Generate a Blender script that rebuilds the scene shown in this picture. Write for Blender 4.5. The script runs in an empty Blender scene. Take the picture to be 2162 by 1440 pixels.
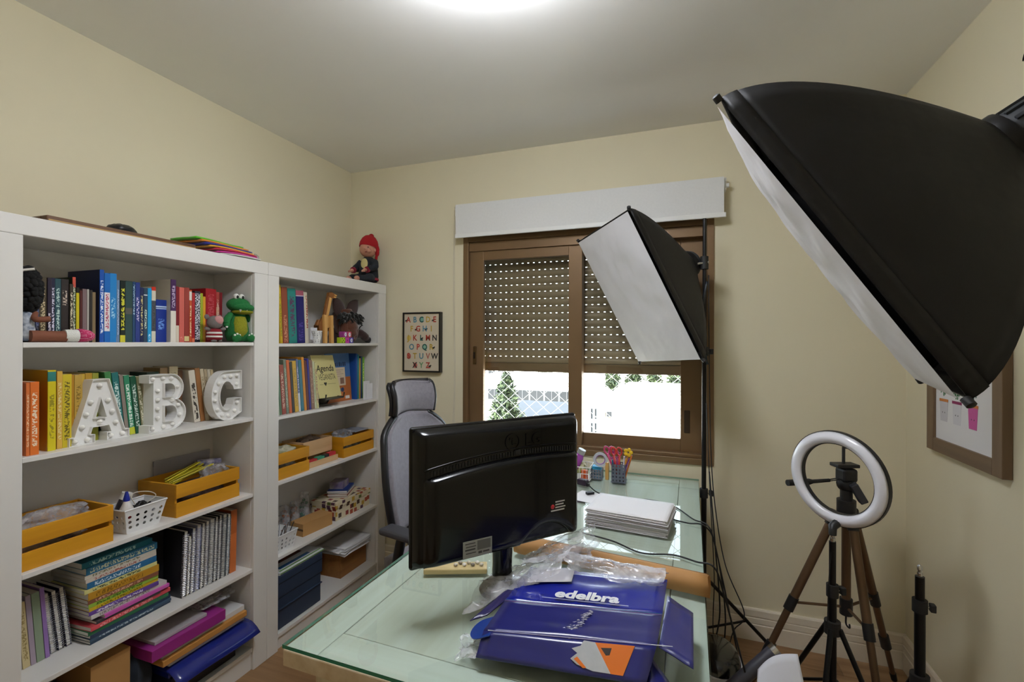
import bpy, bmesh, math, random
from mathutils import Vector, Matrix, Euler, noise
random.seed(7)
S = bpy.context.scene
C = S.collection
R = math.radians
PI = math.pi

# ---------------------------------------------------------------- camera
cam_d = bpy.data.cameras.new('camera')
cam = bpy.data.objects.new('camera', cam_d)
C.objects.link(cam)
cam_d.sensor_width = 36.0
cam_d.lens = 36.0 * 991.57 / 2162.0
cam_d.clip_start = 0.02
cam_d.clip_end = 600
cam.location = (0, 0, 1.485)
cam.rotation_euler = (Matrix.Rotation(0.3440, 3, 'Z') @ Matrix.Rotation(PI/2 + 0.0011, 3, 'X')
                      @ Matrix.Rotation(0.0031, 3, 'Z')).to_euler()
S.camera = cam

# ---------------------------------------------------------------- world, sun, exposure
wd = bpy.data.worlds.new('sky'); S.world = wd
wd.use_nodes = True
wn = wd.node_tree.nodes; wl = wd.node_tree.links
wn.clear()
wo = wn.new('ShaderNodeOutputWorld'); wb = wn.new('ShaderNodeBackground')
wb.inputs[0].default_value = (0.78, 0.88, 1.0, 1); wb.inputs[1].default_value = 8.0
wl.new(wb.outputs[0], wo.inputs[0])
sun_d = bpy.data.lights.new('sun', 'SUN'); sun_d.energy = 48.0; sun_d.angle = R(1.0)
sun_d.color = (1.0, 0.96, 0.90)
sun = bpy.data.objects.new('sun', sun_d); C.objects.link(sun)
sun.rotation_euler = Vector((0.35, 0.75, -0.75)).to_track_quat('-Z', 'Y').to_euler()
LAMP = 37.0
S.view_settings.view_transform = 'Standard'
S.view_settings.look = 'None'
S.view_settings.exposure = 0.0
S.view_settings.gamma = 1.0
S.view_settings.use_curve_mapping = False

# ---------------------------------------------------------------- helpers
def lin(h):
    if not isinstance(h, str): return tuple(h)
    h = h.lstrip('#'); o = []
    for i in (0, 2, 4):
        c = int(h[i:i+2], 16) / 255.0
        o.append(c/12.92 if c <= 0.04045 else ((c+0.055)/1.055)**2.4)
    return tuple(o)

_M = {}
def M(name, col='808080', rough=0.5, metal=0.0, spec=0.5, var=0.0, vscale=8.0, bump=0.0, bscale=60.0,
      stretch=None, coat=0.0, alpha=1.0, trans=0.0, sheen=0.0, emit=0.0, col2=None, coord='Object'):
    if name in _M: return _M[name]
    m = bpy.data.materials.new(name); m.use_nodes = True
    nt = m.node_tree; n = nt.nodes; l = nt.links
    b = n['Principled BSDF']
    c = lin(col)
    b.inputs['Base Color'].default_value = (*c, 1)
    b.inputs['Roughness'].default_value = rough
    b.inputs['Metallic'].default_value = metal
    b.inputs['Specular IOR Level'].default_value = spec
    b.inputs['Coat Weight'].default_value = coat
    b.inputs['Alpha'].default_value = alpha
    b.inputs['Transmission Weight'].default_value = trans
    b.inputs['Sheen Weight'].default_value = sheen
    if emit:
        b.inputs['Emission Color'].default_value = (*c, 1); b.inputs['Emission Strength'].default_value = emit
    if var or bump:
        tc = n.new('ShaderNodeTexCoord'); mp = n.new('ShaderNodeMapping')
        l.new(tc.outputs[coord], mp.inputs[0])
        if stretch: mp.inputs['Scale'].default_value = stretch
    if var:
        t = n.new('ShaderNodeTexNoise'); t.inputs['Scale'].default_value = vscale; t.inputs['Detail'].default_value = 4
        l.new(mp.outputs[0], t.inputs[0])
        r = n.new('ShaderNodeValToRGB')
        c2 = lin(col2) if col2 else tuple(x*(1-var) for x in c)
        r.color_ramp.elements[0].position = 0.35; r.color_ramp.elements[1].position = 0.65
        r.color_ramp.elements[0].color = (*c2, 1); r.color_ramp.elements[1].color = (*c, 1)
        l.new(t.outputs['Fac'], r.inputs[0]); l.new(r.outputs[0], b.inputs['Base Color'])
    if bump:
        t2 = n.new('ShaderNodeTexNoise'); t2.inputs['Scale'].default_value = bscale; t2.inputs['Detail'].default_value = 3
        l.new(mp.outputs[0], t2.inputs[0])
        bp = n.new('ShaderNodeBump'); bp.inputs['Strength'].default_value = bump; bp.inputs['Distance'].default_value = 0.01
        l.new(t2.outputs['Fac'], bp.inputs['Height']); l.new(bp.outputs[0], b.inputs['Normal'])
    _M[name] = m
    return m

def glassy(name, tint=(1, 1, 1), ior=1.5, rough=0.0, milk=0.0, milkcol=(0.8, 0.8, 0.8), film=0.0):
    """thin clear sheet: see-through plus fresnel reflection, plus a share of milky diffuse"""
    if name in _M: return _M[name]
    m = bpy.data.materials.new(name); m.use_nodes = True
    nt = m.node_tree; n = nt.nodes; l = nt.links; n.clear()
    out = n.new('ShaderNodeOutputMaterial'); tr = n.new('ShaderNodeBsdfTransparent'); gl = n.new('ShaderNodeBsdfGlossy')
    fr = n.new('ShaderNodeFresnel'); mx = n.new('ShaderNodeMixShader')
    tr.inputs[0].default_value = (*tint, 1); gl.inputs['Roughness'].default_value = rough
    ge = n.new('ShaderNodeNewGeometry'); mi_ = n.new('ShaderNodeMix')
    mi_.inputs[2].default_value = ior; mi_.inputs[3].default_value = 1.0/ior
    l.new(ge.outputs['Backfacing'], mi_.inputs[0]); l.new(mi_.outputs[0], fr.inputs[0])
    base = tr
    if milk:
        df = n.new('ShaderNodeBsdfDiffuse'); df.inputs[0].default_value = (*milkcol, 1)
        m2 = n.new('ShaderNodeMixShader'); l.new(tr.outputs[0], m2.inputs[1]); l.new(df.outputs[0], m2.inputs[2])
        m2.inputs[0].default_value = milk
        if film:
            tc = n.new('ShaderNodeTexCoord'); t = n.new('ShaderNodeTexNoise'); t.inputs['Scale'].default_value = film
            t.inputs['Detail'].default_value = 5
            l.new(tc.outputs['Object'], t.inputs[0])
            mr = n.new('ShaderNodeMapRange'); mr.inputs['From Min'].default_value = .35; mr.inputs['From Max'].default_value = .65
            mr.inputs['To Min'].default_value = milk*.35; mr.inputs['To Max'].default_value = min(1, milk*1.6)
            l.new(t.outputs['Fac'], mr.inputs[0]); l.new(mr.outputs[0], m2.inputs[0])
        base = m2
    l.new(fr.outputs[0], mx.inputs[0]); l.new(base.outputs[0], mx.inputs[1]); l.new(gl.outputs[0], mx.inputs[2])
    l.new(mx.outputs[0], out.inputs[0])
    _M[name] = m
    return m

def wood(name, c1, c2, axis='y', rough=0.5, scale=6.0, coat=0.0):
    st = {'x': (0.06, 1, 1), 'y': (1, 0.06, 1), 'z': (1, 1, 0.06)}[axis]
    return M(name, c1, rough=rough, var=1, col2=c2, vscale=scale*6, stretch=st, bump=0.08, bscale=scale*14, coat=coat)

class MB:
    def __init__(s): s.v = []; s.f = []; s.m = []
    def add(s, vs, fs, mi=0, T=None):
        o = len(s.v)
        s.v += [(T @ Vector(p)) if T is not None else Vector(p) for p in vs]
        s.f += [tuple(i+o for i in f) for f in fs]; s.m += [mi]*len(fs)
        return s
    def box(s, x0, x1, y0, y1, z0, z1, mi=0, T=None):
        vs = [(x, y, z) for z in (z0, z1) for y in (y0, y1) for x in (x0, x1)]
        return s.add(vs, [(0,2,3,1),(4,5,7,6),(0,1,5,4),(2,6,7,3),(0,4,6,2),(1,3,7,5)], mi, T)
    def ring(s, rings, mi=0, T=None, closed=True, caps=True, loop=False):
        n = len(rings[0]); vs = [p for r in rings for p in r]; fs = []
        k = len(rings)
        for i in range(k if loop else k-1):
            a, b = i*n, ((i+1) % k)*n
            for j in range(n if closed else n-1):
                j2 = (j+1) % n
                fs.append((a+j, a+j2, b+j2, b+j))
        if caps and not loop and closed:
            fs.append(tuple(range(n))[::-1]); fs.append(tuple((k-1)*n+j for j in range(n)))
        return s.add(vs, fs, mi, T)
    def tube(s, pts, r, n=8, mi=0, T=None, caps=True, loop=False):
        pts = [Vector(p) for p in pts]; k = len(pts)
        rs = r if isinstance(r, (list, tuple)) else [r]*k
        rings = []; up = None
        for i in range(k):
            if loop: d = pts[(i+1) % k]-pts[i-1]
            else: d = pts[min(i+1, k-1)]-pts[max(i-1, 0)]
            if d.length < 1e-9: d = Vector((0, 0, 1))
            d.normalize()
            if up is None:
                up = Vector((0, 0, 1)) if abs(d.z) < 0.9 else Vector((1, 0, 0))
            a = d.cross(up)
            if a.length < 1e-6: a = d.orthogonal()
            a.normalize(); b = a.cross(d).normalized(); up = b
            rings.append([pts[i]+rs[i]*(math.cos(2*PI*j/n)*a+math.sin(2*PI*j/n)*b) for j in range(n)])
        return s.ring(rings, mi, T, True, caps, loop)
    def lathe(s, prof, n=24, mi=0, T=None, caps=True):
        rings = [[(r*math.cos(2*PI*j/n), r*math.sin(2*PI*j/n), z) for j in range(n)] for r, z in prof]
        return s.ring(rings, mi, T, True, caps)
    def ell(s, c, r, n=16, k=10, mi=0, T=None, rot=None):
        r = (r, r, r) if not isinstance(r, (tuple, list)) else r
        A = Matrix.Translation(Vector(c)) @ ((rot.to_4x4()) if rot is not None else Matrix.Identity(4)) @ Matrix.Diagonal((*r, 1))
        if T is not None: A = T @ A
        rings = [[(math.sin(PI*i/k)*math.cos(2*PI*j/n), math.sin(PI*i/k)*math.sin(2*PI*j/n), -math.cos(PI*i/k)) for j in range(n)]
                 for i in range(1, k)]
        o = len(s.v); s.ring(rings, mi, A, True, False)
        nb = len(s.v); s.v += [A @ Vector((0, 0, -1)), A @ Vector((0, 0, 1))]
        for j in range(n):
            s.f.append((nb, o+(j+1) % n, o+j)); s.m.append(mi)
            e = o+(k-2)*n; s.f.append((nb+1, e+j, e+(j+1) % n)); s.m.append(mi)
        return s
    def prism(s, poly, z0, z1, mi=0, T=None):
        n = len(poly)
        return s.add([(x, y, z0) for x, y in poly]+[(x, y, z1) for x, y in poly],
                     [tuple(range(n))[::-1], tuple(range(n, 2*n))]+[(i, (i+1) % n, n+(i+1) % n, n+i) for i in range(n)], mi, T)
    def grid(s, fn, nu, nv, mi=0, T=None):
        vs = [fn(i/nu, j/nv) for j in range(nv+1) for i in range(nu+1)]
        fs = [(j*(nu+1)+i, j*(nu+1)+i+1, (j+1)*(nu+1)+i+1, (j+1)*(nu+1)+i) for j in range(nv) for i in range(nu)]
        return s.add(vs, fs, mi, T)
    def build(s, name, mats, parent=None, smooth=None, bevel=0.0, seg=2, solid=0.0, sub=0):
        mats = mats if isinstance(mats, (list, tuple)) else [mats]
        vs = s.v; org = None
        if parent is not None:
            Wi = W[parent.name].inverted(); vs = [Wi @ v for v in vs]
            Wm = W[parent.name]
        else:
            lo = Vector([min(v[i] for v in vs) for i in range(3)]); hi = Vector([max(v[i] for v in vs) for i in range(3)])
            org = Vector(((lo.x+hi.x)/2, (lo.y+hi.y)/2, lo.z)); vs = [v-org for v in vs]; Wm = Matrix.Translation(org)
        me = bpy.data.meshes.new(name)
        me.from_pydata([tuple(v) for v in vs], [], s.f)
        for m in mats: me.materials.append(m)
        if len(mats) > 1: me.polygons.foreach_set('material_index', s.m)
        bm = bmesh.new(); bm.from_mesh(me); bmesh.ops.recalc_face_normals(bm, faces=bm.faces); bm.to_mesh(me); bm.free()
        if smooth is not None:
            me.polygons.foreach_set('use_smooth', [True]*len(me.polygons))
            if smooth < 180: me.set_sharp_from_angle(angle=R(smooth))
        o = bpy.data.objects.new(name, me); C.objects.link(o)
        if parent is not None: o.parent = parent
        else: o.location = org
        W[o.name] = Wm.copy()
        if solid:
            q = o.modifiers.new('s', 'SOLIDIFY'); q.thickness = solid; q.offset = 0
        if bevel:
            q = o.modifiers.new('b', 'BEVEL'); q.width = bevel; q.segments = seg; q.limit_method = 'ANGLE'; q.angle_limit = R(40)
        if sub:
            q = o.modifiers.new('u', 'SUBSURF'); q.levels = sub; q.render_levels = sub
        return o
W = {}

def tag(o, label=None, cat=None, group=None, kind=None):
    if label: o['label'] = label
    if cat: o['category'] = cat
    if group: o['group'] = group
    if kind: o['kind'] = kind
    return o
def thing(name, label, cat, loc=(0, 0, 0), rot=(0, 0, 0), group=None, kind=None):
    o = bpy.data.objects.new(name, None); C.objects.link(o)
    o.empty_display_size = 0.05
    o.location = loc; o.rotation_euler = rot
    W[o.name] = Matrix.Translation(Vector(loc)) @ Euler(rot).to_matrix().to_4x4()
    return tag(o, label, cat, group, kind)
def struct(o): o['kind'] = 'structure'; return o

def text_verts(txt, size, shear=0.0, offset=0.0, extrude=0.0, space=1.0, align='CENTER'):
    cu = bpy.data.curves.new('t', 'FONT'); cu.body = txt; cu.size = size; cu.shear = shear; cu.offset = offset
    cu.extrude = extrude; cu.align_x = align; cu.align_y = 'CENTER'; cu.space_character = space; cu.resolution_u = 3
    ob = bpy.data.objects.new('t', cu); C.objects.link(ob)
    me = bpy.data.meshes.new_from_object(ob.evaluated_get(bpy.context.evaluated_depsgraph_get()))
    vs = [v.co.copy() for v in me.vertices]; fs = [tuple(p.vertices) for p in me.polygons]
    bpy.data.objects.remove(ob); bpy.data.curves.remove(cu); bpy.data.meshes.remove(me)
    return vs, fs
def frame(o, ex, ey, ez=None):
    """matrix with origin o and axes ex, ey"""
    ex = Vector(ex).normalized(); ey = Vector(ey); ey = (ey-ex*ey.dot(ex)).normalized(); ez = ex.cross(ey)
    m = Matrix((ex, ey, ez)).transposed().to_4x4(); m.translation = Vector(o); return m
def bez(pts, n=10):
    """catmull-rom through points"""
    P = [Vector(p) for p in pts]; P = [2*P[0]-P[1]]+P+[2*P[-1]-P[-2]]; o = []
    for i in range(1, len(P)-2):
        a, b, c, d = P[i-1:i+3]
        for k in range(n):
            t = k/n
            o.append(0.5*((2*b)+(c-a)*t+(2*a-5*b+4*c-d)*t*t+(3*b-a-3*c+d)*t**3))
    o.append(P[-2]); return o
def spiral(p0, p1, n, r, w=0.0012):
    """ring binding beads along p0-p1"""
    return [(Vector(p0).lerp(Vector(p1), (i+.5)/n)) for i in range(n)]
# ---------------------------------------------------------------- room shell
XL, XR, YB, YF, H = -2.10, 0.971, 2.6246, -0.95, 2.622
m_wall = M('wall_paint', 'e5dcbf', rough=0.75, spec=0.25, var=0.03, vscale=2.0, bump=0.03, bscale=260)
m_ceil = M('ceiling_paint', 'f5f4f1', rough=0.85, spec=0.2, var=0.03, vscale=1.5, bump=0.02, bscale=260)
m_base = M('baseboard_paint', 'e6dcc8', rough=0.45, spec=0.4)
m_subf = M('floor_underlay', '5a4634', rough=0.9)
flo = struct(MB().box(XL-.1, XR+.1, YF-.1, YB+.1, -0.06, -0.009).build('floor', m_subf))
pl_m = [wood('floor_oak_%d' % i, c, d, 'x', rough=0.42, scale=5) for i, (c, d) in enumerate((('a5825d', '8a6744'), ('9c7853', '82603e'), ('ad8b66', '906d4a')))]
pw, plen = 0.19, 1.25
row = 0; y = YF
pmesh = {}
while y < YB-.001:
    x = XL - (row*0.47) % plen
    while x < XR:
        a, b = max(x, XL), min(x+plen, XR)
        if b-a > 0.02:
            MB().box(a+.0008, b-.0008, y+.0008, min(y+pw, YB)-.0008, -0.009, 0.0).build('plank', pl_m[random.randrange(3)], flo)
        x += plen
    y += pw; row += 1
struct(MB().box(XL-.1, XR+.1, YF-.1, YB+.1, H, H+.12).build('ceiling', m_ceil))
struct(MB().box(XL-.15, XL, YF-.1, YB+.2, 0, H).build('wall_left', m_wall))
struct(MB().box(XR, XR+.15, YF-.1, YB+.2, 0, H).build('wall_right', m_wall))
struct(MB().box(XL, XR, YF-.15, YF, 0, H).build('wall_front', m_wall))
WX0, WX1, WZ0, WZ1 = -1.256, 0.163, 0.848, 2.13
wb_ = MB()
wb_.box(XL, WX0, YB, YB+.2, 0, H); wb_.box(WX1, XR, YB, YB+.2, 0, H)
wb_.box(WX0, WX1, YB, YB+.2, 0, WZ0); wb_.box(WX0, WX1, YB, YB+.2, WZ1, H)
struct(wb_.build('wall_back', m_wall))
# soft plaster coving lines at ceiling, thin bead
def baseboard(name, p0, p1, nrm):
    prof = [(0, 0), (.016, 0), (.016, .078), (.0125, .081), (.0125, .084), (.016, .087), (.016, .111), (.0125, .114), (.0125, .117),
            (.016, .120), (.016, .150), (.012, .157), (0, .157)]
    n = Vector(nrm)
    rings = [[Vector(p)+n*a+Vector((0, 0, z)) for a, z in prof] for p in (p0, p1)]
    struct(MB().ring(rings).build(name, m_base))
baseboard('baseboard_back', (XL, YB, 0), (XR, YB, 0), (0, -1, 0))
baseboard('baseboard_right', (XR, YF, 0), (XR, YB-.016, 0), (-1, 0, 0))
baseboard('baseboard_left', (XL, YF, 0), (XL, .72, 0), (1, 0, 0))
baseboard('baseboard_front', (XL+.016, YF, 0), (XR-.016, YF, 0), (0, 1, 0))

# ---------------------------------------------------------------- window
m_alu = M('bronze_aluminium', '7d6243', rough=0.42, metal=0.35, spec=0.5, var=0.08, vscale=3)
m_alud = M('bronze_aluminium_dark', '3c2e20', rough=0.5, metal=0.3)
m_pane = glassy('window_glass', (0.96, 0.98, 0.97), 1.45)
wr = thing('window_1', None, None, (-0.55, YB, WZ0), kind='structure')
def fr(name, boxes, mat=m_alu, par=None, bev=.002):
    b = MB()
    for q in boxes: b.box(*q)
    return b.build(name, mat, par or wr, bevel=bev)
y0, y1 = YB-.012, YB+.10
fr('window_frame', [(WX0, WX0+.034, y0, y1, WZ0, WZ1), (WX1-.034, WX1, y0, y1, WZ0, WZ1),
                    (WX0+.034, WX1-.034, y0, y1, WZ1-.04, WZ1), (WX0+.034, WX1-.034, y0, y1, WZ0, WZ0+.032)])
fr('inner_track', [(WX0+.034, WX1-.034, YB+.002, y1, WZ0+.032, WZ0+.05), (WX0+.034, WX1-.034, YB+.0, y1, WZ1-.095, WZ1-.04),
                   (WX1-.048, WX1-.034, YB+.004, y1, WZ0+.05, WZ1-.095)])
# left sash, in the nearer track
def sash(x0, x1, ya, yb, z0, z1, st, sr, sb, stl):
    s_ = fr('sash_frame', [(x0, x0+stl, ya, yb, z0, z1), (x1-sr, x1, ya, yb, z0, z1), (x0+stl, x1-sr, ya, yb, z1-st, z1), (x0+stl, x1-sr, ya, yb, z0, z0+sb)])
    W[s_.name] = W[wr.name]
    g = MB().box(x0+stl-.004, x1-sr+.004, (ya+yb)/2-.002, (ya+yb)/2+.002, z0+sb-.004, z1-st+.004).build('pane', m_pane, s_)
    return s_
sash(-1.222, -0.524, YB+.012, YB+.042, .895, 2.035, .055, .078, .075, .092)
sash(-0.60, 0.115, YB+.052, YB+.082, .893, 2.04, .06, .113, .072, .075)
# lock on the near sash
lk = MB().box(-1.197, -1.175, YB+.004, YB+.012, 1.345, 1.455).build('sash_lock', M('lock_bronze', '5c4527', rough=.35, metal=.7), wr, bevel=.004)
MB().box(-1.191, -1.181, YB-.002, YB+.004, 1.38, 1.42).build('lock_lever', M('lever_dark', '2a2019', rough=.4, metal=.6), wr, bevel=.002)
fr('handle_recess', [(.02, .05, YB+.046, YB+.053, 1.0, 1.12)], m_alud, bev=.006)
# outer reveal cladding
fr('outer_reveal', [(WX0, WX0+.01, y1, YB+.2, WZ0, WZ1), (WX1-.01, WX1, y1, YB+.2, WZ0, WZ1), (WX0, WX1, y1, YB+.2, WZ0, WZ0+.01)], m_alud)

# roller shutter: every slat a part of its own
m_slat = M('shutter_slat_paint', '8d7a60', rough=0.45, metal=0.2, var=0.06, vscale=2, stretch=(.2, 1, 1))
rs = thing('roller_shutter', 'brown roller shutter half lowered outside the sliding window', 'shutter', (-0.55, YB+.14, 1.30))
sx0, sx1 = WX0+.012, WX1-.012
pitch = 0.0445
zt = 1.352
sl = MB()
prof = [(.0, .0), (.004, .006), (.006, .014), (.006, .022), (.004, .029), (0, .0345)]
yy = YB+.145
rings = [[(x, yy-a, z) for a, z in prof]+[(x, yy-a+.002, z) for a, z in prof[::-1]] for x in (sx0, sx1)]
sl.ring(rings)
# perforated neck above the slat
hp, hw = 0.0362, 0.0105
x = sx0
while x < sx1-.001:
    b_ = min(x+hp-hw, sx1); sl.box(x, b_, yy-.0005, yy+.0015, .0388, .0428); x += hp
sl.box(sx0, sx1, yy-.0005, yy+.0015, .0342, .0389); sl.box(sx0, sx1, yy-.0008, yy+.0015, .0427, .0448)
k = 0; first = None
z = zt
while z < 2.14:
    if first is None:
        o = MB(); o.v = [v+Vector((0, 0, z)) for v in sl.v]; o.f = sl.f; o.m = sl.m
        first = o.build('slat', m_slat, rs, smooth=40)
    else:
        c = first.copy(); C.objects.link(c); c.parent = rs; c.location = (0, 0, z-zt)
    z += pitch
MB().box(sx0, sx1, yy-.009, yy+.006, 1.306, zt).box(sx0, sx1, yy-.011, yy+.008, 1.300, 1.306).build('bottom_bar', M('shutter_bar', '6f583c', rough=.45, metal=.3), rs, bevel=.002)

# roller blind above the window
m_blind = M('blind_fabric', 'e2e2e0', rough=0.8, var=0.03, vscale=90, bump=0.05, bscale=500)
m_white = M('white_plastic', 'e9e9e6', rough=0.4)
rb = thing('roller_blind', 'white rolled up fabric blind mounted above the window', 'blind', (-0.54, 2.56, 2.11))
MB().box(-1.277, .203, 2.548, 2.5495, 2.128, 2.308).build('fabric', m_blind, rb)
MB().box(-1.279, .213, 2.543, 2.555, 2.106, 2.130).build('hem_bar', m_white, rb, bevel=.003)
MB().tube([(-1.279, 2.583, 2.272), (.205, 2.583, 2.272)], .033, 20).build('roll', m_blind, rb, smooth=40)
for x in (-1.287, .211):
    MB().box(x-.004, x+.004, 2.57, YB-.0005, 2.245, 2.31).build('bracket', m_white, rb, bevel=.002)
MB().tube([(.215, 2.583, 2.272), (.228, 2.583, 2.272)], .012, 12).build('end_cap', m_white, rb, smooth=40)
ch = MB()
for dx, yb_ in ((-1.297, 2.57), (-1.303, 2.596)):
    ch.tube(bez([(dx, yb_, 2.28), (dx-.004, yb_, 1.8), (dx+.004, yb_, 1.3), (dx-.004, yb_, .97)], 8), .0013, 5)
ch.tube(bez([(-1.293, 2.57, 2.28), (-1.299, 2.583, 2.307), (-1.299, 2.596, 2.28)], 4), .0013, 5)
ch.tube(bez([(-1.301, 2.57, .97), (-1.303, 2.583, .945), (-1.307, 2.596, .97)], 4), .0013, 5)
ch.build('bead_chain', M('chain_plastic', 'd8d0bd', rough=.4), rb)

# ---------------------------------------------------------------- ceiling lamp
lx, ly = -0.49, 1.09
lp = thing('ceiling_lamp', 'round white glass dome lamp lit on the ceiling', 'lamp', (lx, ly, H))
prof = [(.150, H-.010), (.185, H-.020), (.215, H-.040), (.228, H-.062), (.222, H-.085), (.195, H-.108), (.145, H-.126), (.08, H-.136), (.004, H-.139)]
m_em = M('lit_opal_glass', 'f2f6ff', rough=.3, emit=LAMP)
T0 = Matrix.Translation((lx, ly, 0))
MB().lathe(prof[::-1], 40, T=T0, caps=True).build('dome', m_em, lp, smooth=60)
MB().lathe([(.16, H-.014), (.16, H), (.12, H), (.12, H-.014)], 40, T=T0, caps=False).build('base_ring', m_white, lp, smooth=40)
for a in (70, 190, 310):
    px, py = lx+.205*math.cos(R(a)), ly+.205*math.sin(R(a))
    MB().box(-.008, .008, -.006, .006, H-.05, H-.02, T=Matrix.Translation((px, py, 0)) @ Matrix.Rotation(R(a+90), 4, 'Z')).build('clip', M('clip_metal', 'b9b2a5', rough=.3, metal=.8), lp, bevel=.002)

# ---------------------------------------------------------------- bookcases
m_case = M('white_melamine', 'e4e1dc', rough=0.38, spec=0.45, var=0.02, vscale=3)
m_casein = M('white_melamine_back', 'd9d5cf', rough=0.5, spec=0.35)
CF = -1.807
def bookcase(label, ya, yb, ia, ib, shelves, ztop, zh):
    t = thing('bookcase', label, 'bookcase', ((CF+XL)/2, (ya+yb)/2, 0), group='white bookcases')
    bk = -2.062
    for (a, b) in ((ya+.004, ia), (ib, yb-.004)):
        MB().box(XL+.004, CF-.02, a, b, 0, zh).build('side_panel', m_case, t)
    MB().box(CF-.02, CF, ya, ia-.001, 0, zh).build('stile', m_case, t, bevel=.0025)
    MB().box(CF-.02, CF, ib+.001, yb, 0, zh).build('stile', m_case, t, bevel=.0025)
    MB().box(XL+.003, CF-.02, ya, yb, zh+.014, ztop).build('top_board', m_case, t, bevel=.002)
    MB().box(CF-.02, CF+.001, ya, yb, zh, ztop).build('header', m_case, t, bevel=.0025)
    MB().box(XL+.003, CF-.02, ya+.004, yb-.004, zh, zh+.0138).build('top_lining', m_casein, t)
    MB().box(bk-.012, bk, ia, ib, shelves[-1]-.09, zh).build('back_panel', m_casein, t)
    for z in shelves[:-1]:
        MB().box(bk, CF-.004, ia, ib, z-.0155, z).build('shelf', m_case, t, bevel=.0015)
    z = shelves[-1]
    MB().box(bk, CF-.004, ia, ib, z-.018, z).build('bottom_shelf', m_case, t, bevel=.0015)
    MB().box(CF-.034, CF-.014, ia, ib, 0, z-.018).build('plinth', m_case, t)
    return t
SA = [1.478, 1.139, .796, .457, .102]
SB = [1.472, 1.121, .806, .446, .078]
bookcase('white bookcase holding the big A B C marquee letters', .735, 1.6755, .811, 1.601, SA, 1.8495, 1.792)
bookcase('white bookcase with the baby doll sitting on top', 1.6765, 2.606, 1.741, 2.526, SB, 1.8495, 1.792)

# ---------------------------------------------------------------- desk
DR = R(-1.1)
DZ = .785
dk = thing('desk', 'whitewashed pine desk with a green edged glass top', 'desk', (-.862, .846, 0), (0, 0, DR))
Td = W[dk.name]
DW, DL = .92, 1.75
m_dw = wood('whitewashed_pine', 'd4d4cd', 'c6c4b8', 'y', rough=.6, scale=3)
m_dwx = wood('whitewashed_pine_cross', 'd4d4cd', 'c3c1b4', 'x', rough=.6, scale=3)
m_pine = wood('pine_edge', 'd8c8b0', 'c4ad8e', 'y', rough=.6, scale=4)
m_pinez = wood('pine_leg', 'd8ccb4', 'c6b190', 'z', rough=.6, scale=4)
zt_ = DZ-.009
bt = .034
# tabletop boards: border boards and inner planks
bw = .092
def dbox(name, x0, x1, y0, y1, z0, z1, mat, bev=.0015):
    return MB().box(x0, x1, y0, y1, z0, z1, T=Td).build(name, mat, dk, bevel=bev)
dbox('border_board', 0.002, bw, 0.002, DL-.002, zt_-bt, zt_, m_dw)
dbox('border_board', DW-bw, DW-.002, 0.002, DL-.002, zt_-bt, zt_, m_dw)
dbox('border_board', bw+.0012, DW-bw-.0012, 0.002, bw, zt_-bt, zt_, m_dwx)
dbox('border_board', bw+.0012, DW-bw-.0012, DL-bw, DL-.002, zt_-bt, zt_, m_dwx)
dbox('centre_panel', bw+.0018, DW-bw-.0018, bw+.0022, DL-bw-.0022, zt_-bt+.006, zt_-.0006, m_dw)
dbox('edge_strip', .004, DW-.004, -.006, .002, zt_-bt-.004, zt_-.0005, m_pine, .002)
dbox('apron', .06, DW-.06, .07, .095, zt_-bt-.09, zt_-bt, m_pine)
dbox('apron', .06, DW-.06, DL-.095, DL-.07, zt_-bt-.09, zt_-bt, m_pine)
dbox('apron', .06, .085, .095, DL-.095, zt_-bt-.09, zt_-bt, m_pine)
dbox('apron', DW-.085, DW-.06, .095, DL-.095, zt_-bt-.09, zt_-bt, m_pine)
for x, y in ((.065, .03), (DW-.135, .03), (.065, DL-.2), (DW-.135, DL-.2)):
    dbox('leg', x, x+.07, y, y+.07, 0, zt_-bt, m_pinez, .004)
m_glass = glassy('desk_glass', (.86, .94, .90), 1.52, 0.004)
m_gedge = M('glass_edge_green', '1f7f68', rough=.15, coat=.5)
g = MB()
g.add([(x, y, z) for z in (zt_+.0005, DZ) for x, y in ((0, -.004), (DW, -.004), (DW, DL), (0, DL))],
      [(4, 5, 6, 7)], 0, Td)
g.add([(x, y, z) for z in (zt_+.0005, DZ) for x, y in ((0, -.004), (DW, -.004), (DW, DL), (0, DL))],
      [(0, 1, 5, 4), (1, 2, 6, 5)], 1, Td)
g.add([(x, y, z) for z in (zt_+.0005, DZ) for x, y in ((0, -.004), (DW, -.004), (DW, DL), (0, DL))], [(2, 3, 7, 6), (3, 0, 4, 7)], 2, Td)
g.build('glass_top', [m_glass, m_gedge, M('glass_edge_pale', '6f9a88', rough=.15)], dk)
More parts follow.
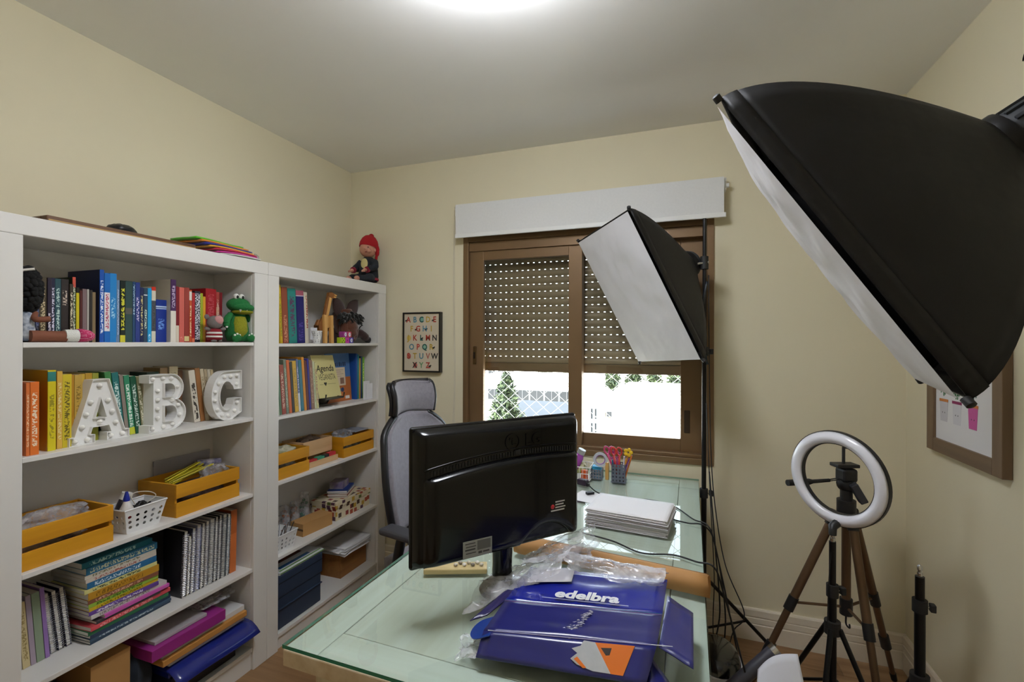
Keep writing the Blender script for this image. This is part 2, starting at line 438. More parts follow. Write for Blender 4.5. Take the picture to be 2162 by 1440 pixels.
# ---------------------------------------------------------------- outside the window
m_bw = M('ext_white_render', 'f2f0ec', rough=.8)
m_bg = M('ext_grey_render', '484b4e', rough=.8)
m_bd = M('ext_window_dark', '17191c', rough=.3)
m_bp = M('ext_window_pale', '9ea3a6', rough=.4)
m_br = M('ext_roof_slate', '1b222b', rough=.7, var=.3, vscale=1.2)
m_bt = M('ext_roof_tile', 'cfc8bf', rough=.8, var=.2, vscale=2)
m_leafs = [M('leaf_green_%d' % i, c, rough=.7) for i, c in enumerate(('1f2c14', '2b381a', '19271a', '334023'))]
m_trunk = M('bark', '5d4a3a', rough=.9)
struct(MB().box(-260, 260, 6, 420, -8.5, -8).build('ground', M('ext_ground', 'c9c5bb', rough=.9, var=.3, vscale=.05)))
def building(label, x0, x1, y0, y1, z0, z1, mat=m_bw, rows=(), roof=None, win=m_bd, wsize=(1.3, 1.2), eave=0.25):
    t = thing('building', label, 'building', ((x0+x1)/2, (y0+y1)/2, z0))
    MB().box(x0, x1, y0, y1, z0, z1).build('wall', mat, t)
    MB().box(x0-eave, x1+eave, y0-eave, y1+eave, z1, z1+.25).build('roof_slab', roof or mat, t)
    for (zz, n, a, b) in rows:
        for i in range(n):
            xc = a+(b-a)*(i+.5)/n
            f_ = MB().box(xc-wsize[0]/2, xc+wsize[0]/2, y0-.06, y0+.02, zz, zz+wsize[1])
            f_ = f_.build('window', win, t)
            q = MB()
            for (u0, u1, v0, v1) in ((-.5, .5, -.06, 0), (-.5, .5, 1, 1.06), (-.56, -.5, -.06, 1.06), (.5, .56, -.06, 1.06), (-.02, .02, 0, 1)):
                q.box(xc+u0*wsize[0], xc+u1*wsize[0], y0-.1, y0-.02, zz+v0*wsize[1], zz+v1*wsize[1])
            q.build('window_surround', m_bg, t)
    return t
GZ = -8.0
building('white rendered block with flat roof and two rows of pale windows', -2.7, 7, 20, 27, GZ, -1.42, rows=[(-2.3, 5, -1.6, 5.3), (-3.4, 5, -1.6, 5.3)], roof=m_bw, win=m_bp, wsize=(.7, .6), eave=.08)
building('narrow white tower with two columns of small dark windows', -3.6, -2.92, 18, 19.6, GZ, .3, rows=[(-1.45, 2, -3.25, -2.95), (-2.0, 2, -3.25, -2.95)], wsize=(.06, .38), eave=.0)
bl = building('white house with a sloping blue slate roof beside the conifer', -11.5, -6.3, 30, 35, GZ, -4.0, eave=.1)
MB().add([(-11.8, 29.6, -3.7), (-6.1, 29.6, -3.7), (-6.1, 35.4, -3.15), (-11.8, 35.4, -3.15), (-11.8, 29.6, -4.1), (-6.1, 29.6, -4.1), (-6.1, 35.4, -4.1), (-11.8, 35.4, -4.1)],
         [(0, 1, 2, 3), (0, 4, 5, 1), (1, 5, 6, 2), (2, 6, 7, 3), (3, 7, 4, 0)]).build('sloping_roof', m_br, bl)
building('long white terrace with a row of dark balcony openings', -19, -8.6, 42, 50, GZ, -2.2, rows=[(-4.05, 6, -17.5, -9)], wsize=(1.25, .95))
building('broad pale low warehouse behind the white block', -5.6, 10, 46, 58, GZ, -3.6, roof=m_bt)
building('small grey brown shed roof next to the narrow tower', -4.95, -4.0, 30.5, 33, GZ, -2.75, mat=M('ext_shed', '8f8375', rough=.8), roof=M('ext_shed_roof', '6f675c', rough=.8), rows=[(-3.3, 2, -4.9, -4.05)], wsize=(.3, .3), eave=.02)
building('distant white house with blue awnings below the trees', -6.2, -.6, 76, 84, GZ, -5.9, rows=[(-7.3, 4, -6, -.8)], win=M('ext_awning', '5f78ae', rough=.6), wsize=(1.2, .8))
building('far white block with small windows beyond the terrace', -40, -27, 80, 90, GZ, -2.6, rows=[(-4.4, 6, -39, -28)], wsize=(1.2, .9))
def tree(name, label, x, y, zb, zt, rad, n, conic, seed, leaf=.22, mats=m_leafs, group=None):
    rng = random.Random(seed)
    t = thing(name, label, 'tree', (x, y, zb), group=group)
    MB().tube([(x, y, zb), (x+.05, y, zb+(zt-zb)*.5), (x, y, zt-.3)], [rad*.12, rad*.08, rad*.02], 8).build('trunk', m_trunk, t, smooth=60)
    b = MB()
    for i in range(n):
        f = rng.random()**(.75 if conic else 1)
        zz = zt-(zt-zb)*.92*f
        rr = rad*((f*.95+.08) if conic else math.sqrt(max(.05, 1-(2*f-1)**2)))
        a = rng.random()*2*PI; q = rr*math.sqrt(rng.random())*(.75+.35*math.sin(a*5+zz*2))
        c = Vector((x+q*math.cos(a), y+q*math.sin(a), zz))
        d1 = Vector((rng.gauss(0, 1), rng.gauss(0, 1), rng.gauss(0, .8)-.4)).normalized()*leaf*(.6+.8*rng.random())
        d2 = d1.cross(Vector((rng.gauss(0, 1), rng.gauss(0, 1), rng.gauss(0, 1)))).normalized()*leaf*.35
        b.add([c-d1, c+d2, c+d1, c-d2], [(0, 1, 2, 3)], rng.randrange(4))
    b.build('foliage', list(mats), t)
    return t
tree('conifer_tree', 'tall loose conifer standing in front of the blue slate roof', -9.3, 25, GZ, -.25, 2.45, 6500, True, 3, .2)
far = [(-12.4, 92, -3.9, 1.7, 'broad bushy tree beside the narrow white tower top'), (-8.6, 95, -4.3, 1.8, 'dark bushy tree beyond the shed roof'),
       (-4.6, 93, -4.4, 1.6, 'small bushy tree right behind the house with blue awnings'), (-.6, 92, -3.9, 2.0, 'yellow green bushy tree above the warehouse roof'),
       (-27.2, 96, -4.2, 2.2, 'dark rounded tree above the long white terrace'), (-22.0, 97, -4.4, 2.2, 'pale rounded tree behind the middle of the terrace')]
for i, (x, y, zt, rd, lb) in enumerate(far):
    tree('bushy_tree', lb, x, y, GZ, zt, rd, 1100, False, 20+i, .45, group='trees far behind the rooftops')
# protective net fixed outside the window
nt = MB()
ny = YB+.215
sp = .075
x0, x1, z0, z1 = WX0-.02, WX1+.02, WZ0-.02, 2.15
k = -30
for k in range(-26, 60):
    for sgn in (1, -1):
        # line x = x0 + k*sp + sgn*(z-z0)
        pts = []
        for zz in (z0, z1):
            pts.append((x0+k*sp*1.25+sgn*(zz-z0)*1.15, zz))
        (xa, za), (xb, zb) = pts
        # clip
        def clip(xa, za, xb, zb):
            if xa > xb: xa, za, xb, zb = xb, zb, xa, za
            if xb < x0 or xa > x1: return None
            if xa < x0: za += (zb-za)*(x0-xa)/(xb-xa); xa = x0
            if xb > x1: zb = za+(zb-za)*(x1-xa)/(xb-xa); xb = x1
            return xa, za, xb, zb
        q = clip(xa, za, xb, zb)
        if q: nt.tube([(q[0], ny, q[1]), ((q[0]+q[2])/2, ny+.004, (q[1]+q[3])/2), (q[2], ny, q[3])], .0019, 3)
net = tag(nt.build('safety_net', M('net_cord', 'f3f1ea', rough=.6)), 'white diamond mesh safety net stretched across the outside of the window', 'net')
# ---------------------------------------------------------------- books
m_pages = M('paper_pages', 'ddd3bf', rough=.85, var=.12, vscale=40, stretch=(1, 30, 1))
m_pagesw = M('paper_pages_white', 'e8e5dd', rough=.85, var=.10, vscale=40, stretch=(1, 1, 30))
_bk = [0]
def spine_mat(col, text=None, bands=(), axis='z', tr=(.12, .85), ar=(.22, .78), rough=.4, gs=1.0, cover=None):
    """cover material with flat print on the spine (generated x > .985): letter-like strokes and colour bands"""
    _bk[0] += 1
    m = bpy.data.materials.new('book_cover_%03d' % _bk[0]); m.use_nodes = True
    nt = m.node_tree; n = nt.nodes; l = nt.links; b = n['Principled BSDF']
    b.inputs['Roughness'].default_value = rough; b.inputs['Specular IOR Level'].default_value = .4
    base = (*lin(col), 1)
    b.inputs['Base Color'].default_value = base
    if not text and not bands and not cover: return m
    tc = n.new('ShaderNodeTexCoord'); sp = n.new('ShaderNodeSeparateXYZ'); l.new(tc.outputs['Generated'], sp.inputs[0])
    along, across = (sp.outputs['Z'], sp.outputs['Y']) if axis == 'z' else (sp.outputs['Y'], sp.outputs['Z'])
    def rng(sock, a, c):
        x = n.new('ShaderNodeMath'); x.operation = 'GREATER_THAN'; l.new(sock, x.inputs[0]); x.inputs[1].default_value = a
        y = n.new('ShaderNodeMath'); y.operation = 'LESS_THAN'; l.new(sock, y.inputs[0]); y.inputs[1].default_value = c
        z = n.new('ShaderNodeMath'); z.operation = 'MULTIPLY'; l.new(x.outputs[0], z.inputs[0]); l.new(y.outputs[0], z.inputs[1])
        return z.outputs[0]
    def mul(a, c):
        z = n.new('ShaderNodeMath'); z.operation = 'MULTIPLY'; l.new(a, z.inputs[0]); l.new(c, z.inputs[1]); return z.outputs[0]
    front = rng(sp.outputs['X'], .985, 2)
    cur = None
    def mix(fac, c2):
        nonlocal cur
        mx = n.new('ShaderNodeMix'); mx.data_type = 'RGBA'
        l.new(fac, mx.inputs[0])
        if cur is None: mx.inputs[6].default_value = base
        else: l.new(cur, mx.inputs[6])
        mx.inputs[7].default_value = (*lin(c2), 1); cur = mx.outputs[2]
    if cover:
        inv = rng(sp.outputs['X'], -1, .985); mix(inv, cover)
    for (a, c, cc) in bands: mix(mul(front, rng(along, a, c)), cc)
    if text:
        mp = n.new('ShaderNodeMapping'); l.new(tc.outputs['Generated'], mp.inputs[0])
        mp.inputs['Scale'].default_value = (0, 3.2, 46*gs) if axis == 'z' else (0, 46*gs, 3.2)
        mp.inputs['Location'].default_value = (_bk[0]*3.7, _bk[0]*1.3, _bk[0]*.77)
        t = n.new('ShaderNodeTexNoise'); t.inputs['Scale'].default_value = 1.0; t.inputs['Detail'].default_value = 1.0
        l.new(mp.outputs[0], t.inputs[0])
        g = rng(t.outputs['Fac'], .5, 2)
        mix(mul(mul(front, g), mul(rng(along, *tr), rng(across, *ar))), text)
    l.new(cur, b.inputs['Base Color'])
    return m

def cover_mesh(t, h, d, th=.0016, inset=.003):
    """local: spine at x=0 (facing +x), y 0..t, z 0..h, depth to -d"""
    b = MB()
    b.box(-th, 0, 0, t, 0, h); b.box(-d, -th, 0, th, 0, h); b.box(-d, -th, t-th, t, 0, h)
    p = MB().box(-d+inset, -th, th, t-th, inset*.6, h-inset)
    return b, p
def raw(mb, name, mats, parent=None, bevel=0.0, smooth=None):
    me = bpy.data.meshes.new(name); me.from_pydata([tuple(v) for v in mb.v], [], mb.f)
    mats = mats if isinstance(mats, (list, tuple)) else [mats]
    for m in mats: me.materials.append(m)
    if len(mats) > 1: me.polygons.foreach_set('material_index', mb.m)
    if smooth is not None:
        me.polygons.foreach_set('use_smooth', [True]*len(me.polygons))
        if smooth < 180: me.set_sharp_from_angle(angle=R(smooth))
    o = bpy.data.objects.new(name, me); C.objects.link(o)
    if parent is not None: o.parent = parent
    if bevel:
        q = o.modifiers.new('b', 'BEVEL'); q.width = bevel; q.segments = 1; q.limit_method = 'ANGLE'; q.angle_limit = R(50)
    return o
def book(label, x, y, z, t, h, d, col, text=None, bands=(), lean=0.0, group=None, pages=None, name='book', hard=False, **kw):
    o = None
    cv, pg = cover_mesh(t, h, d, min(.0025 if hard else .0012, t*.2), .004 if hard else .0008)
    o = raw(cv, name, spine_mat(col, text, bands, **kw), bevel=.0006)
    raw(pg, 'pages', pages or m_pages, o)
    o.location = (x, y, z); o.rotation_euler = (-R(lean), 0, 0)
    return tag(o, label, 'book', group)
def flatbook(label, x, y, z, L, t, d, col, text=None, bands=(), yaw=0.0, group=None, cat='book', name='book', tr=(.1, .75), ar=(.2, .8), **kw):
    """lying book, spine faces the room along y"""
    b = MB(); th = min(.0012, t*.15)
    b.box(-th, 0, 0, L, 0, t); b.box(-d, -th, 0, L, 0, th); b.box(-d, -th, 0, L, t-th, t)
    o = raw(b, name, spine_mat(col, text, bands, axis='y', tr=tr, ar=ar, **kw), bevel=.0005)
    raw(MB().box(-d+.001, -th, .0015, L-.0015, th, t-th), 'pages', m_pagesw, o)
    o.location = (x, y, z); o.rotation_euler = (0, 0, R(yaw))
    return tag(o, label, cat, group)

# --- upper shelf with the crocodile (z = 1.478), spines flush near the front
Z1 = SA[0]
G = 'books on the crocodile shelf'
F1 = -1.868
sh = 'on the crocodile shelf'
yy0 = .852
A = [  # thickness, height, depth, colour, text, label, extras
    (.0125, .188, .15, '15151a', 'e8e8e8', 'black paperback with white lettering beside the cloth doll '+sh, {}),
    (.009, .207, .15, '3c4468', '7f88a8', 'slim slate blue paperback beside the cloth doll '+sh, {}),
    (.0185, .203, .15, '4a3f2c', 'cdbb92', 'brown olive paperback with pale gold lettering '+sh, {}),
    (.0105, .203, .15, '2c2334', 'cfc6cf', 'slim dark plum paperback '+sh, {'tr': (.1, .45)}),
    (.0095, .204, .15, '26263e', 'e4dff0', 'slim midnight paperback with lilac white lettering '+sh, {}),
    (.015, .203, .15, '2c4f57', 'b9d0c8', 'dark teal paperback with pale lettering '+sh, {}),
    (.020, .204, .15, '2d2523', 'c8b7a8', 'wide blackish brown paperback with short title '+sh, {'tr': (.58, .82)}),
    (.0095, .19, .14, '3a3329', 'd9cfae', 'slim dark khaki paperback beside the red topped booklet '+sh, {}),
    (.0085, .214, .15, '2c3a26', 'd6d9c0', 'slim booklet with red head and green spine '+sh, {'bands': [(.84, 1, 'c2503f'), (.0, .8, '4a5b34')]}),
    (.0085, .181, .14, '1d1c14', None, 'black booklet with a bright yellow spine panel '+sh, {'bands': [(.22, .9, 'c8b81f')]}),
    (.0075, .172, .14, '51211f', None, 'slim dark maroon booklet '+sh, {}),
    (.0115, .178, .14, '7c6768', None, 'mauve grey paperback '+sh, {}),
    (.0060, .178, .14, 'b0a9a0', None, 'very slim pale grey booklet '+sh, {}),
    (.0085, .176, .14, '2d2722', None, 'slim black brown booklet '+sh, {}),
    (.0105, .170, .14, '8f7a58', None, 'tan paperback leaning on the tallest blue atlas '+sh, {}),
]
y = yy0
for t, h, d, c, tx, lb, ex in A:
    kw = dict(ex); bd = kw.pop('bands', ())
    book(lb, F1+random.uniform(-.004, .003), y, Z1, t, h, d, c, tx, bd, group=G, **kw); y += t+.0006
# tall blues
y = max(y, 1.030)
Bl = [
    (.0130, .248, .175, '1450a8', 'e9eef6', 'tallest royal blue atlas with white title '+sh, -1.858, {'cover': '232a52', 'hard': True}),
    (.0170, .238, .17, '1766b5', 'b9506a', 'tall blue book with a white spine panel and red lettering '+sh, -1.858, {'bands': [(.16, .72, 'e9e4e6')], 'tr': (.2, .7)}),
    (.0205, .240, .17, '1f7fc2', '9fd0ea', 'thick sky blue book with an eye emblem at its foot '+sh, -1.860, {'tr': (.35, .65)}),
    (.0130, .222, .16, '5b7f95', 'dce3e6', 'grey blue paperback with mottled foot '+sh, -1.882, {'bands': [(0, .09, 'b39a90')]}),
    (.0090, .222, .16, '6c87a6', 'b7c4d6', 'slim steel blue booklet '+sh, -1.884, {}),
    (.0165, .221, .16, '15211b', 'd6d23c', 'black green book with large yellow lettering and yellow foot '+sh, -1.882, {'bands': [(0, .115, 'd8cf3d')], 'tr': (.2, .88), 'ar': (.18, .82), 'gs': .6}),
    (.0235, .222, .16, '2f4a48', None, 'wide bottle green hardback '+sh, -1.884, {'bands': [(.46, .56, '5c5a54')]}),
    (.0090, .222, .16, '24466a', 'a9c4d8', 'slim petrol blue booklet with pale strip '+sh, -1.884, {'tr': (.45, .95)}),
    (.0150, .221, .16, '283a80', 'd9cfe6', 'indigo paperback with pinkish title '+sh, -1.884, {'tr': (.35, .75)}),
    (.0120, .204, .155, '1c2650', 'cfc27f', 'navy paperback with fine gold lettering '+sh, -1.885, {}),
    (.0130, .203, .155, '33485c', 'cfe0cf', 'slate paperback with a white rule at its head '+sh, -1.885, {'bands': [(.86, .88, 'e6e6e6')], 'tr': (.25, .6)}),
    (.0135, .204, .155, '189ad2', 'bfe4f2', 'bright cyan paperback '+sh, -1.885, {'tr': (.02, .15)}),
    (.0145, .211, .155, 'd8d2be', '3b3a36', 'cream booklet with a red cap and black lettering '+sh, -1.885, {'bands': [(.93, 1, 'd0341f'), (.2, .75, '4a4f58')], 'tr': (.22, .73)}),
    (.0390, .164, .12, '17348c', '6f9be0', 'short thick royal blue dictionary '+sh, -1.885, {'bands': [(.82, .85, 'c9dcf4'), (.78, .80, 'c9dcf4')], 'tr': (.3, .55), 'hard': True}),
    (.0200, .245, .175, '4a2a58', 'c9b9d2', 'tall purple book with white lower spine and cream cover '+sh, -1.862, {'cover': 'cfc6b4', 'bands': [(0, .5, 'e2dccf')], 'tr': (.55, .9)}),
    (.0140, .203, .155, '4d4f8e', 'cfa48c', 'violet blue paperback '+sh, -1.885, {'tr': (.1, .4)}),
    (.0125, .222, .155, '7a1420', None, 'dark crimson book with a pale foot label '+sh, -1.885, {'bands': [(0, .3, 'd9cdb8')]}),
    (.0200, .220, .155, 'd3685c', 'e39a8a', 'coral pink book '+sh, -1.885, {'tr': (.05, .1)}),
    (.0195, .222, .155, '9c4038', None, 'brick red book with a cream foot label '+sh, -1.885, {'bands': [(.02, .11, 'dccb8e')]}),
    (.0100, .214, .15, 'c2552c', 'e8d9b0', 'slim orange booklet with white head '+sh, -1.885, {'bands': [(.8, .97, 'e2dcd2')], 'tr': (.1, .7)}),
    (.0120, .204, .15, 'b02c30', None, 'slim scarlet booklet '+sh, -1.885, {'bands': [(.0, .08, 'd8704e')]}),
    (.0220, .212, .15, '2a2a36', 'e4e4ea', 'black and white speckled notebook '+sh, -1.885, {'tr': (.05, .95), 'ar': (.02, .98), 'gs': 1.4}),
    (.0110, .205, .15, '9fae2c', None, 'slim lime green booklet '+sh, -1.885, {}),
    (.0110, .192, .15, 'd89c26', None, 'slim amber booklet '+sh, -1.885, {}),
    (.0470, .228, .155, 'a01622', 'b94a52', 'very thick deep red album '+sh, -1.885, {'tr': (.1, .9), 'hard': True}),
    (.0140, .217, .15, 'a8463e', 'd9b8a8', 'slim rust red booklet behind the crocodile '+sh, -1.885, {'bands': [(.3, .7, 'c9997a')]}),
    (.0130, .217, .15, '7d2026', None, 'slim wine red booklet behind the crocodile '+sh, -1.885, {}),
]
for t, h, d, c, tx, lb, fx, ex in Bl:
    kw = dict(ex); bd = kw.pop('bands', ())
    book(lb, fx, y, Z1, t, h, d, c, tx, bd, group=G, **kw); y += t+.0008

# --- shelf with the marquee letters (z = 1.139)
Z2 = SA[1]; G = 'books on the marquee letter shelf'; sh = 'behind the marquee letters'
Bk = [
    (.8275, .0085, .218, .14, 'd9743a', 'f0c9a0', -1.830, 'slim orange booklet at the stile end '+sh, {}),
    (.8370, .0210, .220, .14, 'e0732a', 'f5dcc0', -1.830, 'bright orange paperback at the stile end '+sh, {}),
    (.8870, .0205, .252, .17, 'd8c81e', '9a8d22', -1.848, 'big yellow book with a green tab and round emblem '+sh, {'cover': 'c89417', 'bands': [(.86, .98, '2f7d74')], 'tr': (.15, .7)}),
    (.9150, .0140, .247, .16, 'dcb04a', 'e8d89a', -1.858, 'honey yellow book '+sh, {}),
    (.9300, .0240, .236, .16, 'd2bd2c', '6d611e', -1.860, 'yellow book with dark lettering '+sh, {'tr': (.1, .9)}),
    (.9550, .0160, .232, .14, 'b98524', None, -1.880, 'amber brown book '+sh, {}),
    (.9720, .0220, .231, .14, 'c3a04a', '8f7430', -1.880, 'ochre book '+sh, {}),
    (.9950, .0160, .232, .14, 'c9a63a', None, -1.900, 'mustard book '+sh, {}),
    (1.012, .0200, .234, .14, 'b58e2c', None, -1.900, 'dark mustard book '+sh, {}),
    (1.033, .0180, .233, .14, '8d8f30', None, -1.900, 'olive yellow book '+sh, {}),
]
for y, t, h, d, c, tx, fx, lb, ex in Bk:
    kw = dict(ex); bd = kw.pop('bands', ())
    book(lb, fx, y, Z2, t, h, d, c, tx, bd, group=G, **kw)
y = 1.090
for t, h, d, c, tx, lb, ex in [
    (.019, .236, .15, '3f7f45', None, 'leaf green leaning book '+sh, {}),
    (.021, .232, .15, '1f6f6b', 'cfe3dc', 'teal leaning book with white lettering '+sh, {}),
    (.012, .222, .15, '8a7f74', None, 'slim grey brown leaning book '+sh, {}),
    (.018, .219, .15, '2f8a63', 'e2efe4', 'mid green leaning book '+sh, {'bands': [(0, .12, 'c7cf3a')]}),
    (.019, .215, .15, '1f5a40', 'd5e2d8', 'dark green leaning book '+sh, {}),
    (.015, .212, .15, '7c7a58', 'd8d4bc', 'olive grey leaning book '+sh, {}),
    (.015, .205, .15, 'b2a88e', 'e6e0ce', 'stone grey leaning book '+sh, {}),
]:
    kw = dict(ex); bd = kw.pop('bands', ())
    book(lb, -1.895, y, Z2, t, h, d, c, tx, bd, lean=-6.0, group=G, **kw); y += t+.002
for y, t, h, d, c, tx, fx, lb, ex in [
    (1.242, .045, .222, .10, '2e4a3c', None, -1.955, 'thick dark green box file '+sh, {}),
    (1.292, .030, .236, .10, 'a98a5c', None, -1.955, 'tan book '+sh, {}),
    (1.325, .034, .240, .10, 'd3c4a0', '8f8468', -1.950, 'cream book with brown lettering '+sh, {'tr': (.6, .9)}),
    (1.362, .016, .222, .10, '6d4a30', None, -1.950, 'slim chestnut book '+sh, {}),
]:
    kw = dict(ex); bd = kw.pop('bands', ())
    book(lb, fx, y, Z2, t, h, d, c, tx, bd, group=G, **kw)
y = 1.412
for t, h, d, c, tx, lb, ex in [
    (.026, .222, .12, 'dcd4c2', '4a443c', 'ivory leaning book with black specks '+sh, {'gs': .35, 'tr': (.05, .75)}),
    (.020, .230, .12, '9c6a3c', None, 'caramel brown leaning book '+sh, {}),
    (.015, .226, .12, 'cfc2a4', '9c8e70', 'cream leaning booklet between brown and striped books '+sh, {}),
    (.013, .224, .12, 'b9a888', '7d6f58', 'beige leaning booklet next to the letter C', {}),
    (.013, .222, .12, 'd8cfb8', '8d8270', 'pale cream leaning booklet next to the letter C', {}),
    (.012, .220, .12, 'c8b48c', None, 'sand coloured leaning booklet farthest along the marquee letter shelf', {}),
]:
    kw = dict(ex); bd = kw.pop('bands', ())
    book(lb, -1.925, y, Z2, t, h, d, c, tx, bd, lean=-7.0, group=G, **kw); y += t+.002

# --- lower shelf of the same case (z = .457)
Z4 = SA[3]; G = 'books on the shelf below the yellow crates'; sh = 'on the shelf below the yellow crates'
y = .8125
for t, h, d, c, tx, lb, ex in [
    (.014, .232, .135, 'cfc6b4', '6b665e', 'grey cream booklet with dark lettering against the stile '+sh, {}),
    (.019, .226, .13, 'd6bd92', '9c7c52', 'wheat coloured book '+sh, {'tr': (.35, .9)}),
    (.016, .214, .13, 'b9b2a8', '7f8aa0', 'pale mottled booklet '+sh, {}),
    (.018, .212, .13, 'd2c090', 'a08a58', 'straw yellow book '+sh, {}),
    (.013, .226, .13, 'a99aa8', None, 'slim lilac grey booklet '+sh, {}),
    (.020, .226, .13, '8fa086', None, 'sage green exercise book '+sh, {}),
    (.011, .234, .13, '9a78b8', None, 'slim lavender booklet '+sh, {}),
]:
    kw = dict(ex); bd = kw.pop('bands', ())
    book(lb, -1.925, y, Z4, t, h, d, c, tx, bd, lean=-4.0, group=G, **kw); y += t+.0015
def notebook(label, x, y, z, t, h, d, col, lean=0.0, group=None, coil='d9d9dc', n=26, text=None):
    b = MB().box(-d, -.004, 0, t*.08, 0, h).box(-d, -.004, t*.92, t, 0, h)
    o = raw(b, 'spiral_notebook', spine_mat(col), bevel=.0004)
    raw(MB().box(-d+.002, -.007, t*.08, t*.92, .002, h-.002), 'pages', m_pagesw, o)
    q = MB(); r = t*.5+.0022
    for i in range(n):
        zz = h*(.04+.92*(i+.5)/n)
        q.tube([(-.006+r*math.cos(a), t/2+r*math.sin(a), zz) for a in [k*2*PI/8 for k in range(8)]], .0011, 4, loop=True)
    raw(q, 'spiral_binding', M('coil_'+coil, coil, rough=.25, metal=.6), o)
    o.location = (x, y, z); o.rotation_euler = (-R(lean), 0, 0)
    return tag(o, label, 'notebook', group)
Gn = 'spiral notebooks below the yellow crates'
y += .006
for t, h, c, lb in [(.012, .205, 'b9bcc4', 'light grey spiral notebook beside the lavender booklet'), (.013, .205, '232244', 'navy spiral notebook next to the light grey one'), (.013, .207, '2a2650', 'indigo spiral notebook leaning at the stack of flat books')]:
    notebook(lb, -1.93, y, Z4, t, h, .13, c, lean=-6, group=Gn); y += t+.008

# flat stack, spines to the room
G = 'flat stack of books below the yellow crates'
zs = Z4
for (L, t, d, c, tx, y, x, yaw, lb, ex) in [
    (.275, .010, .20, '2e4458', None, 1.012, -1.868, 3, 'dark slate magazine at the bottom of the flat stack', {}),
    (.275, .009, .20, '3b5368', 'b9c4cc', 1.010, -1.866, 2, 'steel grey magazine second from the bottom of the flat stack', {}),
    (.275, .012, .20, '2f3f5a', None, 1.012, -1.868, 3, 'navy ring binder low in the flat stack', {}),
    (.270, .013, .20, '2c6b45', None, 1.006, -1.868, 2, 'green folder low in the flat stack', {}),
    (.275, .014, .20, 'd8545c', 'f0a8a4', 1.012, -1.864, 4, 'coral red folder in the flat stack', {}),
    (.215, .010, .18, '4a4448', None, 1.030, -1.868, 2, 'dark grey booklet in the flat stack', {}),
    (.225, .012, .19, 'cf62b4', None, 1.052, -1.862, 3, 'magenta pink folder in the flat stack', {}),
    (.255, .014, .20, 'cfcbc6', '8a8680', 1.015, -1.870, 2, 'white paper pad in the flat stack', {}),
    (.225, .013, .19, '6b4a9a', 'e6e0f0', 1.010, -1.872, 0, 'violet book in the flat stack', {}),
    (.225, .012, .19, 'd9b92e', '7d6a1c', 1.012, -1.874, 1, 'yellow book above the violet one in the flat stack', {}),
    (.225, .013, .19, '9cc04a', '4f6a24', 1.010, -1.874, 0, 'lime green book in the flat stack', {}),
    (.225, .014, .19, '8a5a44', 'd9a98c', 1.008, -1.874, -1, 'reddish brown book in the flat stack', {}),
    (.228, .024, .19, 'c2902e', '8a651c', 1.008, -1.872, 0, 'thick ochre book in the flat stack', {}),
    (.232, .014, .19, 'dcd890', '5a5a3a', .998, -1.874, 0, 'pale yellow book in the flat stack', {}),
    (.222, .021, .19, '2f6f9c', 'cfe0ea', 1.006, -1.874, 0, 'mid blue book in the flat stack', {}),
    (.228, .013, .19, 'ddd2c4', 'b0645a', 1.002, -1.874, 1, 'cream book with red lettering in the flat stack', {}),
    (.228, .012, .19, 'e0dacb', '8f8a6a', 1.000, -1.876, 0, 'ivory book under the blue ones in the flat stack', {}),
    (.228, .024, .19, '3a86b4', 'e2ecd0', 1.004, -1.876, 0, 'bright blue book with white title near the top of the flat stack', {'tr': (.05, .95)}),
    (.225, .020, .19, '2a7488', 'b8dcd8', .994, -1.880, 1, 'teal book crowning the flat stack', {}),
]:
    flatbook(lb, x, y, zs, L, t, d, c, tx, yaw=yaw, group=G, **ex); zs += t+.0003

# dark binder behind, then upright spiral notebooks
book('large black binder standing behind the spiral notebooks', -1.955, 1.262, Z4, .045, .285, .10, '17171a', None, (), group=None, name='binder', hard=True)
y = 1.318
for t, h, c, co, lb in [
    (.016, .262, '2a2a30', 'e6e6ee', 'black backed spiral notebook with wide white coil'), (.009, .235, '9a8f5c', 'd9d9dc', 'thin khaki spiral notebook'),
    (.014, .262, '5a5e7c', 'd0d0d8', 'dusty blue spiral notebook'), (.017, .268, 'b4b6d0', '8f93b4', 'pale lavender spiral notebook'),
    (.013, .268, '3c3c4a', 'd8d2c8', 'charcoal spiral notebook with cream coil'), (.013, .270, 'b4b0b8', 'a4a4ac', 'silver grey spiral notebook'),
    (.019, .272, 'c4c6c8', '9a9a9c', 'thick light grey spiral notebook'), (.013, .274, '1e1e22', 'c8c8ca', 'black spiral notebook'),
    (.013, .274, '26262a', 'b8b8bc', 'jet black spiral notebook with dull coil'), (.018, .272, '8c9094', '6f747a', 'steel grey spiral notebook'),
    (.013, .265, '5f7480', 'c9d2d6', 'blue grey spiral notebook beside the orange folder')]:
    notebook(lb+' below the yellow crate', -1.862, y, Z4, t, h, .17, c, lean=2.5, group='upright spiral notebooks', coil=co, n=34); y += t+.0048
book('orange brown folder against the stile below the yellow crates', -1.868, y+.004, Z4, .030, .275, .17, 'b9622c', None, [(.0, .62, 'd2743a')], name='folder', lean=1.2)

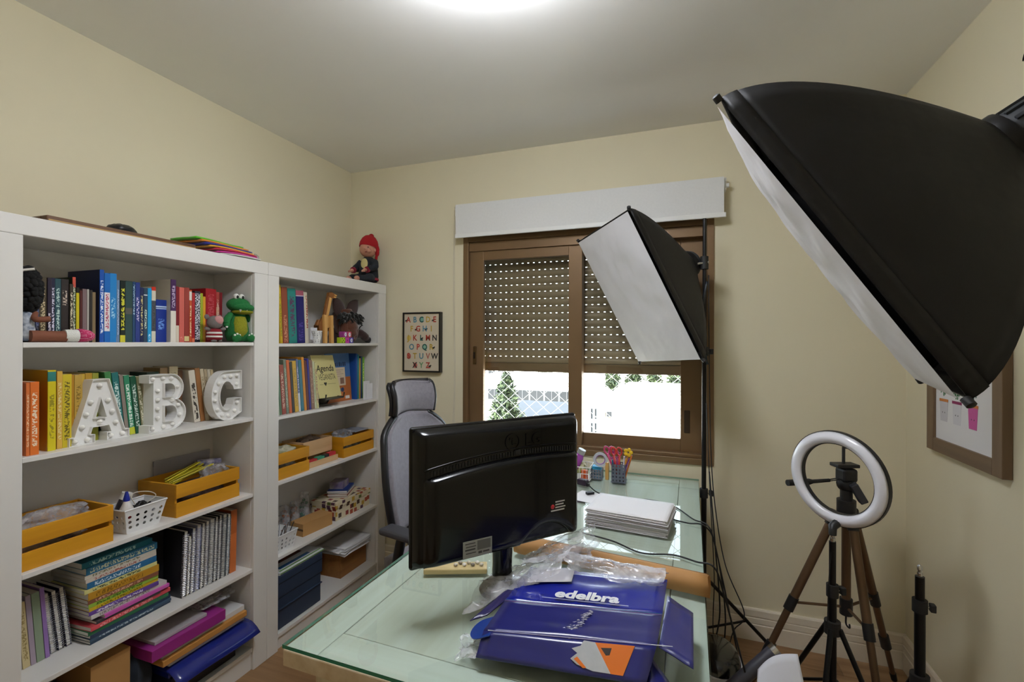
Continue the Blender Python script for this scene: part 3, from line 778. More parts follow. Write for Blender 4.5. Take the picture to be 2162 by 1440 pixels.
# --- second case, upper shelf with giraffe (z = 1.472)
Z = SB[0]; G = 'books on the giraffe shelf'; sh = 'on the giraffe shelf'
y = 1.818
for t, h, d, c, tx, lb, ex in [
    (.014, .292, .17, 'c9a824', '8a8c2c', 'thin tall yellow book '+sh, {}),
    (.036, .283, .17, '8f4a34', 'c98a6c', 'russet brown picture book '+sh, {'tr': (.02, .5)}),
    (.052, .281, .17, '1f7f78', '5f3a5c', 'teal picture book with a small framed picture '+sh, {'bands': [(.80, .95, '2a8a82')]}),
    (.052, .276, .17, '1c1c66', '4a3a8c', 'deep navy picture book '+sh, {'bands': [(.9, 1, 'a8586a'), (.89, .905, 'd9cfe0')], 'tr': (.05, .4)}),
    (.022, .272, .17, 'd9d0bc', 'a84a34', 'cream picture book with red dots '+sh, {'tr': (.3, .95), 'ar': (.5, .98)}),
]:
    kw = dict(ex); bd = kw.pop('bands', ())
    book(lb, -1.878, y, Z, t, h, d, c, tx, bd, lean=-3.0, group=G, **kw); y += t+.003

# --- second case, shelf with the agenda (z = 1.121)
Z = SB[1]; G = 'books on the agenda shelf'; sh = 'leaning on the agenda shelf'
y = 1.768
for t, h, d, c, tx, lb, ex in [
    (.012, .262, .15, 'a8b89c', None, 'slim grey green booklet '+sh, {}),
    (.012, .250, .15, '4a6a4c', None, 'slim moss green booklet '+sh, {}),
    (.024, .246, .15, '8f3a2a', 'c9a08c', 'rust red book '+sh, {}),
    (.016, .272, .15, '6f7a68', 'a8b09c', 'grey green speckled book '+sh, {}),
    (.018, .268, .15, 'c25a1c', None, 'orange red book '+sh, {}),
    (.015, .258, .15, '1d201e', None, 'black book '+sh, {}),
    (.024, .262, .15, 'c9a030', '8f7a2a', 'golden yellow book '+sh, {}),
    (.012, .272, .15, '5a6c98', 'c9d0e0', 'slim dusty blue booklet '+sh, {'bands': [(0, .35, 'd9dce0')]}),
    (.020, .266, .15, '1f6f80', None, 'dark turquoise book '+sh, {}),
    (.016, .280, .15, 'd08a24', None, 'tall amber book '+sh, {}),
    (.016, .262, .15, '5a1f24', None, 'maroon book '+sh, {}),
    (.012, .272, .15, '26268a', None, 'slim ultramarine booklet '+sh, {}),
    (.022, .262, .15, '8c6a58', 'b08a78', 'brown rose book '+sh, {}),
    (.013, .255, .15, 'c9c9a8', '8a9a7c', 'pale sage booklet '+sh, {}),
    (.014, .250, .15, 'cfc88c', '9a5a6c', 'straw booklet touching the agenda', {}),
]:
    kw = dict(ex); bd = kw.pop('bands', ())
    book(lb, -1.842, y, Z, t, h, d, c, tx, bd, lean=-5.0, group=G, **kw); y += t+.0022
y = 2.432
for t, h, d, c, tx, lb, ex in [
    (.014, .286, .14, '2452a0', None, 'slim cobalt booklet standing beside the open faced blue guide', {}),
    (.014, .280, .14, '2a8a8a', None, 'slim aqua booklet standing beside the cobalt one', {}),
    (.014, .255, .14, 'd09a3c', None, 'slim honey coloured booklet standing on the agenda shelf', {}),
    (.016, .268, .14, '2a4a6c', None, 'dark blue booklet standing behind the white cards', {}),
    (.018, .262, .14, '6fae2c', 'd9e08a', 'grass green booklet standing behind the white cards', {}),
]:
    kw = dict(ex); bd = kw.pop('bands', ())
    book(lb, -1.905, y, Z, t, h, d, c, tx, bd, group=G, **kw); y += t+.0015
# ---------------------------------------------------------------- marquee letters
m_letter = M('letter_white_paint', 'eceae6', rough=.45)
m_bulb = M('frosted_bulb', 'f7f5ef', rough=.25, coat=.3)
def arc(cx, cy, rx, ry, a0, a1, n=12):
    return [(cx+rx*math.cos(R(a0+(a1-a0)*i/n)), cy+ry*math.sin(R(a0+(a1-a0)*i/n))) for i in range(n+1)]
GLY = {
 'A': ([[(0, 0), (.38, 0), (.38, .13), (.305, .13), (.345, .25), (.615, .25), (.655, .13), (.58, .13), (.58, 0), (.96, 0), (.96, .13), (.885, .13), (.61, 1), (.35, 1), (.075, .13), (0, .13)],
        [(.385, .38), (.48, .70), (.575, .38)]],
       [(.10, .065), (.29, .065), (.67, .065), (.87, .065), (.21, .27), (.27, .46), (.34, .65), (.48, .90), (.62, .65), (.69, .46), (.75, .27), (.48, .315)]),
 'B': ([[(0, 0), (.5, 0)]+arc(.5, .275, .34, .275, -80, 62, 14)+arc(.48, .745, .30, .255, -58, 90, 14)+[(0, 1), (0, .87), (.09, .87), (.09, .13), (0, .13)],
        [(.34, .59)]+arc(.46, .715, .13, .125, 90, -90, 8)[::-1]+[(.34, .84)], [(.34, .15)]+arc(.48, .295, .15, .145, 90, -90, 8)[::-1]+[(.34, .44)]],
       [(.10, .065), (.35, .07), (.56, .085), (.72, .24), (.69, .42), (.55, .52), (.215, .24), (.215, .40), (.215, .56), (.215, .72), (.66, .76), (.52, .92), (.33, .93), (.10, .935)]),
 'C': ([[(.62, 1)]+arc(.5, .5, .5, .5, 90, 270, 22)+[(.66, .0), (1.0, .13), (1.0, .42), (.74, .42), (.70, .30)]+arc(.5, .5, .24, .30, -50, -310, 18)+[(.70, .70), (.74, .62), (1.0, .62), (1.0, 1.0)]],
       [(.87, .90), (.87, .72), (.66, .89), (.45, .88), (.26, .77), (.145, .60), (.13, .42), (.21, .24), (.38, .115), (.58, .09), (.80, .17), (.88, .33)]),
}
def glyph_mesh(ch, ext, fill):
    cu = bpy.data.curves.new('g', 'CURVE'); cu.dimensions = '2D'; cu.fill_mode = 'BOTH' if fill else 'NONE'; cu.extrude = ext
    for lp_ in GLY[ch][0]:
        sp = cu.splines.new('POLY'); sp.points.add(len(lp_)-1)
        for i, (a, b) in enumerate(lp_): sp.points[i].co = (a, b, 0, 1)
        sp.use_cyclic_u = True
    ob = bpy.data.objects.new('g', cu); C.objects.link(ob)
    me = bpy.data.meshes.new_from_object(ob.evaluated_get(bpy.context.evaluated_depsgraph_get()))
    vs = [v.co.copy() for v in me.vertices]; fs = [tuple(p.vertices) for p in me.polygons]
    bpy.data.objects.remove(ob); bpy.data.curves.remove(cu); bpy.data.meshes.remove(me)
    return vs, fs
def marquee(ch, label, x, y, z, w, h, yaw):
    t = thing('marquee_letter', label, 'letter', (x, y, z), (0, 0, R(yaw)), group='white marquee letters')
    F = W[t.name] @ frame((0, 0, 0), (0, 1, 0), (0, 0, 1))
    Sc = Matrix.Diagonal((w, h, 1, 1))
    dp = .044
    vs, fs = glyph_mesh(ch, 1, True)
    MB().add([Vector((v.x*w, v.y*h, -dp/2-.005+v.z*(dp/2-.006))) for v in vs], fs, 0, F).build('letter_body', m_letter, t)
    vs, fs = glyph_mesh(ch, 1, False)
    MB().add([Vector((v.x*w, v.y*h, -dp/2+v.z*dp/2)) for v in vs], fs, 0, F).build('rim', m_letter, t, solid=.0028)
    b0 = None
    for (a, b) in GLY[ch][1]:
        q = MB(); q.ell((a*w, b*h, -.008), (.0085, .0085, .0095), 10, 7, T=F)
        if b0 is None: b0 = q.build('bulb', m_bulb, t, smooth=180); o0 = Vector((a*w, b*h, 0))
        else:
            c = b0.copy(); C.objects.link(c); c.parent = t
            c.location = (0, a*w-o0.x, b*h-o0.y)
    return t
marquee('A', 'white marquee letter A with bulbs on the bookshelf', -1.852, .945, SA[1], .200, .212, 8)
marquee('B', 'white marquee letter B with bulbs on the bookshelf', -1.850, 1.185, SA[1], .195, .215, 12)
marquee('C', 'white marquee letter C with bulbs on the bookshelf', -1.858, 1.438, SA[1], .146, .212, 2)

# ---------------------------------------------------------------- crates, baskets, boxes
m_yel = wood('yellow_stained_wood', 'e0a11c', 'c98a12', 'y', rough=.5, scale=3)
m_yelx = wood('yellow_stained_wood_end', 'd6981a', 'bd8210', 'x', rough=.5, scale=3)
def crate(label, x, y, z, w, d, h, yaw=0, mats=(m_yel, m_yelx), name='crate'):
    t = thing(name, label, 'crate', (x, y, z), (0, 0, R(yaw)), group='yellow wooden crates')
    T = W[t.name]; th = .009
    for a in (0, w-th):
        MB().box(-d+th, -th, a, a+th, 0, h, T=T).build('end_panel', mats[1], t, bevel=.001)
    for xx in (-th, -d):
        for z0, z1 in ((.0, .44*h), (.58*h, h)):
            MB().box(xx, xx+th, 0, w, z0, z1, T=T).build('slat', mats[0], t, bevel=.001)
    MB().box(-d+th, -th, th, w-th, .001, .006, T=T).build('bottom', mats[0], t)
    return t
m_bag = glassy('clear_plastic', (.96, .96, .97), 1.45, .08, milk=.30, milkcol=(.75, .75, .78), film=30)
def crumple(name, label, cat, c, size, seed, mat, n=26, k=16, amp=.28, group=None, flat=False):
    rng = random.Random(seed); off = Vector((rng.random()*50, rng.random()*50, rng.random()*50))
    b = MB(); rings = []
    b.ell((0, 0, 0), 1.0, n, k)
    vs = []
    for v in b.v:
        f = 1+amp*(noise.noise(v*2.2+off)*1.2+noise.noise(v*5.5+off)*.7)
        p = Vector((v.x*size[0]*f, v.y*size[1]*f, v.z*size[2]*f))
        p.z = max(p.z, -size[2]*.8)
        vs.append(p+Vector(c))
    b.v = vs
    o = b.build(name, mat, smooth=35)
    return tag(o, label, cat, group)
Z3 = SA[2]
crate('yellow slatted crate next to the basket with the glue bottle', -1.832, .816, Z3, .243, .19, .124)
crate('yellow slatted crate holding yellow straws', -1.835, 1.275, Z3, .285, .21, .128, 2)
crumple('plastic_bag', 'grey crumpled plastic bag in the crate next to the glue basket', 'bag', (-1.92, .935, Z3+.105), (.06, .095, .04), 5, m_bag)
crumple('craft_bundle', 'pale mixed craft scraps lying low in the crate next to the glue basket', 'craft bundle', (-1.925, .93, Z3+.037), (.06, .09, .03), 6, M('craft_scraps', 'a9927c', rough=.8, var=.6, vscale=25, col2='5a4a44'))
st = thing('straw_bundle', 'bundle of yellow striped straws in the slatted crate', 'straws', (-1.95, 1.40, Z3+.10))
for i in range(16):
    a = random.uniform(-.04, .04)
    p0 = Vector((-1.965+random.uniform(-.02, .035), 1.315+random.uniform(0, .02), Z3+.088+i*.0022)); p1 = p0+Vector((a*.5, .155+random.uniform(-.02, .02), .03+.012*random.random()))
    MB().tube([p0, p1], .0032, 6).build('straw', M('straw_yellow_%d' % (i % 2), ('d8c71e', 'b7a818')[i % 2], rough=.5), st, smooth=60)
crumple('plastic_bag', 'clear plastic bag bulging beside the yellow straws in the crate', 'bag', (-1.915, 1.495, Z3+.11), (.055, .055, .042), 8, m_bag)
crumple('craft_bundle', 'purple grey craft scraps lying under the yellow straws', 'craft bundle', (-1.94, 1.415, Z3+.040), (.075, .11, .034), 9, M('craft_scraps_purple', '8d7f8c', rough=.8, var=.6, vscale=30, col2='55454c'))
# stiff clear sleeves standing behind the second crate
MB_ = MB().box(-2.052, -2.049, 1.33, 1.575, Z3, Z3+.185).box(-2.054, -2.047, 1.33, 1.575, Z3+.165, Z3+.187)
tag(MB_.build('plastic_sleeve', M('sleeve_plastic', 'b9b7c0', rough=.25, alpha=.55)), 'clear plastic sleeve with printed header standing behind the straw crate', 'sleeve')
tb = thing('rolled_magazine', 'rolled printed leaflet lying across the back of the straw crate', 'leaflet', (-1.99, 1.5, Z3+.14))
MB().tube([(-2.0, 1.475, Z3+.150), (-1.985, 1.575, Z3+.139)], .014, 12).build('roll', M('leaflet_paper', 'cfcad6', rough=.5, var=.5, vscale=40, col2='5a5a8c'), tb, smooth=40)

def basket(label, x, y, z, wb, db, wt, dt, h, yaw=0, nx=5, ny=3):
    t = thing('basket', label, 'basket', (x, y, z), (0, 0, R(yaw)), group='white perforated baskets')
    T = W[t.name]
    m = M('white_basket_plastic', 'e9e9e8', rough=.4)
    def cor(s, z01):
        f = z01; hw = (wb+(wt-wb)*f)/2; hd = (db+(dt-db)*f)/2
        return [(hd, -hw), (hd, hw), (-hd, hw), (-hd, -hw)][s % 4]
    b = MB()
    for s in range(4):
        n_ = nx if s % 2 == 0 else max(3, nx-1)
        def mp(u, v):
            a, c = cor(s, v), cor(s+1, v)
            return (a[0]+(c[0]-a[0])*u, a[1]+(c[1]-a[1])*u, .003+v*(h-.003))
        lo, hi = .12, .80
        # solid bands
        for (va, vb) in ((0, lo), (hi, 1)):
            b.grid(lambda u, v: mp(u, va+(vb-va)*v), n_, 1, 0, T)
        for i in range(n_):
            for j in range(ny):
                u0, u1 = i/n_, (i+1)/n_; v0, v1 = lo+(hi-lo)*j/ny, lo+(hi-lo)*(j+1)/ny
                uc, vc = (u0+u1)/2, (v0+v1)/2; ru, rv = (u1-u0)*.24, (v1-v0)*.30
                sq = [(u1, vc), (u1, v1), (uc, v1), (u0, v1), (u0, vc), (u0, v0), (uc, v0), (u1, v0)]
                oc = [(uc+ru*math.cos(k*PI/4), vc+rv*math.sin(k*PI/4)) for k in range(8)]
                b.add([mp(*q) for q in sq]+[mp(*q) for q in oc], [(k, (k+1) % 8, 8+(k+1) % 8, 8+k) for k in range(8)], 0, T)
    b.build('wall', m, t, solid=.0018)
    MB().box(-db/2, db/2, -wb/2, wb/2, 0, .003, T=T).build('bottom', m, t)
    rim = MB(); pr = [Vector((*cor(s, 1), h)) for s in range(4)]
    rim.tube([T @ p for p in pr], .0035, 6, loop=True)
    rim.build('rim', m, t)
    return t
basket('white perforated basket with a glue bottle between the yellow crates', -1.892, 1.163, Z3, .115, .085, .150, .115, .088, 4)
# glue bottle
gl = thing('glue_bottle', 'white glue bottle with a blue cap in the basket', 'bottle', (-1.872, 1.122, Z3+.006))
gx, gy, gz = -1.875, 1.125, Z3+.006
Tg = Matrix.Translation((gx, gy, gz))
MB().lathe([(.002, 0), (.022, 0), (.023, .01), (.023, .06), (.02, .078), (.011, .098), (.009, .106), (.002, .107)], 18, T=Tg).build('bottle_body', M('glue_white', 'e6e1da', rough=.35), gl, smooth=50)
MB().lathe([(.010, .105), (.0105, .112), (.006, .13), (.004, .138), (.001, .139)], 14, T=Tg).build('cap', M('cap_blue', '1b2fa0', rough=.35), gl, smooth=40)
lb_ = MB(); lb_.lathe([(.0233, .022), (.0233, .066)], 18, T=Tg, caps=False); lb_.build('label_band', M('glue_label', 'd9d2cc', rough=.4), gl, smooth=60)
MB().ell((gx+.0215, gy-.008, gz+.047), (.003, .013, .014), 12, 8, rot=Matrix.Rotation(R(-22), 3, 'Z')).build('label_emblem', M('glue_red', 'b3262a', rough=.4), gl, smooth=60)
bt_ = thing('jar', 'small white lidded jar tilted at the back of the glue basket', 'jar', (-1.945, 1.115, Z3+.09))
Tj = Matrix.Translation((-1.932, 1.127, Z3+.045)) @ Matrix.Rotation(R(-18), 4, 'X') @ Matrix.Rotation(R(10), 4, 'Y')
MB().lathe([(.002, 0), (.017, 0), (.017, .06), (.015, .064), (.002, .064)], 16, T=Tj).build('jar_body', M('jar_dark', '3d3a44', rough=.4), bt_, smooth=40)
MB().lathe([(.002, .064), (.018, .064), (.018, .088), (.002, .088)], 16, T=Tj).build('lid', M('jar_lid', 'e2dfda', rough=.4), bt_, smooth=40)
tag(crumple('cable_bundle', 'black tangled cable filling the glue basket', 'cable', (-1.89, 1.185, Z3+.052), (.030, .034, .034), 12, M('cable_black', '1d1d20', rough=.5)), None, None)
cd = MB().tube(bez([(-1.885, 1.16, Z3+.085), (-1.9, 1.155, Z3+.115), (-1.9, 1.175, Z3+.125), (-1.885, 1.21, Z3+.118), (-1.875, 1.225, Z3+.10), (-1.885, 1.2, Z3+.08)], 6), .0018, 5)
tag(cd.build('string_loop', M('string_cream', 'd6cdbd', rough=.7), smooth=60), 'cream string loop rising out of the glue basket', 'string')

# second case, crate shelf (z = .806)
Zc = SB[2]
crate('yellow slatted crate touching the stile of the doll bookcase', -1.832, 1.752, Zc, .212, .19, .128)
crate('yellow slatted crate beside the plain wooden box', -1.832, 2.232, Zc, .282, .20, .118)
crumple('plastic_bag', 'greenish plastic bag of craft sticks in the crate touching the stile', 'bag', (-1.92, 1.858, Zc+.108), (.06, .085, .03), 21, M('bag_green', '9c9a72', rough=.4, var=.5, vscale=30, col2='c9c4b0'))
crumple('craft_bundle', 'dark craft scraps low in the crate touching the stile', 'craft bundle', (-1.92, 1.858, Zc+.04), (.06, .08, .03), 22, M('craft_scraps_dark', '6d6258', rough=.8, var=.6, vscale=30, col2='b9b4ac'))
crumple('plastic_bag', 'clear plastic bag piled in the crate beside the wooden box', 'bag', (-1.93, 2.335, Zc+.105), (.06, .07, .036), 23, m_bag)
crumple('craft_bundle', 'pale craft scraps low in the crate beside the wooden box', 'craft bundle', (-1.93, 2.37, Zc+.04), (.065, .10, .03), 24, M('craft_scraps_pale', 'a9a49c', rough=.8, var=.6, vscale=30, col2='5a524a'))
MBx = MB().box(-1.985, -1.865, 2.375, 2.500, Zc+.121, Zc+.129)
tag(MBx.build('notepad', M('notepad_grey', '8f93a0', rough=.5), bevel=.001), 'grey blue notepad resting across the crate beside the wooden box', 'notepad')
wbx = thing('wooden_box', 'plain pale wooden box with colourful cards between two yellow crates', 'box', (-1.92, 2.10, Zc))
m_ply = wood('ply_pale', 'd9b283', 'c89e6e', 'y', rough=.55, scale=3)
MB().box(-1.900, -1.892, 1.985, 2.205, Zc+.052, Zc+.132).build('front_panel', m_ply, wbx, bevel=.001)
MB().box(-1.892, -1.852, 1.985, 2.205, Zc, Zc+.006).box(-1.858, -1.850, 1.985, 2.205, Zc, Zc+.030).build('tray', m_ply, wbx, bevel=.001)
MB().box(-2.04, -1.900, 1.985, 1.993, Zc, Zc+.132).build('side_panel', m_ply, wbx); MB().box(-2.04, -1.900, 2.197, 2.205, Zc, Zc+.132).build('side_panel', m_ply, wbx)
MB().box(-2.04, -2.032, 1.993, 2.197, Zc, Zc+.132).build('back_panel', m_ply, wbx); MB().box(-2.032, -1.900, 1.993, 2.197, Zc, Zc+.008).build('bottom', m_ply, wbx)
for i, (a, b, c, nm) in enumerate(((1.990, 2.055, 'c23038', 'red'), (2.057, 2.110, '3f9c7c', 'green'), (2.112, 2.145, '26242a', 'black'), (2.147, 2.2, 'c8323c', 'crimson'))):
    tag(MB().box(-1.888, -1.862, a, b, Zc+.0065, Zc+.038+.003*i).build('card_pile', M('card_'+nm, c, rough=.5)), nm+' pile of cards in the tray of the pale wooden box', 'cards', 'cards in the wooden box tray')
crumple('craft_bundle', 'brown felt scraps heaped in the pale wooden box', 'craft bundle', (-1.965, 2.095, Zc+.115), (.045, .075, .03), 26, M('felt_brown', '5d4a3a', rough=.9, var=.4, vscale=20))

# second case, gift box shelf (z = .446)
Zg = SB[3]
basket('white perforated basket of brushes beside the kraft carton', -1.885, 1.812, Zg, .105, .09, .138, .115, .088, 0)
br = thing('brush_bundle', 'dark brushes sticking up out of the white basket', 'brushes', (-1.885, 1.82, Zg+.01))
for i in range(7):
    p0 = Vector((-1.885+random.uniform(-.025, .025), 1.79+i*.008, Zg+.008)); p1 = p0+Vector((random.uniform(-.02, .03), .02+random.uniform(-.02, .035), .105+random.random()*.02))
    MB().tube([p0, p1], .0022, 6).build('brush_handle', M('brush_%d' % (i % 3), ('3a3430', '6a5a4a', '8f8f94')[i % 3], rough=.5), br)
kb = thing('kraft_carton', 'small flat kraft carton in front of the patterned gift box', 'box', (-1.9, 2.07, Zg), (0, 0, R(-6)))
m_kraft = M('kraft_card', 'bd8f56', rough=.7, var=.08, vscale=6)
Tk = W[kb.name]
MB().box(-.06, .035, -.1, .1, 0, .065, T=Tk).build('carton_body', m_kraft, kb, bevel=.001)
MB().box(-.061, .036, -.101, .101, .0652, .0675, T=Tk).build('lid_flap', m_kraft, kb, bevel=.0005)
MB().box(-.062, .037, -.1015, -.1005, .03, .0405, T=Tk).build('slot', M('kraft_dark', '5d4326', rough=.8), kb)
# patterned box
def cell_mat(name, bg, cols, scale):
    m = bpy.data.materials.new(name); m.use_nodes = True; n = m.node_tree.nodes; l = m.node_tree.links; b = n['Principled BSDF']
    tc = n.new('ShaderNodeTexCoord')
    v1 = n.new('ShaderNodeTexVoronoi'); v1.inputs['Scale'].default_value = scale; v1.distance = 'CHEBYCHEV'; v1.inputs['Randomness'].default_value = .75
    l.new(tc.outputs['Object'], v1.inputs['Vector'])
    lt = n.new('ShaderNodeMath'); lt.operation = 'LESS_THAN'; lt.inputs[1].default_value = .38; l.new(v1.outputs['Distance'], lt.inputs[0])
    sp = n.new('ShaderNodeSeparateColor'); l.new(v1.outputs['Color'], sp.inputs[0])
    rp = n.new('ShaderNodeValToRGB'); rp.color_ramp.interpolation = 'CONSTANT'
    e = rp.color_ramp.elements
    while len(e) < len(cols): e.new(.5)
    for i, c in enumerate(cols): e[i].position = i/len(cols); e[i].color = (*lin(c), 1)
    l.new(sp.outputs[0], rp.inputs[0])
    mx = n.new('ShaderNodeMix'); mx.data_type = 'RGBA'; l.new(lt.outputs[0], mx.inputs[0]); mx.inputs[6].default_value = (*lin(bg), 1); l.new(rp.outputs[0], mx.inputs[7])
    l.new(mx.outputs[2], b.inputs['Base Color']); b.inputs['Roughness'].default_value = .5
    return m
m_gift = cell_mat('gift_pattern', 'e0d3b4', ('4a2f22', 'a8482c', 'c9a03c', '5c3a4c', '6d7a3c', '8c2f2a'), 30)
gb = thing('gift_box', 'cream box patterned with brown and red patches on the lower shelf', 'box', (-1.93, 2.36, Zg))
MB().box(-2.04, -1.862, 2.205, 2.512, Zg, Zg+.072).build('box_base', m_gift, gb, bevel=.001)
MB().box(-2.044, -1.858, 2.201, 2.516, Zg+.0725, Zg+.104).build('lid', m_gift, gb, bevel=.001)
zz = Zg+.1045
for (L, d, t, c, y, lb, rt) in [(.16, .115, .012, 'd9cdb0', 2.275, 'cream booklet lying on the patterned gift box', 22), (.165, .115, .011, '8c3a2c', 2.27, 'rust red booklet on the gift box pile', 24), (.16, .115, .008, 'c9c2b4', 2.272, 'pale grey booklet on the gift box pile', 23), (.165, .118, .012, '1f3a7c', 2.27, 'blue booklet near the top of the gift box pile', 25)]:
    flatbook(lb, -1.862, y+.03, zz, L, t, d, c, None, yaw=rt, group='booklets on the gift box'); zz += t+.0004
tag(MB().box(-.045, .035, -.05, .05, 0, .040, T=Matrix.Translation((-1.955, 2.35, zz)) @ Matrix.Rotation(R(20), 4, 'Z')).build('card_box', M('card_box_purple', '7c6a94', rough=.45, var=.6, vscale=20, col2='b0a8a4'), bevel=.001), 'small purple and grey card box on top of the booklets', 'box')
# clear bags of toys standing behind
for (px, py, c, nm, hh) in [(-2.0, 1.90, 'b08a2c', 'yellow', .115), (-2.0, 1.965, 'a05a34', 'orange', .15), (-1.995, 2.03, '8f5c38', 'brown', .15), (-2.01, 2.115, '1f6a4c', 'green', .175)]:
    tt = thing('toy_bag', 'clear bag with '+nm+' counters standing behind the kraft carton', 'bag', (px, py, Zg))
    b = MB(); b.lathe([(.003, 0), (.026, .002), (.03, hh*.35), (.024, hh*.75), (.028, hh), ], 12, T=Matrix.Translation((px, py, Zg)), caps=False)
    b.build('bag_film', m_bag, tt, smooth=60)
    q = MB(); rg = random.Random(int(hh*1000)+len(nm))
    for i in range(14): q.ell((px+rg.uniform(-.015, .015), py+rg.uniform(-.017, .017), Zg+.012+rg.random()*hh*.75), .009, 8, 6)
    q.build('counters', M('counter_'+nm, c, rough=.4), tt, smooth=180)

# second case, bottom shelf (z = .078)
Zb = SB[4]
m_navy = M('navy_box', '2b3a52', rough=.5, bump=.04, bscale=200)
nv = thing('storage_box', 'navy blue lidded storage box on the lowest shelf', 'box', (-1.93, 1.91, Zb))
MB().box(-2.045, -1.832, 1.764, 2.052, Zb, Zb+.155).build('box_body', m_navy, nv, bevel=.006)
MB().box(-2.05, -1.826, 1.757, 2.058, Zb+.156, Zb+.265).build('lid', m_navy, nv, bevel=.006)
MB().box(-1.8262, -1.8245, 1.760, 2.055, Zb+.225, Zb+.229).build('lid_seam', M('seam_dark', '131a26', rough=.6), nv)
MB().box(-1.834, -1.8235, 1.762, 2.053, Zb+.098, Zb+.104).build('edge_trim', m_navy, nv, bevel=.002)
zz = Zb+.2655
for (c, y, L, d, x, lb) in [('e4e2dc', 1.768, .285, .215, -1.828, 'white card sheet on the navy storage box'), ('5d8a4c', 1.775, .30, .21, -1.826, 'green edged leaflet on the navy storage box'), ('e9e8e6', 1.770, .30, .205, -1.830, 'white booklet under the picture leaflet on the navy box')]:
    tag(MB().box(x-d, x, y, y+L, zz, zz+.003).build('paper_sheet', M('sheet_'+c, c, rough=.55)), lb, 'paper', 'papers on the navy storage box'); zz += .0033
fl = thing('leaflet', 'glossy leaflet with rust photo strip and blue bar on the navy box', 'leaflet', (-1.93, 1.91, zz))
MB().box(-2.035, -1.832, 1.775, 2.065, zz, zz+.002).build('leaflet_sheet', M('leaflet_white', 'e6e6e8', rough=.3), fl)
MB().box(-1.99, -1.915, 1.78, 2.0, zz+.0021, zz+.0025).build('photo_strip', M('leaflet_photo', '8c4030', rough=.3, var=.5, vscale=30, col2='4a2c2c'), fl)
MB().box(-1.880, -1.858, 1.80, 2.0, zz+.0021, zz+.0025).build('blue_bar', M('leaflet_blue', '2f6fae', rough=.3), fl)
MB().box(-1.848, -1.838, 1.78, 2.06, zz+.0021, zz+.0025).build('green_bar', M('leaflet_green', '6a9a50', rough=.3), fl)
wc = thing('wooden_tray', 'brown wooden box overflowing with papers on the lowest shelf', 'box', (-1.95, 2.42, Zb))
m_oak = wood('tray_oak', 'a06c34', '875524', 'y', rough=.5, scale=3)
for q in ((-1.90, -1.888, 2.275, 2.515, 0, .145), (-2.045, -2.033, 2.275, 2.515, 0, .145)):
    MB().box(q[0], q[1], q[2], q[3], Zb+q[4], Zb+q[5]).build('long_side', m_oak, wc, bevel=.001)
for a in (2.275, 2.503): MB().box(-2.033, -1.90, a, a+.012, Zb, Zb+.145).build('short_side', m_oak, wc, bevel=.001)
MB().box(-2.033, -1.90, 2.287, 2.503, Zb, Zb+.008).build('bottom', m_oak, wc)
m_paper = M('white_paper', 'e9e8ea', rough=.7, var=.04, vscale=10)
for i in range(9):
    zz = Zb+.146+i*.0042; a = random.uniform(-7, 7)
    b = MB(); ph = random.uniform(0, 6)
    T = Matrix.Translation((-1.955+random.uniform(-.008, .012), 2.375+random.uniform(-.02, .02), zz)) @ Matrix.Rotation(R(a), 4, 'Z')
    b.grid(lambda u, v: (-.085+.185*v, -.125+.25*u, .004*math.sin(u*5+ph)*(v)-.02*max(0, v-.75)*4*(v-.75)+.0), 10, 6, 0, T)
    tag(b.build('paper_sheet', m_paper, smooth=60, solid=.0008), 'loose white sheet in the heap on the brown wooden box', 'paper', 'loose sheets heaped on the wooden box')

# ---------------------------------------------------------------- agenda, guide, cards
ag = thing('agenda', 'pale yellow agenda propped on a black easel', 'notebook', (-1.85, 2.10, SB[1]))
p00 = Vector((-1.838, 2.045, SB[1]+.052)); ex = Vector((-.02, .195, -.004)); ey = Vector((-.055, -.065, .225))
Fa = frame(p00, ex, ey); wA, hA = ex.length, ey.length
MB().box(0, wA, 0, hA, -.016, -.001, T=Fa).build('pages', m_pagesw, ag)
MB().box(-.002, wA+.002, -.001, hA+.001, -.001, .001, T=Fa).box(-.002, wA+.002, -.001, hA+.001, -.018, -.016, T=Fa).build('cover', M('agenda_cover', 'd3c98c', rough=.55), ag)
vs, fs = text_verts('Agenda', .052, shear=.25, offset=.0006); mk = M('ink_black', '1d1c18', rough=.6)
MB().add([v+Vector((wA*.5, hA*.68, .0014)) for v in vs], fs, 0, Fa).build('script_title', mk, ag)
vs, fs = text_verts('VEGANISTA', .037, offset=-.0002)
MB().add([Vector((v.x*.78+wA*.52, v.y*1.3+hA*.47, .0014)) for v in vs], fs, 0, Fa).build('block_title', mk, ag)
hb = [(0, -.011), (.012, .003), (.011, .009), (.006, .0115), (0, .007), (-.006, .0115), (-.011, .009), (-.012, .003)]
MB().prism([(a+wA*.38, b+hA*.31) for a, b in hb], .0011, .0015, T=Fa).build('heart', mk, ag)
MB().box(wA*.12, wA*.28, hA*.305, hA*.31, .0011, .0014, T=Fa).box(wA*.48, wA*.86, hA*.305, hA*.31, .0011, .0014, T=Fa).build('rule', mk, ag)
es = thing('easel', 'small black wire easel holding the pale yellow agenda', 'easel', (-1.86, 2.14, SB[1]))
m_blk = M('black_plastic', '1b1b1d', rough=.45)
for yy_ in (2.06, 2.205):
    MB().tube([(-1.808, yy_, SB[1]+.072), (-1.812, yy_, SB[1]+.046), (-1.90, yy_-.0, SB[1]+.048), (-1.93, yy_, SB[1]+.004)], .004, 6).build('rest', m_blk, es)
MB().tube([(-1.93, 2.06, SB[1]+.0045), (-1.93, 2.205, SB[1]+.0045)], .0042, 6).build('foot_bar', m_blk, es)
MB().box(-1.905, -1.812, 2.06, 2.205, SB[1]+.040, SB[1]+.047).build('ledge', m_blk, es)

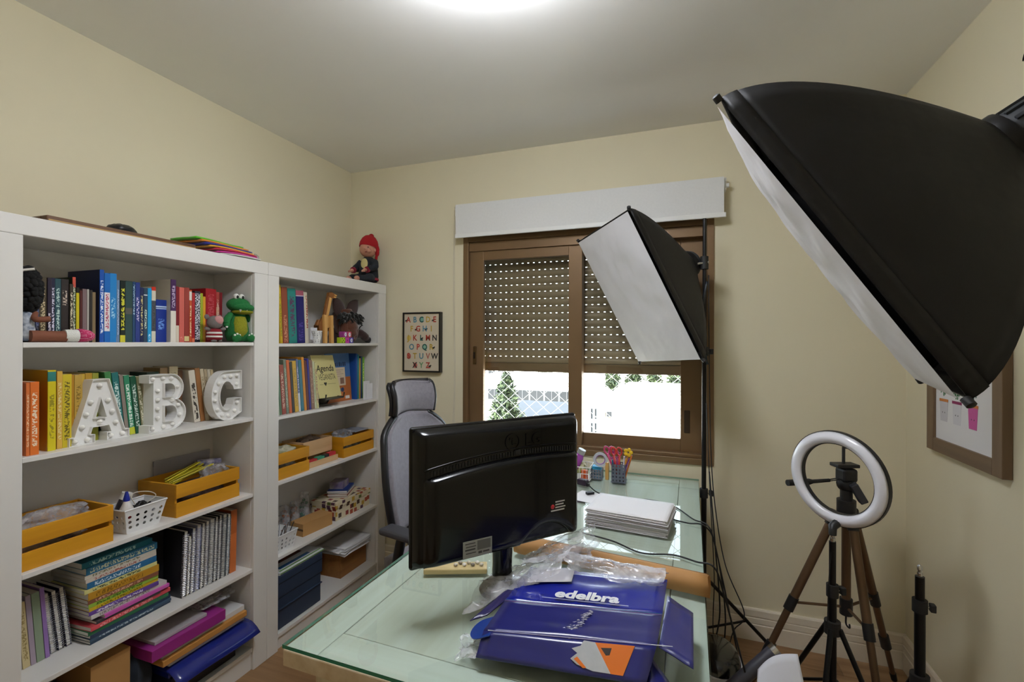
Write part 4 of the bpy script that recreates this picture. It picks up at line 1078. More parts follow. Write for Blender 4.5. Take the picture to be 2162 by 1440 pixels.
gd = thing('guide_book', 'blue and orange guide book standing face out behind the agenda', 'book', (-1.95, 2.31, SB[1]))
Tq = Matrix.Translation((-1.925, 2.205, SB[1])) @ Matrix.Rotation(R(-5), 4, 'Y')
MB().box(-.022, -.001, 0, .21, .001, .288, T=Tq).build('pages', m_pagesw, gd)
MB().box(-.001, .001, 0, .212, .145, .29, T=Tq).build('upper_cover', M('guide_blue', '4a74ac', rough=.4), gd)
MB().box(-.001, .001, 0, .212, 0, .1449, T=Tq).build('lower_cover', M('guide_orange', 'b86a34', rough=.4), gd)
MB().box(.0012, .0016, .02, .165, .095, .205, T=Tq).build('label_panel', M('guide_panel', 'd9c6ac', rough=.5), gd)
MB().box(.0017, .002, .118, .152, .105, .142, T=Tq).build('label_square', M('guide_square', '8c6a58', rough=.5), gd)
for i, zz in enumerate((.188, .176, .164, .15)):
    MB().box(.0017, .0019, .03, .15-.02*(i % 2), zz, zz+.0025, T=Tq).build('text_line', M('guide_line', 'a8937c', rough=.5), gd)
MB().box(.0012, .0016, .05, .14, .06, .078, T=Tq).build('logo_bar', M('guide_logo', '5c6a80', rough=.5), gd, bevel=.004)
MB().ell((.0012, .135, .069), (.0012, .014, .014), 14, 6, T=Tq).build('logo_disc', M('guide_disc', '34446a', rough=.5), gd)
MB().box(.0012, .0016, .155, .192, .012, .03, T=Tq).build('barcode', M('guide_barcode', 'e6e2dc', rough=.5), gd)
for i in range(9):
    MB().box(.0012, .0016, .03+i*.017, .038+i*.017+(.003 if i % 2 else 0), .212, .236 if i % 3 else .232, T=Tq).build('title_stroke', M('guide_title', '2c3a58', rough=.5), gd)
for i, (y, z1, dx) in enumerate(((2.425, .115, 0), (2.447, .098, .006))):
    tag(MB().box(-1.846+dx, -1.845+dx, y, y+.062, SB[1]+.0005, SB[1]+z1, T=Matrix.Translation((0, 0, 0))).build('card', M('white_card', 'e6e6ea', rough=.5)), ('tall' if i == 0 else 'short')+' blank white card standing near the green booklet', 'card')

# ---------------------------------------------------------------- on top of the bookcases
zt2 = 1.8500
wp = thing('picture_panel', 'long brown framed panel lying on the bookcase of the marquee letters', 'frame', (-1.9, 1.1, zt2))
m_wal = wood('walnut', '6a4a34', '523626', 'y', rough=.5, scale=3)
Tw = Matrix.Translation((-1.818, .868, zt2)) @ Matrix.Rotation(R(1.0), 4, 'Z')
L, D = .475, .22
MB().box(-.028, 0, 0, L, 0, .018, T=Tw).build('frame_rail', m_wal, wp, bevel=.004); MB().box(-D, -D+.028, 0, L, 0, .018, T=Tw).build('frame_rail', m_wal, wp, bevel=.004)
MB().box(-D+.028, -.028, 0, .028, 0, .018, T=Tw).build('frame_rail', m_wal, wp, bevel=.004); MB().box(-D+.028, -.028, L-.028, L, 0, .018, T=Tw).build('frame_rail', m_wal, wp, bevel=.004)
MB().box(-D+.028, -.028, .028, L-.028, .001, .008, T=Tw).build('backing', M('panel_back', 'b39a74', rough=.7), wp)
MB().box(.0002, .0015, .004, L-.004, .002, .006, T=Tw).build('gold_edge', M('panel_gold', 'b8965c', rough=.4), wp)
crumple('pouch', 'small black pouch lying on the long brown framed panel', 'pouch', (-1.925, 1.135, zt2+.034), (.035, .045, .025), 31, M('pouch_black', '1c1e22', rough=.35), amp=.12)
zz = zt2+.0005
for i, (c, nm, y0_, L, x1_, th) in enumerate([('d9d6d0', 'white', 1.44, .20, -1.812, .006), ('c0308c', 'magenta', 1.43, .195, -1.814, .009), ('c42848', 'red', 1.42, .20, -1.814, .008), ('dca42c', 'golden', 1.40, .21, -1.82, .008), ('2a2a86', 'indigo', 1.385, .22, -1.826, .010), ('d88428', 'orange', 1.375, .22, -1.836, .010), ('5fbf28', 'bright green', 1.36, .22, -1.85, .010)]):
    b = MB(); ph = i*.9
    b.grid(lambda u, v: (x1_-.15+.15*v, y0_+L*u, zz+.005*math.sin(u*3.2+ph*.3)+.006*u+.001*math.sin(v*6)), 16, 8)
    tag(b.build('felt_sheet', M('felt_'+nm, c, rough=.95, sheen=.3), smooth=60, solid=th*.72), nm+' felt sheet in the folded pile on top of the bookcase', 'felt', 'felt sheets on the bookcase'); zz += th
crumple('plastic_bag', 'small clear bag tucked behind the felt sheets on the bookcase', 'bag', (-1.87, 1.635, zt2+.018), (.04, .03, .02), 33, m_bag)
# ---------------------------------------------------------------- toys
def ball(name, c, r, mat, par, rot=None, n=18, k=12, sub=None):
    return MB().ell(c, r, n, k, rot=rot).build(name, mat, par, smooth=180)
# crochet crocodile
m_cg = M('crochet_green', '1f7a3c', rough=.9, var=.25, vscale=160, bump=.5, bscale=420)
m_cy = M('crochet_lime', '9a9a1c', rough=.9, var=.2, vscale=160, bump=.5, bscale=420)
m_cw = M('crochet_white', 'e6e6de', rough=.9, bump=.4, bscale=420)
m_eye = M('eye_black', '101010', rough=.2)
cx, cy, cz = -1.845, 1.553, SA[0]
cr = thing('crochet_crocodile', 'green crochet crocodile with a lime belly sitting on the shelf', 'toy', (cx, cy, cz))
MB().lathe([(.004, .004), (.04, .006), (.05, .03), (.049, .06), (.043, .09), (.034, .12), (.025, .14), (.004, .146)], 22, T=Matrix.Translation((cx-.01, cy, cz)) @ Matrix.Diagonal((.85, 1, 1, 1))).build('body', m_cg, cr, smooth=180)
MB().lathe([(.003, .022), (.026, .026), (.034, .05), (.031, .085), (.024, .112), (.003, .116)], 20, T=Matrix.Translation((cx+.012, cy-.004, cz)) @ Matrix.Diagonal((.75, 1, 1, 1))).build('belly', m_cy, cr, smooth=180)
ball('head', (cx-.002, cy, cz+.165), (.042, .05, .032), m_cg, cr)
ball('snout', (cx+.020, cy+.004, cz+.152), (.042, .047, .022), m_cg, cr)
ball('jaw', (cx+.018, cy+.004, cz+.134), (.040, .044, .011), m_cy, cr)
for s in (-1, 1):
    ey = ball('eye', (cx+.010, cy-.008+s*.0135, cz+.201), (.010, .0125, .0125), m_cw, cr); ball('pupil', (cx+.0185, cy-.008+s*.0135, cz+.199), (.004, .006, .007), m_eye, ey, n=10, k=8)
    MB().tube(bez([(cx-.004, cy+s*.036, cz+.122), (cx+.002, cy+s*.058, cz+.10), (cx+.008, cy+s*.066, cz+.078)], 5), [.013]*3+[.014]*5+[.013]*3, 12).build('arm', m_cg, cr, smooth=180)
    ball('hand', (cx+.009, cy+s*.067, cz+.074), (.012, .012, .012), m_cg, cr)
    ball('claw', (cx+.016, cy+s*.071, cz+.066), (.005, .005, .005), m_cw, cr, n=8, k=6)
    MB().tube([(cx+.005, cy+s*.028, cz+.02), (cx+.036, cy+s*.035, cz+.018)], [.018, .017], 14).build('leg', m_cg, cr, smooth=180)
    ball('foot', (cx+.030, cy+s*.036, cz+.020), (.011, .021, .020), m_cg, cr)
    for q in (-1, 0, 1): ball('toe', (cx+.035, cy+s*.036+q*.012, cz+.036-abs(q)*.005), (.0045, .0055, .005), m_cw, cr, n=8, k=6)
for i, (dy, dz) in enumerate(((-.028, .138), (-.004, .142), (.018, .143), (.036, .146))):
    MB().lathe([(.0005, -.007), (.0055, .004), (.0005, .005)], 8, T=Matrix.Translation((cx+.054-abs(dy)*.4, cy+dy, cz+dz))).build('tooth', m_cw, cr, smooth=60)
# striped crochet mouse
mx_, my_, mz_ = -1.828, 1.425, SA[0]
mo = thing('crochet_mouse', 'small grey crochet mouse in a red striped jumper beside the crocodile', 'toy', (mx_, my_, mz_))
m_mg = M('crochet_grey', '7d7672', rough=.9, bump=.5, bscale=420); m_mr = M('crochet_red', '8c1a26', rough=.9, bump=.5, bscale=420); m_mp = M('crochet_pink', 'd69a98', rough=.9, bump=.5, bscale=420)
prof = [(.003, .008), (.026, .010), (.029, .02), (.028, .033), (.026, .045), (.021, .056), (.003, .058)]
MB().lathe(prof, 20, T=Matrix.Translation((mx_, my_, mz_))).build('jumper', m_mr, mo, smooth=180)
for z0, z1, r in ((.021, .027, .0297), (.036, .042, .0283)):
    MB().lathe([(r-.001, z0-.001), (r, z0), (r-.0004, z1), (r-.002, z1+.001)], 20, T=Matrix.Translation((mx_, my_, mz_)), caps=False).build('stripe', m_cw, mo, smooth=180)
ball('head', (mx_, my_, mz_+.082), (.028, .030, .029), m_mg, mo); ball('snout', (mx_+.019, my_+.004, mz_+.092), (.014, .019, .019), m_mp, mo)
for s in (-1, 1):
    MB().tube([(mx_, my_+s*.024, mz_+.052), (mx_+.006, my_+s*.044, mz_+.058)], [.0075, .006], 10).build('arm', m_mg, mo, smooth=180)
    ball('foot', (mx_+.012, my_+s*.012, mz_+.007), (.012, .010, .0072), m_mg, mo)
    ball('ear', (mx_-.008, my_+s*.028, mz_+.105), (.005, .011, .011), m_mg, mo)
# cloth doll with black hair and pink shoes, half hidden by the stile
m_sk = M('cloth_skin', '7d4a34', rough=.8); m_hair = M('wool_black', '0e0d0d', rough=.95)
dx, dy, dz = -1.872, .846, SA[0]
dl = thing('cloth_doll', 'brown cloth doll with curly black hair and pink spotted shoe on the shelf', 'doll', (dx, dy, dz))
MB().lathe([(.004, .004), (.028, .006), (.03, .04), (.024, .085), (.012, .1), (.004, .102)], 16, T=Matrix.Translation((dx, dy, dz)) @ Matrix.Diagonal((.9, .62, 1, 1))).build('torso', M('doll_dress', '5c6c84', rough=.85, var=.3, vscale=60, col2='dfe4ea'), dl, smooth=180)
ball('head', (dx-.006, dy-.002, dz+.140), (.036, .027, .036), m_sk, dl)
hb_ = MB()
rg = random.Random(4)
for i in range(190):
    a = rg.random()*2*PI; b_ = math.acos(rg.uniform(-.98, 1))
    hb_.ell((dx-.004+.045*math.sin(b_)*math.cos(a), dy+.003+.026*math.sin(b_)*math.sin(a), dz+.160+.066*math.cos(b_)), .0098, 7, 5)
hb_.build('hair', m_hair, dl, smooth=180)
MB().tube([(dx+.02, dy-.025, dz+.214), (dx+.034, dy+.004, dz+.222)], .004, 8).build('hair_bow', M('bow_white', 'ded8ce', rough=.6), dl, smooth=60)
MB().tube(bez([(dx+.01, dy+.016, dz+.09), (dx+.034, dy+.006, dz+.07), (dx+.045, dy+.036, dz+.072)], 5), [.008]*5+[.009]*6, 10).build('arm', m_sk, dl, smooth=180)
MB().tube([(dx+.03, dy-.005, dz+.0185), (dx+.036, .925, dz+.0185)], [.018, .0175], 14).build('leg', m_sk, dl, smooth=60)
MB().tube([(dx+.036, .920, dz+.0215), (dx+.036, .932, dz+.021), (dx+.036, .955, dz+.021)], [.0185, .0205, .0205], 14).build('sock', m_cw, dl, smooth=60)
def dots_mat(name, bg, fg, sc):
    m = bpy.data.materials.new(name); m.use_nodes = True; n = m.node_tree.nodes; l = m.node_tree.links
    v = n.new('ShaderNodeTexVoronoi'); v.inputs['Scale'].default_value = sc; v.inputs['Randomness'].default_value = .2
    tc = n.new('ShaderNodeTexCoord'); l.new(tc.outputs['Object'], v.inputs['Vector'])
    lt = n.new('ShaderNodeMath'); lt.operation = 'LESS_THAN'; lt.inputs[1].default_value = .28; l.new(v.outputs['Distance'], lt.inputs[0])
    mx = n.new('ShaderNodeMix'); mx.data_type = 'RGBA'; mx.inputs[6].default_value = (*lin(bg), 1); mx.inputs[7].default_value = (*lin(fg), 1)
    l.new(lt.outputs[0], mx.inputs[0]); l.new(mx.outputs[2], n['Principled BSDF'].inputs['Base Color']); n['Principled BSDF'].inputs['Roughness'].default_value = .7
    return m
MB().tube([(dx+.036, .954, dz+.022), (dx+.036, .968, dz+.022), (dx+.036, .986, dz+.0205), (dx+.036, .998, dz+.018), (dx+.036, 1.003, dz+.017)], [.0215, .0218, .019, .012, .003], 16).build('shoe', dots_mat('shoe_dots', 'b8245c', 'eadbe0', 260), dl, smooth=180)

# baby doll on top of the second case
bx, by, bz = -1.892, 2.535, 1.8497
bd = thing('baby_doll', 'baby doll in a red knitted hat and dark jumper sitting on the bookcase', 'doll', (bx, by, bz))
m_sk2 = M('vinyl_skin', 'c98f78', rough=.45); m_jump = M('jumper_navy', '22262e', rough=.9, bump=.3, bscale=300); m_redk = M('knit_red', 'b01420', rough=.9, bump=.5, bscale=320)
m_redt = M('trim_red', '8c2036', rough=.85)
MB().lathe([(.004, .012), (.056, .016), (.066, .05), (.062, .1), (.05, .145), (.03, .172), (.004, .178)], 22, T=Matrix.Translation((bx, by, bz)) @ Matrix.Diagonal((.92, 1, 1, 1))).build('jumper', m_jump, bd, smooth=180)
MB().lathe([(.0655, .024), (.0675, .028), (.0675, .036), (.066, .04)], 22, T=Matrix.Translation((bx, by, bz)) @ Matrix.Diagonal((.93, 1.01, 1, 1)), caps=False).build('hem', m_redt, bd, smooth=180)
hx, hy, hz = bx+.004, by-.012, bz+.222
ball('head', (hx, hy, hz), (.050, .056, .052), m_sk2, bd)
ball('nose', (hx+.018, hy-.054, hz-.004), (.007, .008, .006), m_sk2, bd, n=10, k=8)
ball('cheek', (hx+.034, hy-.034, hz-.016), (.016, .018, .015), m_sk2, bd, n=12, k=8)
ball('mouth', (hx+.022, hy-.050, hz-.024), (.008, .006, .0035), M('lip', 'a8564c', rough=.5), bd, n=10, k=6)
ball('eyelid', (hx+.034, hy-.043, hz+.006), (.005, .007, .003), M('lash', '5a3a30', rough=.6), bd, n=8, k=6)
ball('ear', (hx+.049, hy+.006, hz-.006), (.006, .010, .013), m_sk2, bd, n=10, k=8)
hat = MB(); Th = Matrix.Translation((hx, hy+.008, hz+.012)) @ Matrix.Rotation(R(-14), 4, 'X')
hat.lathe([(.0585, -.004), (.0605, .0), (.0605, .014), (.058, .032), (.050, .054), (.036, .072), (.018, .082), (.002, .085)], 24, T=Th @ Matrix.Diagonal((.95, 1.05, 1, 1)), caps=False)
hat = hat.build('hat', m_redk, bd, smooth=180)
MB().tube(bez([(hx+.045, hy+.028, hz+.02), (hx+.048, hy+.034, hz-.015), (hx+.036, hy+.038, hz-.05), (hx+.04, hy+.034, hz-.09)], 5), [.016]*4+[.013]*4+[.009]*4+[.005]*4, 10).build('hat_earflap', m_redk, bd, smooth=180)
ball('pompom', (hx, hy+.036, hz+.094), (.016, .017, .015), m_redk, hat)
for s in (-1, 1):
    sx = bx+s*.05
    MB().tube(bez([(bx+s*.045, by-.005, bz+.14), (bx+s*.066, by-.03, bz+.105), (bx+s*.05, by-.075 if s > 0 else by-.085, bz+.085)], 6), [.027]*3+[.025]*5+[.019]*5, 14).build('sleeve', m_jump, bd, smooth=180)
    ex_, ey_, ez_ = (bx+s*.05, by-.078 if s > 0 else by-.088, bz+.083)
    MB().tube([(ex_, ey_+.008, ez_), (ex_-s*.002, ey_-.006, ez_-.002)], [.0195, .0195], 14).build('cuff', m_redt, bd, smooth=60)
    ball('hand', (ex_-s*.004, ey_-.018, ez_-.006), (.013, .014, .011), m_sk2, bd, n=12, k=8)
    for f in range(4): MB().tube([(ex_-s*.004+(f-1.5)*.006, ey_-.026, ez_-.006), (ex_-s*.004+(f-1.5)*.0065, ey_-.036, ez_-.012), (ex_-s*.004+(f-1.5)*.006, ey_-.036, ez_-.02)], [.0036, .0034, .0028], 7).build('finger', m_sk2, bd, smooth=180)
    MB().tube(bez([(bx+s*.03, by-.02, bz+.035), (bx+s*.06, by-.075, bz+.032), (bx+s*.035, by-.135, bz+.022)], 6), [.030]*4+[.026]*4+[.019]*5, 14).build('trouser_leg', m_jump, bd, smooth=180)
    ball('foot', (bx+s*.030, by-.152, bz+.020), (.013, .022, .0165), m_sk2, bd, n=12, k=8)
MB().ell((bx+.012, by-.058, bz+.125), (.026, .008, .034), 16, 10).build('chest_patch', M('patch_cream', 'd3c58a', rough=.85), bd, smooth=180)

# wooden giraffe
m_gw = wood('beech', 'd2a15c', 'bd8a48', 'z', rough=.5, scale=4); m_gd = wood('beech_dark', '8f5a28', '74461c', 'z', rough=.5, scale=4)
gx, gy, gz = -1.862, 2.118, SB[0]
gr = thing('wooden_giraffe', 'wooden slab giraffe with a dark spotted mane on the upper shelf', 'toy', (gx, gy, gz))
def slab(name, poly, x0, x1, mat):
    return MB().prism(poly, 0, x1-x0, T=frame((x0, gy, gz), (0, 1, 0), (0, 0, 1))).build(name, mat, gr, bevel=.002)
slab('front_leg', [(-.030, 0), (-.010, 0), (-.008, .155), (-.036, .158)], gx+.004, gx+.020, m_gw)
slab('front_leg', [(.018, 0), (.042, 0), (.036, .158), (.012, .155)], gx+.004, gx+.020, m_gw)
slab('body', [(-.052, .06), (.03, .07), (.034, .148), (-.02, .150), (-.058, .11)], gx-.012, gx+.0038, m_gd)
slab('chest', [(-.012, .085), (.016, .085), (.014, .148), (-.010, .148)], gx+.004, gx+.016, m_gw)
slab('hind_leg', [(-.060, 0), (-.040, 0), (-.036, .10), (-.062, .10)], gx-.030, gx-.0125, m_gd)
slab('hind_leg', [(.004, 0), (.024, 0), (.022, .10), (.002, .10)], gx-.030, gx-.0125, m_gd)
slab('neck', [(-.008, .135), (.012, .135), (.048, .262), (.028, .268)], gx-.010, gx+.0035, m_gw)
slab('mane', [(-.024, .140), (-.0085, .136), (.0275, .268), (.014, .275)], gx-.010, gx+.0035, m_gd)
slab('head', [(.014, .262), (.052, .255), (.078, .262), (.076, .276), (.040, .290), (.018, .285)], gx-.012, gx+.006, m_gd)
slab('muzzle', [(.060, .268), (.079, .268), (.078, .277), (.058, .279)], gx+.0062, gx+.009, m_gw); slab('muzzle', [(.056, .257), (.074, .258), (.072, .266), (.054, .266)], gx+.0062, gx+.009, m_gw)
slab('tail', [(-.078, .098), (-.062, .095), (-.054, .128), (-.060, .130)], gx-.012, gx+.0038, m_gd)

# plush donkey
m_pb = M('plush_brown', '3a231e', rough=.95, bump=.3, bscale=200, sheen=.3); m_pm = M('plush_muzzle', '5a3320', rough=.9, bump=.25, bscale=200, sheen=.3); m_pk = M('plush_black', '15130f', rough=.98, sheen=.2)
qx, qy, qz = -1.915, 2.338, SB[0]
dn = thing('plush_donkey', 'dark brown plush donkey with big ears behind the dice', 'toy', (qx, qy, qz))
MB().lathe([(.004, 0), (.06, .002), (.075, .04), (.06, .085), (.004, .11)], 18, T=Matrix.Translation((qx-.045, qy+.02, qz))).build('body', m_pb, dn, smooth=180)
MB().tube(bez([(qx-.02, qy, qz+.190), (qx-.004, qy, qz+.14), (qx+.014, qy, qz+.085), (qx+.022, qy+.002, qz+.045), (qx+.022, qy+.002, qz+.020)], 5),
          [.058]*4+[.066]*4+[.066]*4+[.056]*4+[.042]*4+[.018], 20).build('head', m_pm, dn, smooth=180)
for s in (-1, 1): ball('cheek_lobe', (qx+.030, qy+s*.034, qz+.078), (.034, .038, .070), m_pm, dn)
for s in (-1, 1):
    e = MB(); rings = []
    base = Vector((qx+.004, qy+s*.028, qz+.165)); tip = Vector((qx+.002, qy+(.118 if s > 0 else -.098), qz+.272))
    d = tip-base; pr = Vector((0, d.z, -d.y)).normalized()
    for i in range(11):
        f = i/10; w = .050*math.sin(PI*min(1, .20+.80*f))**.75 if f < 1 else .002
        c = base+d*f; rings.append([c+pr*w*math.cos(a)+Vector((.012*(1-f*.6)*math.sin(a), 0, 0)) for a in [k*2*PI/14 for k in range(14)]])
    e.ring(rings); e.build('ear', m_pb, dn, smooth=180)
mb = MB(); rg = random.Random(9)
for i in range(110):
    a = rg.uniform(-1, 1); c = Vector((qx+.044+rg.uniform(-.01, .012), qy+a*.082, qz+.148+rg.uniform(-.02, .022)*1.2+.012*(1-a*a)))
    d = Vector((rg.uniform(.1, .6), a*1.6+rg.uniform(-.3, .3), -.25+rg.uniform(-.5, .2))).normalized()*rg.uniform(.022, .042)
    mb.tube([c, c+d*.6, c+d+Vector((0, 0, -.008))], [.009, .006, .0008], 6)
for k in (-1, 0, 1): mb.ell((qx+.036, qy+k*.045, qz+.156), (.028, .040, .024), 14, 8)
mb.build('forelock', m_pk, dn, smooth=180)
MB().tube(bez([(qx-.01, qy+.05, qz+.062), (qx+.03, qy+.105, qz+.060), (qx+.042, qy+.145, qz+.035), (qx+.042, qy+.168, qz+.021)], 5), [.028]*6+[.025]*5+[.019]*5, 12).build('front_leg', m_pb, dn, smooth=180)
MB().tube([(qx+.042, qy+.158, qz+.024), (qx+.044, qy+.176, qz+.0195)], [.0205, .0185], 12).build('hoof', m_pk, dn, smooth=60)
MB().tube(bez([(qx+.022, qy+.105, qz+.080), (qx+.024, qy+.112, qz+.10), (qx+.028, qy+.128, qz+.112)], 4), .0035, 6).build('tail', m_pk, dn, smooth=60)

# dice
gd_ = 'foam counting dice'
for (y, zi, c, pc, nm, pips, face) in [(2.198, 0, 'a8c420', '1f2a10', 'lime green', [(0, 0), (-.3, -.3), (.3, .3), (-.3, .3), (.3, -.3)], False), (2.233, 0, 'c03c9c', '5a1440', 'magenta', [(0, 0)], False), (2.268, 0, '4a3f9c', 'e8e6f2', 'blue violet', [(0, 0)], True),
                            (2.216, 1, 'a03c8c', 'e8e2ea', 'purple', [(0, 0)], True), (2.251, 1, 'c4485c', 'eee2e2', 'rose red', [(0, 0)], True)]:
    s = .0335; x1 = -1.822
    z0 = SB[0]+zi*(s+.0004)
    t = thing('foam_die', nm+' foam die '+('on the upper row of' if zi else 'on the lower row of')+' the dice pile', 'die', (x1-s/2, y+s/2, z0), group=gd_)
    MB().box(x1-s, x1, y, y+s, z0, z0+s).build('cube', M('die_'+nm, c, rough=.8), t, bevel=.002)
    for (a, b) in pips:
        if face:
            MB().ell((x1, y+s/2, z0+s/2), (.0008, .0095, .012), 16, 6).build('face_disc', M('die_disc', pc, rough=.8), t)
            vs, fs = text_verts('0', .016)
            MB().add(vs, fs, 0, frame((x1+.0011, y+s/2, z0+s/2), (0, 1, 0), (0, 0, 1))).build('digit', m_eye, t)
        else: MB().ell((x1, y+s/2+a*s, z0+s/2+b*s), (.0006, .0035, .0035), 10, 6).build('pip', M('pip_'+nm, pc, rough=.8), t)
# white cup with dark dots
cpx, cpy, cpz = -1.845, 2.028, SB[0]
cu_ = thing('paper_cup', 'white tapered cup with dark flecks on the giraffe shelf', 'cup', (cpx, cpy, cpz))
MB().lathe([(.002, 0), (.017, 0), (.0275, .062), (.0285, .064), (.0285, .068), (.026, .068), (.016, .004), (.002, .003)], 20, T=Matrix.Translation((cpx, cpy, cpz))).build('cup_body', dots_mat('cup_dots', 'e4e4e2', '3d3d44', 120), cu_, smooth=40)
MB().box(cpx-.02, cpx-.012, cpy-.024, cpy+.016, cpz+.02, cpz+.084).build('card_insert', M('white_card', 'e6e6ea', rough=.5), cu_)

# ---------------------------------------------------------------- bottom shelf of the first case (z = .102)
Z5 = SA[4]
kb2 = thing('cardboard_box', 'brown cardboard box standing on the lowest shelf beside the perforated bin', 'box', (-1.93, 1.05, Z5))
MB().box(-2.04, -1.852, 1.005, 1.125, Z5, Z5+.285).build('carton_body', m_kraft, kb2, bevel=.001)
MB().box(-2.04, -1.8515, 1.0045, 1.1255, Z5+.276, Z5+.2875).build('top_flap', m_kraft, kb2, bevel=.001)
# dark perforated bin with counters
db = thing('perforated_bin', 'black perforated bin on the lowest shelf beside the cardboard box', 'bin', (-1.92, .905, Z5))
bb = MB()
def wallp(u, v): return (-1.842, .818+.175*u, Z5+.004+.205*v)
NX, NY = 12, 10
for i in range(NX):
    for j in range(NY):
        u0, u1, v0, v1 = i/NX, (i+1)/NX, j/NY, (j+1)/NY; uc, vc = (u0+u1)/2, (v0+v1)/2; r = .34
        sq = [(u1, vc), (u1, v1), (uc, v1), (u0, v1), (u0, vc), (u0, v0), (uc, v0), (u1, v0)]
        oc = [(uc+(u1-u0)*r*math.cos(k*PI/4), vc+(v1-v0)*r*math.sin(k*PI/4)) for k in range(8)]
        bb.add([wallp(*q) for q in sq]+[wallp(*q) for q in oc], [(k, (k+1) % 8, 8+(k+1) % 8, 8+k) for k in range(8)])
bb.build('front_wall', m_blk, db, solid=.002)
MB().box(-2.03, -1.845, .818, .821, Z5, Z5+.209).box(-2.03, -1.845, .990, .993, Z5, Z5+.209).box(-2.033, -2.03, .818, .993, Z5, Z5+.209).box(-2.03, -1.845, .821, .990, Z5, Z5+.003).build('shell', m_blk, db)
q = MB(); rg = random.Random(2)
for i in range(70): q.ell((-1.86-rg.random()*.02, .832+rg.random()*.15, Z5+.012+rg.random()*.17), .009, 7, 5)
cb = q.build('wooden_bead', M('bead_wood', 'c79c62', rough=.5), smooth=180)
tag(cb, 'heap of pale wooden beads seen through the black perforated bin', 'beads', kind='stuff')
crumple('fabric_bag', 'dark slate fabric bag slumped between cardboard box and folders', 'bag', (-1.94, 1.185, Z5+.105), (.08, .048, .12), 41, M('fabric_slate', '2c3440', rough=.9), amp=.1)
# folders pile
fy = 1.24
def folder(label, x1, y0, y1, z0, z1, d, col, tilt=0, yaw=0, cat='folder', name='folder', mat=None, bev=.002):
    T = Matrix.Translation((x1, y0, z0)) @ Matrix.Rotation(R(yaw), 4, 'Z') @ Matrix.Rotation(R(tilt), 4, 'X')
    o = MB().box(-d, 0, 0, y1-y0, 0, z1-z0, T=T).build(name, mat or M('folder_'+col, col, rough=.4), bevel=bev)
    return tag(o, label, cat)
folder('black folder at the bottom of the lowest shelf pile', -1.835, 1.245, 1.535, Z5+.001, Z5+.05, .20, '1a1a20')
folder('dark navy flat case in the lowest shelf pile', -1.82, 1.25, 1.56, Z5+.052, Z5+.092, .20, '1d1c38')
bf = thing('document_case', 'royal blue flap document case jutting from the lowest shelf pile', 'folder', (-1.84, 1.4, Z5+.10))
b = MB()
b.grid(lambda u, v: (-2.03+.272*v, 1.235+.36*u, Z5+.128-.034*max(0, v-.72)**2*16+.003*math.sin(u*6)), 14, 14)
b.build('flap', M('case_blue', '1d2a80', rough=.25, coat=.4), bf, smooth=60, solid=.003)
MB().box(-2.03, -1.83, 1.245, 1.565, Z5+.0935, Z5+.118).build('pocket', M('case_blue', '1d2a80'), bf, bevel=.002)
folder('grey white paper bundle in the lowest shelf pile', -1.835, 1.25, 1.58, Z5+.135, Z5+.158, .20, 'c9c8cc')
folder('orange manila folder in the lowest shelf pile', -1.815, 1.215, 1.575, Z5+.1585, Z5+.182, .20, 'c98f4a')
folder('white ruled pad in the lowest shelf pile', -1.83, 1.22, 1.575, Z5+.1825, Z5+.205, .20, 'd9d8d6')
folder('magenta purple plastic folder in the lowest shelf pile', -1.808, 1.17, 1.465, Z5+.2055, Z5+.248, .21, '9c2f86')
folder('grey magazine on top of the magenta folder', -1.832, 1.195, 1.40, Z5+.249, Z5+.262, .20, 'b4aeb0')
crumple('plastic_bag', 'clear plastic bag flattened over the magenta folder pile', 'bag', (-1.92, 1.47, Z5+.272), (.08, .09, .018), 43, m_bag)
